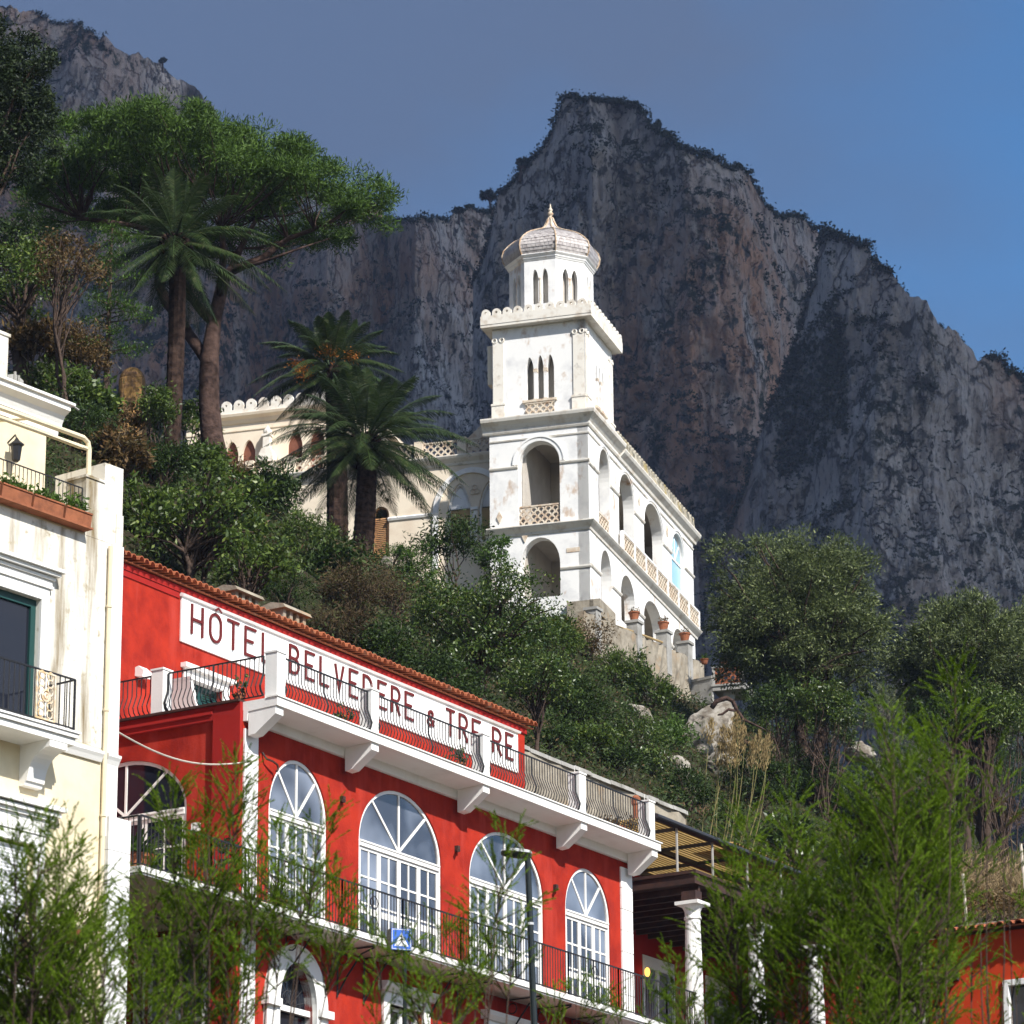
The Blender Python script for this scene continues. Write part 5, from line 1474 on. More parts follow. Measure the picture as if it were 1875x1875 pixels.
# vaulted recess beneath the wall
p = at(1243, 1300, 154); RF_ = Fr(p.x, p.y, yw)
t = thing('stone_vault', (p.x, p.y, 38.5), 'arched masonry recess under the garden wall', 'vault')
mb = MB().wall(RF_, rect(-1.9, 1.5, 38.0, 42.6), [arch(-1.5, .6, 38.2, 40.6, 42.0, 14)], .35, -.35)
mb.box(RF_, -1.7, .9, -1.4, -1.3, 38, 42.6)
build('masonry', mb, M['stone'], t)
# little balcony on a column
p = at(1322, 1262, 157)
t = thing('garden_belvedere', (p.x, p.y, 37), 'small lattice balcony on a round column right of the garden wall', 'balcony')
BF = Fr(p.x, p.y, YV + math.pi / 2)
zb = p.z
mb = MB().box(BF, -.3, 1.15, -1.4, .55, zb - .2, zb).box(BF, -.35, 1.2, -1.4, .6, zb + .001, zb + .08)
build('slab', mb, M['greystone'], t)
lattice(BF, -.18, 1.0, zb + .1, zb + .85, .48, t, m='terracotta'); 
mb = MB().box(BF, -.32, 1.15, .38, .56, zb + .851, zb + .95)
for s in (-.3, 1.02): mb.box(BF, s, s + .12, .4, .54, zb + .081, zb + .85)
build('rail', mb, M['greystone'], t)
c2 = BF(-.3, .55, 0); B2 = Fr(c2[0], c2[1], YV + R_(112))
mb = MB().box(B2, -1.6, -.02, -.12, .02, zb - .75, zb - .35).box(B2, -1.6, -.02, -.1, .0, zb - .34, zb + .4).box(B2, -1.62, -.02, -.14, .04, zb + .401, zb + .52)
build('stair_parapet', mb, M['greystone'], t)
build('column', MB().lathe(BF(.25, -.1, 0), [(.3, 36.5), (.27, zb - .5), (.34, zb - .3), (.34, zb - .201)], 14), M['greystone'], t)
pot_plant((BF(.2, .47, 0)[0], BF(.2, .47, 0)[1], zb + .95), .2, .2, 'wide red bowl on the little balcony rail', n=60, L=.1, tall=.4, leaf='l_brown')
pot_plant((at(1290, 1216, 156.4).x, 156.4, at(1290, 1216, 156.4).z), .2, .22, 'agave pot on parapet left of the little balcony', n=26, L=.6, Wd=.03, blade=True, leaf='l_fern')

# boulders
def boulder(px, py, wpx, hpx, Yd, label, tilt=0.0, m='boulder', depth=.8):
    Yd = ground(px, py + hpx * .38).y
    c = at(px, py, Yd); k = Yd / FPX
    bm = bmesh.new(); bmesh.ops.create_icosphere(bm, subdivisions=5, radius=1)
    sd = random.uniform(0, 50)
    ct, st_ = math.cos(tilt), math.sin(tilt)
    mb = MB(); 
    for v in bm.verts:
        q = v.co.copy()
        n_ = mnoise.fractal(q * 1.3 + Vector((sd, 0, 0)), 1.0, 2.0, 5) * .22 + abs(mnoise.noise(q * 2.3 + Vector((0, sd, 0)))) * .22
        q *= (1 + n_)
        for pl in ((.8, .2, .6), (-.6, -.5, .7), (.3, -.9, .1), (-.2, -.6, -.4)):   # knock flats into it
            d_ = q.dot(Vector(pl).normalized())
            if d_ > .86: q -= Vector(pl).normalized() * (d_ - .86) * .8
        q = Vector((q.x * wpx * k / 2, q.y * wpx * k / 2 * depth, q.z * hpx * k / 2))
        q = Vector((q.x * ct + q.z * st_, q.y, -q.x * st_ + q.z * ct))
        mb.v.append((c.x + q.x, c.y + q.y, c.z + q.z))
    mb.f = [tuple(v.index for v in f.verts) for f in bm.faces]
    bm.free()
    return tag(build('boulder', mb, M[m], None, loc=(c.x, c.y, c.z - hpx * k / 2), recalc=False), label, 'boulder', 'boulders among the shrubs')
boulder(1299, 1342, 84, 118, 137, 'large pale boulder with rounded top below the little balcony', .55)
boulder(1322, 1402, 56, 56, 132, 'smaller pale rock just under the large boulder')
boulder(1243, 1402, 46, 36, 124.5, 'grey rock half buried left of the pampas plumes', .6)
boulder(1172, 1310, 60, 32, 130.5, 'pale rock poking out of ivy left of the vault', .6)
boulder(1572, 1378, 56, 36, 141, 'blocky tan rock among dark olive shrubs')
boulder(1842, 1332, 50, 34, 141, 'rounded grey rock near right frame edge', -.3)
boulder(708, 1032, 24, 30, 133, 'small reddish rock beside the front palm foot')
boulder(95, 655, 40, 18, 112, 'pale rubble among rusty shrubs on the upper left')
# ochre domed tank
p = at(241, 728, 120); k = 120 / FPX
t = thing('water_tank', (p.x, p.y, p.z), 'ochre domed masonry tank among bushes on the upper left', 'tank')
R__ = 26 * k
build('drum', MB().lathe(p, [(R__ * 1.04, p.z - 1.0), (R__ * 1.0, p.z + .62), (R__ * .97, p.z + .66)], 22), M['tank'], t, smooth=False)
build('dome', MB().lathe(p, [(R__ * .96, p.z + .64)] + [(R__ * .96 * math.cos(R_(a)), p.z + .64 + R__ * 1.02 * math.sin(R_(a))) for a in range(12, 90, 13)] + [(.02, p.z + .64 + R__ * 1.03)], 22), M['tank'], t, smooth=True)
build('plinth', MB().lathe(p, [(R__ * 1.2, p.z - 1.6), (R__ * 1.15, p.z - .45), (R__ * 1.1, p.z - .3), (R__ * 1.0, p.z - .28)], 18), M['tank'], t)
mb = MB().tube([at(205, 722, 120), at(203, 662, 119.5), at(222, 676, 119.6)], .03, 5)
build('pipe', mb, M['greystone'], t)

# ------------------------------------------------------------------ trees on the hillside
# umbrella pine
Yp = 123.0; kp = Yp / FPX
base = at(392, 835, Yp); base.z = min(base.z, zt1(base.x, base.y))
pine = thing('umbrella_pine', base, 'tall umbrella pine with broad flat green crown and forked trunk', 'pine tree')
def wp(pts, Yd, dy=None): return [at(x, y, Yd + (dy[i] if dy else 0)) for i, (x, y) in enumerate(pts)]
mb = MB()
tr = wp([(400, 860), (388, 800), (383, 740), (383, 690), (384, 655), (392, 590), (402, 545), (412, 505)], Yp)
mb.tube(tr, [.46, .42, .38, .37, .34, .26, .24, .22], 12)
mb.tube(wp([(384, 668), (365, 640), (345, 612), (330, 585), (305, 555), (292, 525), (290, 480), (300, 430)], Yp, [0, .3, .5, .7, .8, .9, 1, 1.0]), [.24, .22, .21, .20, .19, .18, .16, .14], 9)
mb.tube(wp([(392, 592), (372, 572), (350, 545), (335, 518), (325, 470), (330, 420)], Yp, [0, -.3, -.6, -.9, -1.1, -1.4]), [.2, .18, .16, .15, .13, .11], 8)
# needle clumps on a flat tilted dome
C = []
cc = at(352, 388, Yp); RX, RY, RZ = 6.55, 5.6, 3.0
while len(C) < 470:
    a, r = random.uniform(0, 6.283), random.random() ** .5
    x, y = r * math.cos(a), r * math.sin(a)
    wob = 1 + .08 * math.sin(3 * a + 1) + .06 * math.sin(7 * a)
    top = (1 - min(1, r / wob) ** 2.3) ** .5 if r < wob else 0
    low = random.random() < .5
    z = top * (random.uniform(.86, 1.0) if not low else random.uniform(.12, .9)) + mnoise.noise(Vector((x * 4, y * 4, 1))) * .10
    C.append((x * RX * wob, y * RY * wob, z * RZ - .075 * x * RX + (.0 if r < .9 else .2)))
C = np.array(C) + np.array(cc)
rr = rng.uniform(.38, .85, len(C))
k_ = np.repeat(np.arange(len(C)), 230)
off = rng.normal(size=(len(k_), 3)) * .5
ln = np.linalg.norm(off, axis=1, keepdims=True); off = off / np.maximum(ln, 1e-6) * np.minimum(ln, 1.1)
P = C[k_] + off * rr[k_][:, None] * np.array([1, 1, .62]); ax = off / (np.linalg.norm(off, axis=1, keepdims=True) + 1e-6) + np.array([0, 0, .5])
forks = wp([(421, 498), (478, 474), (527, 437), (440, 455), (330, 420), (300, 430), (410, 460)], Yp, [0, 0, 0, 1.5, -1.5, 1.0, -2.0])
mb.tube([tr[-1], forks[0], at(450, 485, Yp), forks[1], at(505, 455, Yp), forks[2], at(575, 420, Yp - .4), at(622, 398, Yp - .6)], [.2, .18, .16, .14, .12, .10, .07, .04], 7)
mb.tube([forks[0], at(480, 480, Yp - 1), at(545, 456, Yp - 1.2), at(612, 434, Yp - .6)], [.09, .06, .04, .015], 6)
mb.tube([tr[-2], forks[6], at(405, 420, Yp - 2.4)], [.16, .13, .09], 7)
mb.tube([forks[0], forks[3], at(470, 400, Yp + 2.6)], [.15, .12, .08], 7)
mb.tube([at(300, 430, Yp + 1), at(240, 412, Yp), at(150, 400, Yp - .5), at(70, 372, Yp - .8)], [.13, .10, .07, .04], 6)
fk = forks + [at(575, 420, Yp - .4), at(405, 420, Yp - 2.4), at(470, 400, Yp + 2.6), at(150, 400, Yp - .5), at(240, 412, Yp)]
for i in range(0, len(C), 3):
    c_ = Vector(C[i]); f = min(fk, key=lambda q: (q - c_).length + (0.0 if q.z < c_.z else 3))
    if (f - c_).length < 6.5:
        pts = bend(f, c_, -.12, 5, .05); mb.tube(pts, [.038 - .028 * j / 5 for j in range(6)], 4, caps=False)
build('trunk', mb, M['pinebark'], pine, smooth=True, recalc=False)
quads_mesh('crown', leaf_quads(P, .24, .045, .35, ax, .5), M['l_pine'], pine)
# stray lower tuft of needles on the right
P2, ax2, _ = crown_points(at(612, 430, Yp - .6), (.9, .9, .35), 16, 90, .35, -.9, .2)
quads_mesh('needle_tuft', leaf_quads(P2, .18, .03, .35, ax2, .4), M['l_pine'], pine)

def palm(base, top, r0, r1, L, nf, label, el_lo=-40, el_hi=86, fruit=False, head=True, seed=0, droop=.55, skirt=0):
    base, top = Vector(base), Vector(top)
    t = thing('palm_tree', base, label, 'palm tree', None)
    mb = MB(); n = 46
    pts, rs = [], []
    for i in range(n + 1):
        f = i / n
        pts.append(base.lerp(top, f) + Vector((.12 * math.sin(f * 2.4), 0, 0))); rs.append((r0 + (r1 - r0) * f) * (1 + .055 * (i % 2)))
    mb.tube(pts, rs, 12)
    build('trunk', mb, M['palmbark'], t, recalc=False)
    if head:
        H = MB()
        for i in range(9):
            z = top.z - 1.25 + i * .14; rr_ = r1 * (1.45 + .75 * math.sin(math.pi * (i + 1.5) / 10))
            for q in range(14):
                a = 6.283 * (q + .5 * (i % 2)) / 14
                d = Vector((math.cos(a), math.sin(a), .5))
                H.tube([Vector((top.x, top.y, z)) + d * rr_ * .55, Vector((top.x, top.y, z)) + d * rr_], [.09, .05], 4)
        build('leaf_bases', H, M['palmbark'], t, recalc=False)
    Q = []; rach = MB()
    for i in range(nf):
        az = i * 2.39996 + random.uniform(-.15, .15)
        f = (i + .5) / nf
        el = R_(el_hi - (el_hi - el_lo) * f ** .85 + random.uniform(-7, 7))
        l_ = L * random.uniform(.86, 1.08) * (.82 + .25 * math.sin(math.pi * min(1, f * 1.25)))
        h = Vector((math.cos(az), math.sin(az), 0)); up = Vector((0, 0, 1))
        c0 = top + h * r1 * .8 + up * (.25 - .55 * f)
        ptsr = []
        m = 40
        g = droop * l_ * (.55 + .75 * math.cos(el)) * (1 if el > -.2 else .35)
        for k in range(m + 1):
            s = k / m
            ptsr.append(c0 + (h * math.cos(el) + up * math.sin(el)) * l_ * s - up * g * s ** 2.2)
        rach.tube(ptsr[::5], [.034 - .027 * j / 8 for j in range(9)], 4, caps=False)
        side0 = Vector((-math.sin(az), math.cos(az), 0))
        for k in range(4, m):
            s = k / m
            tn = (ptsr[k + 1] - ptsr[k - 1]).normalized()
            ll = .46 * (math.sin(math.pi * min(1, s * .9 + .13)) ** .7) * (L / 3.4)
            nrm = side0.cross(tn)
            for sg in (-1, 1):
                for e in (0, .5):
                    p_ = ptsr[k].lerp(ptsr[k + 1], e)
                    d = (side0 * sg * .78 + tn * .62 + nrm * (.22 + random.uniform(-.18, .12)) - up * .12).normalized()
                    q1 = p_ + d * ll * .55; q2 = p_ + d * ll - up * ll * .16
                    w_ = tn * .016
                    Q.append([p_ - w_ * .6, p_ + w_ * .6, q1 + w_, q1 - w_]); Q.append([q1 - w_, q1 + w_, q2 + w_ * .25, q2 - w_ * .25])
    build('midribs', rach, M['l_palm'], t, recalc=False)
    quads_mesh('fronds', np.array([[tuple(v) for v in q] for q in Q]), M['l_palm'], t)
    if fruit:
        m_ = leafmat('date_stalks', (.42, .14, .02), (.60, .25, .04))
        for (dx, dy, dz) in fruit:
            F_ = []
            o = top + Vector((dx, dy, dz))
            for _ in range(150):
                d = Vector((random.gauss(0, .22), random.gauss(0, .22), random.gauss(-.06, .16)))
                F_.append(o + d)
            quads_mesh('date_cluster', leaf_quads(np.array([tuple(v) for v in F_]), .14, .05, .2), m_, t)
    return t
b_ = at(314, 745, 118.5)
palm(Vector((b_.x, b_.y, min(b_.z, zt1(b_.x, b_.y)))), at(321, 438, 118.5), .30, .29, 3.75, 56, 'tall slim palm standing in front of the umbrella pine trunk', -58, 88, head=True, droop=.34)
b_ = at(618, 975, 139)
palm(Vector((b_.x, b_.y, b_.z - 1.2)), at(606, 672, 139), .46, .36, 3.25, 70, 'rear palm with orange date clusters behind the front palm', -35, 84, fruit=[(-.1, -.9, .35), (-1.25, -.8, -.15), (-1.0, -1.2, -.65), (.85, -.7, .25)], head=False, droop=.36)
b_ = at(660, 1030, 133)
palm(Vector((b_.x, b_.y, b_.z - .8)), at(668, 806, 133), .44, .36, 4.2, 90, 'front palm with bulbous scaly head before the villa wing', -44, 88, head=True, droop=.38)

def hill_tree(name, px, py, rx, rz, label, cat, lmat, basepx=None, Yd=None, **kw):
    """A tree whose crown is centred on a picture point; it stands where its foot meets the slope."""
    if Yd is None: Yd = ground(px, (basepx or py + rz * 1.6)).y
    k = Yd / FPX
    c = at(px, py, Yd)
    g = zt1(c.x, c.y)
    return tree(name, (c.x, c.y, min(g, c.z - rz * k)), c, (rx * k, rx * k * .9, rz * k), label, cat, lmat, **kw)
TH = []
def hill_bush(px, py, rx, rz, label, lmat, dens=1.0, name='shrub', cat='shrub', Yd=None, **kw):
    if Yd is None: Yd = ground(px, py + rz * .75).y - .3
    k = Yd / FPX
    n = max(14, int(rx * rz / 55 * dens * random.uniform(.62, 1.05)))
    TH.append(bush(name, px, py, Yd, rx * k, rz * k, label, cat, lmat, nclump=n, ry=max(.7, rx * k * .8), **kw)); return TH[-1]

# dark cedar at the upper left corner
t = tree('dark_cedar', (at(-95, 800, 100).x, 100, zt1(at(-95, 800, 100).x, 100)), at(-35, 190, 100), (2.2, 2.0, 3.4), 'dark ragged tree cut off by upper left frame corner', 'tree', 'l_cedar', nclump=330, nleaf=150, cr=.46, L=.15, Wd=.06, r0=.22, nl=40, shell=.2, lo=-.98)
hill_tree('oak_tree', 40, 520, 85, 95, 'dense green tree under the dark corner tree', 'tree', 'l_mid', Yd=113, nclump=60, nleaf=90, cr=.55, L=.15)
hill_tree('oak_tree', 55, 440, 70, 60, 'green crown behind left end of the umbrella pine', 'tree', 'l_dark', Yd=128, nclump=50, nleaf=90, cr=.6, L=.15)
hill_tree('rusty_tree', 128, 495, 80, 58, 'open rusty brown tree on thin pale stems', 'tree', 'l_brown', Yd=110, nclump=48, nleaf=44, cr=.42, L=.13, r0=.06, nl=24, stems=3)
t = thing('cypress_tree', (at(222, 650, 114).x, 114, zt1(at(222, 650, 114).x, 114)), 'dark conifer with bright layered sprays left of the tall palm', 'conifer')
P_, A_x = [], []; mb = MB(); x0 = at(200, 500, 114)
mb.tube([Vector((x0.x, 114, t.location.z - .3)), at(205, 420, 114)], [.14, .04], 7)
for i in range(46):
    py = random.uniform(415, 655); w_ = 30 + (py - 400) * .16
    c_ = at(214 + random.uniform(-1, 1) * w_, py, 114 + random.uniform(-1.1, .6))
    n = 90
    pts = np.array(c_) + rng.normal(size=(n, 3)) * np.array([.30, .26, .075]); P_.append(pts)
    mb.tube(bend((x0.x, 114, c_.z + .1), c_, .0), [.03, .025, .02, .016, .012, .01], 4, caps=False)
build('trunk', mb, M['bark'], t, recalc=False)
quads_mesh('crown', leaf_quads(np.concatenate(P_), .14, .05, .7), M['l_fern'], t)

SH = [ # px, py, rx, rz, label, leaves, density
 (60, 625, 62, 42, 'rusty green shrub just above the cream roof', 'l_brown', 1.0),
 (150, 640, 60, 50, 'rusty leaved shrub between cream roof and ochre tank', 'l_brown', 1.0),
 (105, 705, 70, 48, 'green shrub behind the cream chimney block', 'l_mid', 1.0),
 (172, 748, 40, 52, 'mixed green shrub left of the ochre tank', 'l_mid', 1.1),
 (130, 780, 70, 50, 'dark shrub directly above the awning frame', 'l_dark', 1.1),
 (262, 768, 58, 40, 'dark rounded shrub under the ochre tank', 'l_dark', 1.1),
 (345, 768, 52, 46, 'shrub around the foot of the tall palm', 'l_mid', 1.0),
 (215, 830, 60, 52, 'rust flecked shrub behind the awning post', 'l_brown', 1.0),
 (290, 850, 66, 50, 'dark green shrub above the tiled hotel eave end', 'l_dark', 1.1),
 (375, 850, 50, 46, 'shrub hiding the foot of the pine', 'l_mid', 1.0),
 (430, 875, 42, 36, 'reddish shrub below the villa lancet windows', 'l_brown', 1.0),
 (490, 905, 52, 50, 'dark round shrub in front of the villa wing', 'l_dark', 1.5),
 (270, 945, 66, 62, 'leafy shrub left part of the slope over the hotel roof', 'l_mid', 1.0),
 (560, 985, 58, 50, 'green bush left of the palm feet', 'l_mid', 1.1),
 (610, 1040, 56, 46, 'dark bush below the rear palm', 'l_dark', 1.1),
 (520, 1075, 60, 46, 'dark foliage above the second chimney cap', 'l_dark', 1.0),
 (645, 1085, 66, 56, 'dry reddish brush below the front palm', 'l_dry', 1.1),
 (715, 1090, 46, 46, 'brown brush patch right of front palm foot', 'l_dry', 1.0),
 (620, 1150, 66, 44, 'brown and green thicket above the sign', 'l_dry', 1.0),
 (700, 1185, 62, 44, 'dark thicket behind hotel roof middle', 'l_dark', 1.0),
 (715, 1015, 34, 28, 'small golden green bush beside front palm trunk', 'l_fern', 1.0),
 (762, 1040, 42, 36, 'bright green bush under the twin arched windows', 'l_fern', 1.1),
 (835, 990, 70, 38, 'dark bush hiding the foot of the wing windows', 'l_dark', 1.3),
 (905, 1015, 46, 36, 'light feathery bush beside the tower base', 'l_fern', 1.0),
 (1010, 1170, 60, 44, 'bush spilling below the tower corner', 'l_mid', 1.1),
 (1075, 1175, 52, 42, 'reddish shrub on the bank under the villa terrace', 'l_brown', 1.0),
 (1130, 1225, 56, 44, 'ivy clad bush on the garden wall', 'l_mid', 1.1),
 (1185, 1262, 42, 48, 'dark ivy mass left of the vault', 'l_gloss', 1.2),
 (1060, 1290, 70, 56, 'dark bush right of the glossy tree', 'l_dark', 1.1),
 (1150, 1340, 66, 40, 'green bush above the retaining wall', 'l_gloss', 1.1),
 (1225, 1345, 40, 34, 'bright green mound left of the large boulder', 'l_fern', 1.1),
 (1010, 1345, 60, 36, 'bush at left end of the retaining wall', 'l_dark', 1.0),
 (1260, 1450, 60, 40, 'dark undershrub at foot of the pampas plumes', 'l_dark', 1.0),
 (1420, 1320, 70, 56, 'broad green bush under the big olive', 'l_mid', 1.2),
 (1520, 1335, 66, 44, 'dark green bush right of the olive trunk', 'l_gloss', 1.1),
 (1385, 1430, 72, 60, 'black green thicket right of the pampas', 'l_dark', 1.2),
 (1480, 1430, 76, 60, 'deep shaded thicket below the olive', 'l_dark', 1.2),
 (1622, 1300, 54, 56, 'silvery olive shrub between the two olives', 'l_olive', 1.2),
 (1640, 1400, 60, 50, 'grey green shrub beside the tan rock', 'l_olive', 1.1),
 (1730, 1400, 74, 56, 'dense shrub before the second olive', 'l_dark', 1.2),
 (1830, 1400, 66, 66, 'dark shrub at right frame edge', 'l_dark', 1.2),
 (1560, 1480, 70, 60, 'shadowy bush in the hollow', 'l_dark', 1.2),
 (1680, 1490, 76, 56, 'dark bush behind the foreground sprays', 'l_dark', 1.1),
 (1800, 1490, 70, 46, 'brownish bush above the dry grass bank', 'l_brown', 1.0),
 (1440, 1540, 60, 46, 'glinting small leaved bush above the canopy end', 'l_gloss', 1.1),
 (1340, 1500, 46, 40, 'low growth behind the reed canopy', 'l_under', 1.0),
 (1560, 1580, 70, 50, 'bush low in the dark hollow', 'l_dark', 1.0),
 (1700, 1590, 70, 50, 'dark bush behind the little red house', 'l_dark', 1.0),
]
for px, py, rx, rz, lab, lm, dn in SH:
    ls_ = random.choice((.75, .9, 1.0, 1.35, 1.6))
    hill_bush(px, py, rx, rz, lab, lm, dn, nleaf=int(90 / ls_), cr=random.uniform(.34, .58), up=random.uniform(.2, .6), along=random.uniform(.2, .6), L=.155 * ls_, Wd=.072 * ls_ * random.uniform(.6, 1) if lm not in ('l_dry', 'l_olive') else .03)
    if random.random() < .5:      # bare pale twigs standing out of the leaves
        c_ = at(px, py, ground(px, py + rz * .75).y - .3); k_ = c_.y / FPX; tw = MB()
        for _ in range(9):
            e_ = c_ + Vector((random.uniform(-1, 1) * rx * k_, random.uniform(-1, .2) * rx * k_, random.uniform(.2, 1.15) * rz * k_))
            tw.tube(bend(c_ - Vector((0, 0, rz * k_ * .6)), e_, .1, 6, .12), [.022, .018, .014, .011, .008, .005, .003], 4, caps=False)
        build('bare_twigs', tw, M['twig'], TH[-1], recalc=False)
hill_bush(228, 765, 46, 36, 'low rusty bush right in front of the ochre tank', 'l_brown', 1.2, Yd=117.5, nleaf=80, cr=.4, L=.14, Wd=.06)
hill_bush(290, 745, 34, 40, 'green bush between ochre tank and tall palm', 'l_mid', 1.2, Yd=117.0, nleaf=80, cr=.4, L=.15, Wd=.06)
for q_ in ((1430, 1292, 72, 46, 'dark bush left of the big olive trunk', 'l_dark', 139.5), (1505, 1298, 72, 48, 'glossy bush right of the big olive trunk', 'l_gloss', 139.0), (1735, 1318, 76, 46, 'dark bush under left side of the second olive', 'l_dark', 137.0), (1822, 1312, 72, 50, 'bush under right side of the second olive', 'l_mid', 137.0),
           (1070, 1358, 62, 34, 'leafy bush just above the terrace wall coping', 'l_mid', None), (1190, 1398, 46, 28, 'small glossy bush right along the wall coping', 'l_gloss', None), (1125, 1388, 52, 26, 'low dark bush on the bank over the wall coping', 'l_dark', None)):
    hill_bush(*q_[:6], 1.2, Yd=q_[6], nleaf=85, cr=.45, L=.15, Wd=.06)
# broad-leaved tree behind the hotel with bare twigs showing
t = hill_tree('fig_tree', 375, 965, 135, 95, 'spreading fig like tree with bare pale twigs over the hotel roof', 'tree', 'l_mid', Yd=99, nclump=110, nleaf=44, cr=.42, L=.19, Wd=.085, r0=.10, nl=60, stems=3, shell=.45)
hill_tree('fig_tree', 470, 1035, 75, 55, 'smaller broad leaved tree beside the fig over the roof', 'tree', 'l_mid', Yd=97, nclump=44, nleaf=50, cr=.42, L=.17, Wd=.075, r0=.07, nl=26, stems=2)
hill_tree('laurel_tree', 880, 1160, 150, 125, 'big round glossy tree between hotel roof and tower', 'tree', 'l_gloss', Yd=112, nclump=190, nleaf=100, cr=.5, L=.13, Wd=.06, r0=.14, nl=40, shell=.5, lo=-.8)
hill_tree('laurel_tree', 800, 1255, 95, 60, 'dark lower tree at foot of the big glossy tree', 'tree', 'l_dark', Yd=104, nclump=70, nleaf=90, cr=.45, L=.13, Wd=.055, r0=.08, nl=20, lo=-.8)
hill_tree('laurel_tree', 985, 1250, 75, 65, 'glossy tree right of the big round one', 'tree', 'l_gloss', Yd=108, nclump=60, nleaf=90, cr=.45, L=.13, Wd=.055, r0=.08, nl=20, lo=-.8)
hill_tree('olive_tree', 1462, 1138, 186, 158, 'large silvery olive tree right of the villa', 'olive tree', 'l_olive', Yd=142, basepx=1320, nclump=760, nleaf=120, cr=.52, L=.19, Wd=.055, r0=.24, nl=50, shell=.4, lo=-.95, up=.25, along=.55, stems=2)
hill_tree('olive_tree', 1770, 1208, 140, 122, 'second olive tree at right frame side', 'olive tree', 'l_olive', Yd=140, basepx=1340, nclump=540, nleaf=110, cr=.5, L=.19, Wd=.055, r0=.16, nl=36, shell=.4, lo=-.95, up=.25, along=.55, stems=3)
hill_tree('olive_tree', 1885, 1205, 92, 110, 'olive crown cut by right frame edge', 'olive tree', 'l_olive', Yd=146, basepx=1340, nclump=160, nleaf=110, cr=.68, L=.19, Wd=.055, r0=.12, nl=20, shell=.4, lo=-.95, up=.25, along=.5)
# pampas plumes
t = thing('pampas_grass', ground(1320, 1560), 'clump of tall pampas stems with straw coloured plumes', 'grass')
Yg = 112.0; mb = MB(); Pp, Ap, Pl, Al = [], [], [], []
for px, py, bx in ((1300, 1350, 1284), (1322, 1362, 1310), (1318, 1392, 1305), (1334, 1368, 1318), (1358, 1362, 1330), (1386, 1372, 1345), (1376, 1392, 1350), (1398, 1398, 1372), (1346, 1340, 1322), (1330, 1396, 1292), (1402, 1380, 1358), (1345, 1392, 1330)):
    yy = Yg + random.uniform(-1, 1)
    top = at(px, py, yy); b0 = at(bx, 1575, yy)
    pts = [b0.lerp(top, f) + Vector((.16 * math.sin(f * 2.6) * (1 if px > 1330 else -.3), 0, 0)) for f in np.linspace(0, 1, 8)]
    mb.tube(pts, [.022 - .012 * j / 7 for j in range(8)], 4)
    ax_ = np.array((pts[-1] - pts[-3]).normalized())
    f = rng.uniform(-.15, .62, 260)
    Pp.append(np.array(top)[None] + ax_[None] * f[:, None] + rng.normal(size=(260, 3)) * (.13 * np.clip(1 - np.abs(f - .15) / .55, .12, 1))[:, None]); Ap.append(np.repeat(ax_[None], 260, 0))
    for _ in range(14):
        o = b0.lerp(pts[4], random.random() * .8); d = unit(1)[0] * .6 + np.array([0, 0, .7])
        for q in range(5): Pl.append(np.array(o) + d * q * .16 - np.array([0, 0, .022 * q * q])); Al.append(d - np.array([0, 0, .09 * q]))
build('stems', mb, M['cane'], t, recalc=False)
quads_mesh('plumes', leaf_quads(np.concatenate(Pp), .16, .03, .1, np.concatenate(Ap), .7), leafmat('plume_straw', (.22, .16, .07), (.36, .27, .13), None, .9, .35), t)
quads_mesh('leaves', leaf_quads(np.array(Pl), .24, .024, .1, np.array(Al), .9), M['l_mid'], t)
# bare fallen branch near the boulder
mb = MB().tube(wp([(1303, 1296), (1312, 1284), (1330, 1278), (1342, 1284), (1350, 1302), (1362, 1318), (1388, 1330), (1402, 1337)], 136), [.10, .10, .09, .085, .075, .06, .04, .02], 7)
mb.tube(wp([(1350, 1302), (1334, 1299), (1322, 1308), (1314, 1309)], 136), [.06, .06, .05, .03], 6)
tag(build('bare_branch', mb, M['pinebark'], None, loc=at(1350, 1320, 136), smooth=True), 'curved bare branch arching over the large boulder', 'branch')

# ground cover of the slope
N = 26000
xx = rng.uniform(-34, 42, N * 2); yy = rng.uniform(74, 172, N * 2)
tt = -((xx - HX) * math.cos(YH) - (yy - HY) * math.sin(YH))
ok = (tt > 5.2) & (tt < 62)
def inf(F, s0, s1, o0, o1):
    dx, dy = xx - F.x, yy - F.y
    s = dx * F.a[0] + dy * F.a[1]; o = dx * F.n[0] + dy * F.n[1]
    return (s > s0) & (s < s1) & (o > o0) & (o < o1)
ok &= ~inf(HF, -4, 21, -10.6, 3) & ~inf(VR, -.6, 19, -6, .8) & ~inf(VR, 1.3, 19, -22, -4)
xx, yy = xx[ok][:N], yy[ok][:N]
zz_ = zt(xx, yy)
k_ = np.repeat(np.arange(len(xx)), 12)
P = np.stack([xx, yy, zz_ + .12], 1)[k_] + rng.normal(size=(len(k_), 3)) * np.array([.28, .28, .20])
o = quads_mesh('undergrowth', leaf_quads(P, .20, .06, .3), M['l_under'])
kind(o, 'stuff', 'mixed low undergrowth covering the hillside soil')

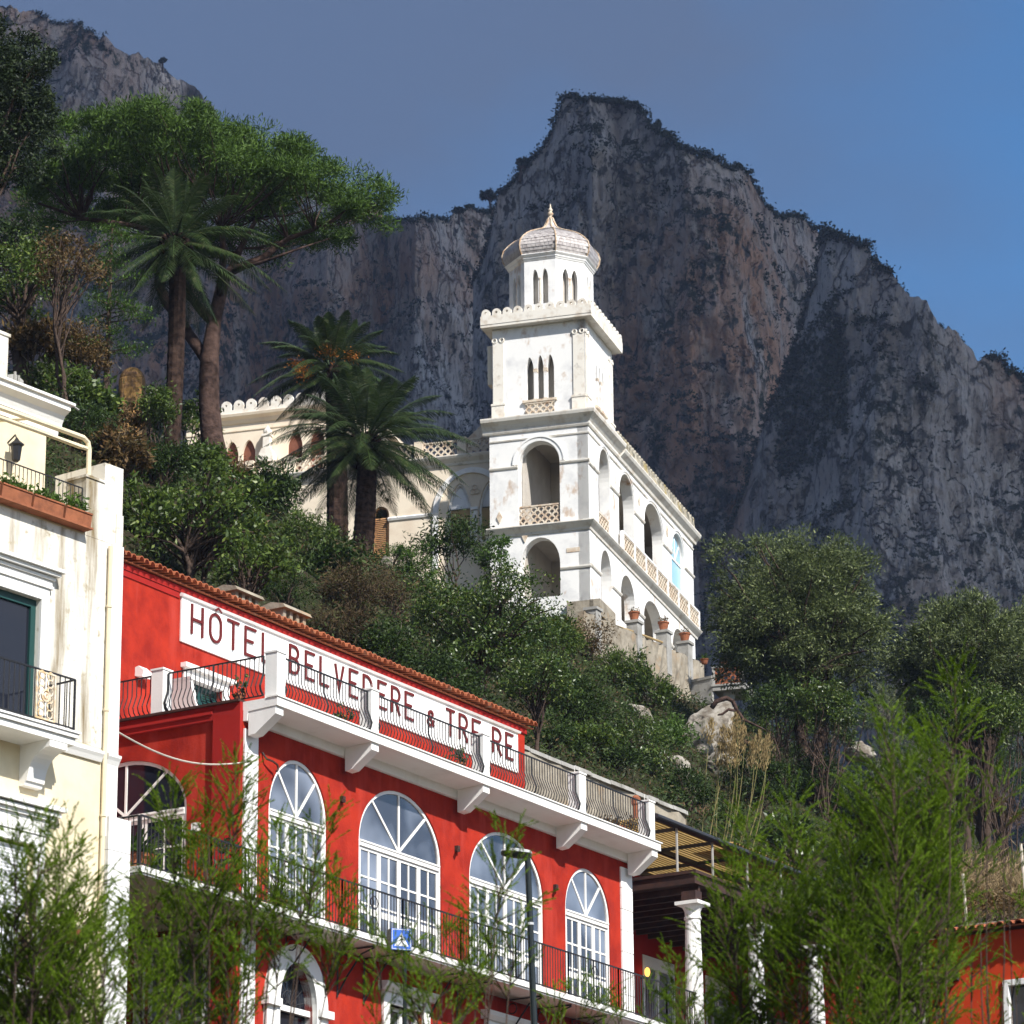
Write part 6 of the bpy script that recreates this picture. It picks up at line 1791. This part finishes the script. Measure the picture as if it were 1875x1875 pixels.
# scrub on the cliffs
P_ = []
for P, nv in CREST:
    nu = P.shape[0]
    cr = P[:, nv - 1:nv + 3].reshape(-1, 3)
    sel = cr[(rng.random(len(cr)) < .75) & (fbm(cr[:, 0] * .035, cr[:, 1] * 0 + 3, cr[:, 2] * 0, 3) > .47)]
    fc = P[:, int(nv * .25):nv - 1]
    slope = np.abs(np.gradient(fc[..., 2], axis=1)) / (np.abs(np.gradient(fc[..., 1], axis=1)) + .05)
    pr = fc.reshape(-1, 3); sl_ = slope.reshape(-1)
    m_ = fbm(pr[:, 0] * .022, pr[:, 1] * .02, pr[:, 2] * .022, 4)
    pick = (sl_ < 1.7) & (rng.random(len(pr)) < .05) & (m_ > .47)
    s2 = pr[pick]
    s2 = s2[rng.permutation(len(s2))[:1500]]
    P_.append(sel); P_.append(s2)
    if nv == 420:    # the wooded gully and shoulder of the right buttress
        g_ = P[:, int(nv * .72):nv]; gx = (g_[..., 0] / g_[..., 1]) * FPX * .95 + 937.5
        mm = ((gx > 1425) & (gx < 1560)).reshape(-1) & (fbm(g_[..., 0] * .05, g_[..., 1] * .04, g_[..., 2] * .05, 3).reshape(-1) > .45)
        q_ = g_.reshape(-1, 3)[mm]; P_.append(q_[rng.permutation(len(q_))[:650]])
pc = np.concatenate(P_)
r_ = rng.uniform(.6, 1.9, len(pc))
k_ = np.repeat(np.arange(len(pc)), 22)
P = pc[k_] + rng.normal(size=(len(k_), 3)) * r_[k_][:, None] * np.array([.6, .5, .38]) + np.array([0, -.4, .1])
kind(quads_mesh('cliff_scrub', leaf_quads(P, 1.0, .6, .5), M['l_scrub']), 'stuff', 'dark scrub clinging to cliff ledges and crest')
def ridge_tree(px, py, hpx, Yd, rx, rz, label, stems=1, lean=0):
    k = Yd / FPX; c = at(px, py, Yd); b0 = at(px + lean, py + hpx, Yd)
    t = thing('ridge_pine', b0, label, 'pine tree', 'lone pines on the skyline')
    P, ax, C = crown_points(c, (rx * k, rx * k, rz * k), 26, 40, rx * k * .28, -.4, .4)
    mb = MB(); mb.tube([b0 - Vector((0, 0, 2)), b0.lerp(c, .6)], [.5, .32], 6); limbs(mb, b0.lerp(c, .55), C, .22, 14, .1, .05)
    build('trunk', mb, M['bark'], t, recalc=False)
    quads_mesh('crown', leaf_quads(P, 1.3, .55, .5, ax, .3), M['l_scrub'], t)
ridge_tree(893, 358, 24, 1000, 18, 9, 'lone flat pine on the notch left of the peak', lean=8)
ridge_tree(957, 300, 22, 955, 14, 12, 'lone pine on left shoulder of the central peak', lean=-6)
ridge_tree(1205, 228, 14, 950, 5, 8, 'tiny dark tree right of the summit')
ridge_tree(840, 386, 14, 1100, 8, 6, 'small pine on lower skyline left of the notch')
ridge_tree(298, 112, 12, 1330, 7, 5, 'small bush like pine on the far left ridge')
t = thing('lookout_fence', at(1635, 520, 850), 'tiny post fence on the right hand crest', 'fence')
mb = MB()
for q in (1622, 1634, 1642): mb.tube([at(q, 522, 850), at(q, 504, 850)], .22, 4)
build('posts', mb, M['darkmetal'], t)
build('wires', MB().tube([at(1622, 509, 850), at(1634, 506, 850), at(1642, 512, 850)], .09, 4), M['darkmetal'], t)
# ------------------------------------------------------------------ little red house at lower right
p = at(1694, 1722, 76); RH = Fr(p.x, p.y, YH + math.pi / 2)
zr = p.z
rh = thing('red_house', RH(2.2, -1.5, 8), 'small orange red house with tiled eave at lower right', 'house')
mb = MB().wall(RH, rect(0, 6, 8, zr), [rect(1.85, 3.0, zr - 3.0, zr - 1.15)], 0, -.3)
mb.box(RH, 0, .3, -5, -.301, 8, zr); mb.box(RH, 5.7, 6, -5, -.301, 8, zr); mb.box(RH, .301, 5.699, -5, -4.7, 8, zr)
build('wall', mb, M['orange'], rh)
mb = MB().profile(RH, [(.30, zr + .02), (.30, zr + .05), (-2.5, zr + .55), (-5.3, zr + .05), (-5.3, zr), (-2.5, zr + .49)], -.35, 6.3)
s = -.28
while s < 6.2:
    n = 6
    A = [(s + .1 * math.cos(math.pi * q / n), .08 * math.sin(math.pi * q / n)) for q in range(n + 1)]
    for a, b, h0, h1 in ((.36, -2.5, .055, .56),):
        vs = [RH(x, a + random.uniform(-.02, .02), zr + h0 + h) for x, h in A] + [RH(x, b, zr + h1 + h) for x, h in A]
        vs += [RH(s + (x - s) * .75, a - .01, zr + h0 + h * .7) for x, h in A]
        mb.add(vs, [(q, q + 1, n + 2 + q, n + 1 + q) for q in range(n)] + [(q, q + 1, 2 * n + 3 + q, 2 * n + 2 + q) for q in range(n)])
    s += .215
build('roof', mb, M['tile'], rh, recalc=False)
mb = MB().ring(RH, rect(1.75, 3.1, zr - 3.1, zr - 1.05), rect(1.87, 2.98, zr - 2.98, zr - 1.17), .05, -.1)
w_ = build('window', mb, M['white'], rh)
build('pane', MB().box(RH, 1.87, 2.98, -.12, -.13, zr - 2.98, zr - 1.17), M['darkglass'], w_)
build('drainpipe', MB().tube([RH(-.08, .1, 9), RH(-.08, .1, zr - .1)], .05, 7), M['greystone'], rh)
build('vent_hood', MB().profile(RH, [(.003, zr - .75), (.35, zr - .85), (.35, zr - .9), (.003, zr - .95)], .15, .75), M['darkmetal'], rh)
# bank behind the little house
p = at(1800, 1690, 82); KF = Fr(p.x, p.y, YH + math.pi / 2)
rough_wall('bank_wall', KF, -2.2, 6, -.8, 0, 12, at(1800, 1690, 82).z, 'stained stone bank wall behind the little red house', m='stone', cap=False)
t = thing('dry_grass_bank', at(1815, 1660, 84), 'pale dry grass tuft on bank at right edge', 'grass')
P = np.array([np.array(at(random.uniform(1758, 1900), random.gauss(1622, 26), 84 + random.uniform(-.8, 2.5))) for _ in range(4200)])
quads_mesh('blades', leaf_quads(P, .26, .02, .1, np.repeat(np.array([[.25, 0, .9]]), len(P), 0), .55), M['l_grass'], t)
P = np.array([np.array(at(random.uniform(1745, 1900), random.gauss(1652, 14), 83 + random.uniform(-.8, .5))) for _ in range(900)])
quads_mesh('rusty_leaves', leaf_quads(P, .16, .05, .2), M['l_brown'], t)
for (x0, y0, x1, y1, lab) in ((1763, 1600, 1772, 1716, 'thin pale pole rising behind the little red house'), (1869, 1545, 1878, 1640, 'white pole at the right frame edge')):
    a, b = at(x0, y0, 80), at(x1, y1, 80)
    tag(build('garden_pole', MB().tube([(b.x, b.y, b.z - 3), b, a], .035, 6), M['cable'], None, loc=(b.x, b.y, b.z - 3)), lab, 'pole')

# ------------------------------------------------------------------ street lamp and crossing sign
YL = 56.0
top = at(966, 1566, YL); bot = at(979, 1900, YL)
g = zt1(bot.x, bot.y) - .1
dirv = (bot - top) / (bot - top).length
foot = top + dirv * ((top.z - g) / -dirv.z)
sl_ = thing('street_lamp', foot, 'dark green street lamp with flat grey head before third arched window', 'street lamp')
build('pole', MB().tube([foot, top.lerp(foot, .45), top.lerp(foot, .44), top + Vector((0, 0, -.05))], [.085, .062, .055, .05], 12), M['lampgreen'], sl_)
k = YL / FPX
LFm = Fr(top.x, top.y, R_(-72))
mb = MB().profile(LFm.shift(0, 0), [(-.09, top.z - .02), (.09, top.z - .02), (.11, top.z + .03), (.06, top.z + .085), (-.06, top.z + .085), (-.11, top.z + .03)], -.06, .36)
mb2 = MB()
secs = [(-.06, .055, .0, .07), (.0, .085, -.02, .085), (.18, .12, -.015, .10), (.36, .115, .0, .095), (.43, .06, .02, .07)]
def loft(secs, zlo, zhi, keep):
    m_ = MB(); vs = []
    for s, hw, a, b in secs:
        z0, z1 = (top.z + a, top.z + (a + b) / 2) if keep == 'low' else (top.z + (a + b) / 2 + .002, top.z + b)
        q = [(-hw, z1), (-hw * .55, z0), (hw * .55, z0), (hw, z1)] if keep == 'low' else [(-hw, z0), (hw, z0), (hw * .6, z1), (-hw * .6, z1)]
        vs += [LFm(s, o, z + s * .10) for o, z in q]
    n = len(secs)
    fs = [(i * 4 + j, i * 4 + (j + 1) % 4, (i + 1) * 4 + (j + 1) % 4, (i + 1) * 4 + j) for i in range(n - 1) for j in range(4)] + [(3, 2, 1, 0), tuple((n - 1) * 4 + j for j in range(4))]
    return m_.add(vs, fs)
hd = build('lamp_head', loft(secs, 0, 0, 'high'), M['lamphead'], sl_)
build('lamp_bowl', loft([(s, hw * .92, a - .03, b) for s, hw, a, b in secs], 0, 0, 'low'), M['darkmetal'], hd)
build('joint_ring', MB().tube([top.lerp(foot, .14), top.lerp(foot, .145)], .06, 10), M['lamphead'], sl_)
# crossing sign
YS = 54.0
c = at(735, 1720, YS); k = YS / FPX
SF = Fr(c.x, c.y, R_(68))
g = zt1(c.x, c.y)
cs = thing('crossing_sign', (c.x, c.y + .1, g - .1), 'blue pedestrian crossing sign box on thin pole', 'road sign')
hw = .165; hh = .165
build('box', MB().box(SF, -hw, hw, -.20, -.012, c.z - hh, c.z + hh), M['darkmetal'], cs)
fc = build('face', MB().box(SF, -hw + .003, hw - .003, -.011, -.001, c.z - hh + .003, c.z + hh - .003), M['signblue'], cs)
mb = MB().ring(SF, rect(-hw + .012, hw - .012, c.z - hh + .012, c.z + hh - .012), rect(-hw + .02, hw - .02, c.z - hh + .02, c.z + hh - .02), .003, .0)
mb.prism(SF, [(-.115, c.z - .105), (.115, c.z - .105), (0, c.z + .105)], .003, .0)
build('white_triangle', mb, M['signwhite'], fc)
mb = MB()
for i, pts in enumerate(([(0, c.z + .02), (.004, c.z - .02)], [(.004, c.z - .025), (-.035, c.z - .08)], [(.006, c.z - .025), (.035, c.z - .08)], [(-.002, c.z + .015), (-.03, c.z - .018)], [(.002, c.z + .015), (.03, c.z - .012)])):
    mb.ribbon(SF, pts, .014 if i else .022, .006 + .0006 * i, .0035)
mb.prism(SF, [(.013 * math.cos(q * .785), c.z + .038 + .013 * math.sin(q * .785)) for q in range(8)], .006, .0035)
for q in (-.085, -.062, .062, .085): mb.ribbon(SF, [(q, c.z - .099), (q * .8, c.z - .085)], .012, .006, .0035)
build('walking_figure', mb, M['signblack'], fc)
build('pole', MB().tube([(c.x + .05, c.y + .1, g - .2), (c.x + .05, c.y + .1, c.z - hh + .01)], .03, 8), M['lampgreen'], cs)

# ------------------------------------------------------------------ foreground tamarisks
def tamarisk(Yd, bx, apex, label, seed, dens=1.0, depth=1.2):
    b = at(bx, 1900, Yd); g = zt1(b.x, b.y)
    base = Vector((b.x, b.y, g))
    t = thing('tamarisk_tree', base, label, 'tamarisk', 'tamarisks in the foreground')
    mb = MB()
    S, D, Ln = [], [], []
    up = Vector((0, 0, 1))
    for ai, (px, py) in enumerate(apex):
        ya = Yd + random.uniform(-.9, .9)
        top = at(px, py, ya)
        root = base + Vector((random.uniform(-.12, .12), random.uniform(-.12, .12), -.2))
        mid = root.lerp(top, .45) + Vector((0, 0, .0)); mid.x = root.x + (top.x - root.x) * .62; mid.y = root.y + (top.y - root.y) * .6
        def bz(f): return root * (1 - f) ** 2 + mid * 2 * f * (1 - f) + top * f * f
        st_ = [bz(i / 14) + Vector((random.gauss(0, .015), random.gauss(0, .015), 0)) for i in range(15)]
        mb.tube(st_, [.026 - .023 * (i / 14) ** .8 for i in range(15)], 6, caps=False)
        L = (top - root).length
        z0 = at(px, 1930, ya).z
        f = max(.25, 1 - depth * random.uniform(.75, 1.25) / max(.5, L))
        while f < 1.0:
            p = bz(f); dn = (top - p).length
            bl = min(.16 + dn * .42, .85) * random.uniform(.6, 1.15)
            az = random.uniform(0, 6.283); el = R_(random.uniform(25, 62))
            d = Vector((math.cos(az) * math.cos(el), math.sin(az) * math.cos(el), math.sin(el)))
            q = [p + d * bl * s + up * (.10 * bl * s * s) for s in (0, .25, .5, .75, 1.0)]
            if bl > .3: mb.tube(q, [.009, .008, .006, .004, .002], 3, caps=False)
            nt_ = max(3, int(bl / .07))
            for j in range(nt_):
                s = (j + .6) / nt_
                pp = p + d * bl * s + up * (.10 * bl * s * s)
                a2 = random.uniform(0, 6.283)
                dd = (d * .85 + Vector((math.cos(a2), math.sin(a2), random.uniform(-.1, .9))) * random.uniform(.3, .65)).normalized()
                S.append(pp); D.append(dd); Ln.append(random.uniform(.12, .40) * (1.1 - .45 * s))
            S.append(p + d * bl * .8); D.append(d); Ln.append(bl * .35)
            f += random.uniform(.55, 1.2) * .055 / max(1.0, L) / dens * 1.25
        S.append(top - up * .12); D.append(up); Ln.append(.22)
    S = np.array([tuple(v) for v in S]); D = np.array([tuple(v) for v in D]); Ln = np.array(Ln)
    m = 62
    k_ = np.repeat(np.arange(len(S)), m); f = rng.uniform(0, 1, len(k_))
    droop = np.zeros((len(k_), 3)); droop[:, 2] = -.10 * Ln[k_] * f ** 2
    P = S[k_] + D[k_] * (Ln[k_] * f)[:, None] + droop
    r = unit(len(k_)); ax = D[k_] * .9 + r * .40; ax /= np.linalg.norm(ax, axis=1, keepdims=True)
    ll = rng.uniform(.014, .034, len(k_)); P = P + ax * (ll / 2)[:, None]
    wv = np.cross(ax, unit(len(k_))); wv /= np.linalg.norm(wv, axis=1, keepdims=True) + 1e-9
    h = ax * (ll / 2)[:, None]; w_ = wv * .0034
    Q = np.stack([P - h, P + w_, P + h, P - w_], 1)
    build('trunk', mb, M['bark'], t, recalc=False)
    quads_mesh('foliage', Q, M['l_tam'], t)
    return len(Q)
TOT = 0
TOT += tamarisk(29, 60, [(28, 1530), (72, 1500), (108, 1548), (124, 1528), (160, 1602), (2, 1610), (55, 1650), (-20, 1640), (140, 1690), (200, 1715), (95, 1720), (20, 1700), (175, 1765), (60, 1790), (120, 1800), (0, 1780)], 'feathery tamarisk in lower left corner', 1, 1.45, 1.2)
TOT += tamarisk(32, 400, [(312, 1440), (352, 1540), (384, 1500), (432, 1400), (270, 1590), (470, 1560), (515, 1520), (588, 1492), (560, 1580), (632, 1625), (410, 1600), (330, 1640), (455, 1640), (380, 1680), (520, 1660), (240, 1680), (300, 1730), (430, 1720), (350, 1770), (260, 1800), (420, 1810)], 'dense feathery tamarisk before the left hotel corner', 2, 1.7, .85)
TOT += tamarisk(30, 790, [(690, 1690), (742, 1700), (805, 1712), (850, 1700), (880, 1660), (906, 1640), (924, 1522), (948, 1668), (770, 1770), (840, 1780), (900, 1750), (800, 1820), (690, 1830)], 'tamarisk sprays below the crossing sign', 3, 1.0, .6)
TOT += tamarisk(34, 1060, [(1015, 1815), (1058, 1800), (1095, 1822), (1140, 1835), (1190, 1815)], 'thin low tamarisk sprays right of the street lamp', 4, .8, .4)
TOT += tamarisk(31, 1420, [(1246, 1765), (1330, 1600), (1372, 1500), (1452, 1470), (1400, 1570), (1480, 1545), (1350, 1690), (1430, 1620), (1390, 1690), (1460, 1660), (1330, 1780), (1410, 1760), (1240, 1840), (1500, 1620), (1360, 1820), (1440, 1800), (1300, 1850)], 'broad tamarisk in front of the veranda columns', 5, 1.5, .9)
TOT += tamarisk(30, 1620, [(1578, 1440), (1632, 1300), (1702, 1335), (1750, 1228), (1660, 1400), (1552, 1520), (1600, 1560), (1520, 1600), (1640, 1520), (1690, 1480), (1730, 1420), (1570, 1640), (1620, 1660), (1680, 1600), (1720, 1560), (1530, 1700), (1590, 1740), (1650, 1730), (1560, 1800), (1620, 1810), (1690, 1700)], 'tallest tamarisk with spire like shoots at right', 6, 1.6, 1.35)
TOT += tamarisk(33, 1800, [(1800, 1372), (1832, 1408), (1780, 1500), (1850, 1570), (1770, 1690), (1880, 1660), (1730, 1760), (1860, 1800), (1810, 1830)], 'sparse tamarisk before the little red house', 7, .6, .6)

# ------------------------------------------------------------------ unseen cloud added up-sun to shade the cliffs; partly transparent so some sun leaks
rngc = random.Random(3)
bm = bmesh.new()
cx, cy, cz = 800, -190, 1560
for i in range(64):
    a = rngc.uniform(0, 6.283); r = rngc.random() ** .5
    q = Vector((cx + 1150 * r * math.cos(a), cy + 700 * r * math.sin(a), cz + rngc.uniform(-30, 60)))
    mtx = Matrix.Translation(q) @ Matrix.Diagonal((rngc.uniform(220, 380), rngc.uniform(180, 300), rngc.uniform(70, 130), 1))
    bmesh.ops.create_icosphere(bm, subdivisions=3, radius=1, matrix=mtx)
for v in bm.verts: v.co += Vector((1, 1, .5)) * mnoise.fractal(v.co * .008, 1.0, 2.0, 4) * 28
me = bpy.data.meshes.new('cloud'); bm.to_mesh(me); bm.free(); me.shade_smooth()
M['cloud'] = mat('cloud_white', (.85, .85, .86), 1.0, spec=.0)
ct_ = M['cloud'].node_tree
q_ = ct_.nodes.new('ShaderNodeBsdfTransparent'); r_2 = ct_.nodes.new('ShaderNodeMixShader'); r_2.inputs[0].default_value = .56
ct_.links.new(q_.outputs[0], r_2.inputs[2]); ct_.links.new(ct_.nodes['Principled BSDF'].outputs[0], r_2.inputs[1]); ct_.links.new(r_2.outputs[0], ct_.nodes['Material Output'].inputs['Surface'])
co = link('cloud', me, M['cloud'])
kind(co, 'stuff', 'cloud added outside the view to shade the cliffs')
# thin sea haze in the air between the gardens and the cliffs
hz = bpy.data.materials.new('haze'); hz.use_nodes = True
hn = hz.node_tree; hn.nodes.remove(hn.nodes['Principled BSDF'])
pv = hn.nodes.new('ShaderNodeVolumePrincipled'); pv.inputs['Color'].default_value = (.55, .68, 1, 1); pv.inputs['Density'].default_value = .00010; pv.inputs['Anisotropy'].default_value = 0.0
hn.links.new(pv.outputs[0], hn.nodes['Material Output'].inputs['Volume'])
kind(build('haze', MB().box(WORLD, -3100, 3100, -3100, 700, -3, 640), hz), 'stuff', 'thin blue haze before the cliffs')
print('SCENE faces', sum(len(o.data.polygons) for o in scn.objects if o.type == 'MESH'), 'tam', TOT)
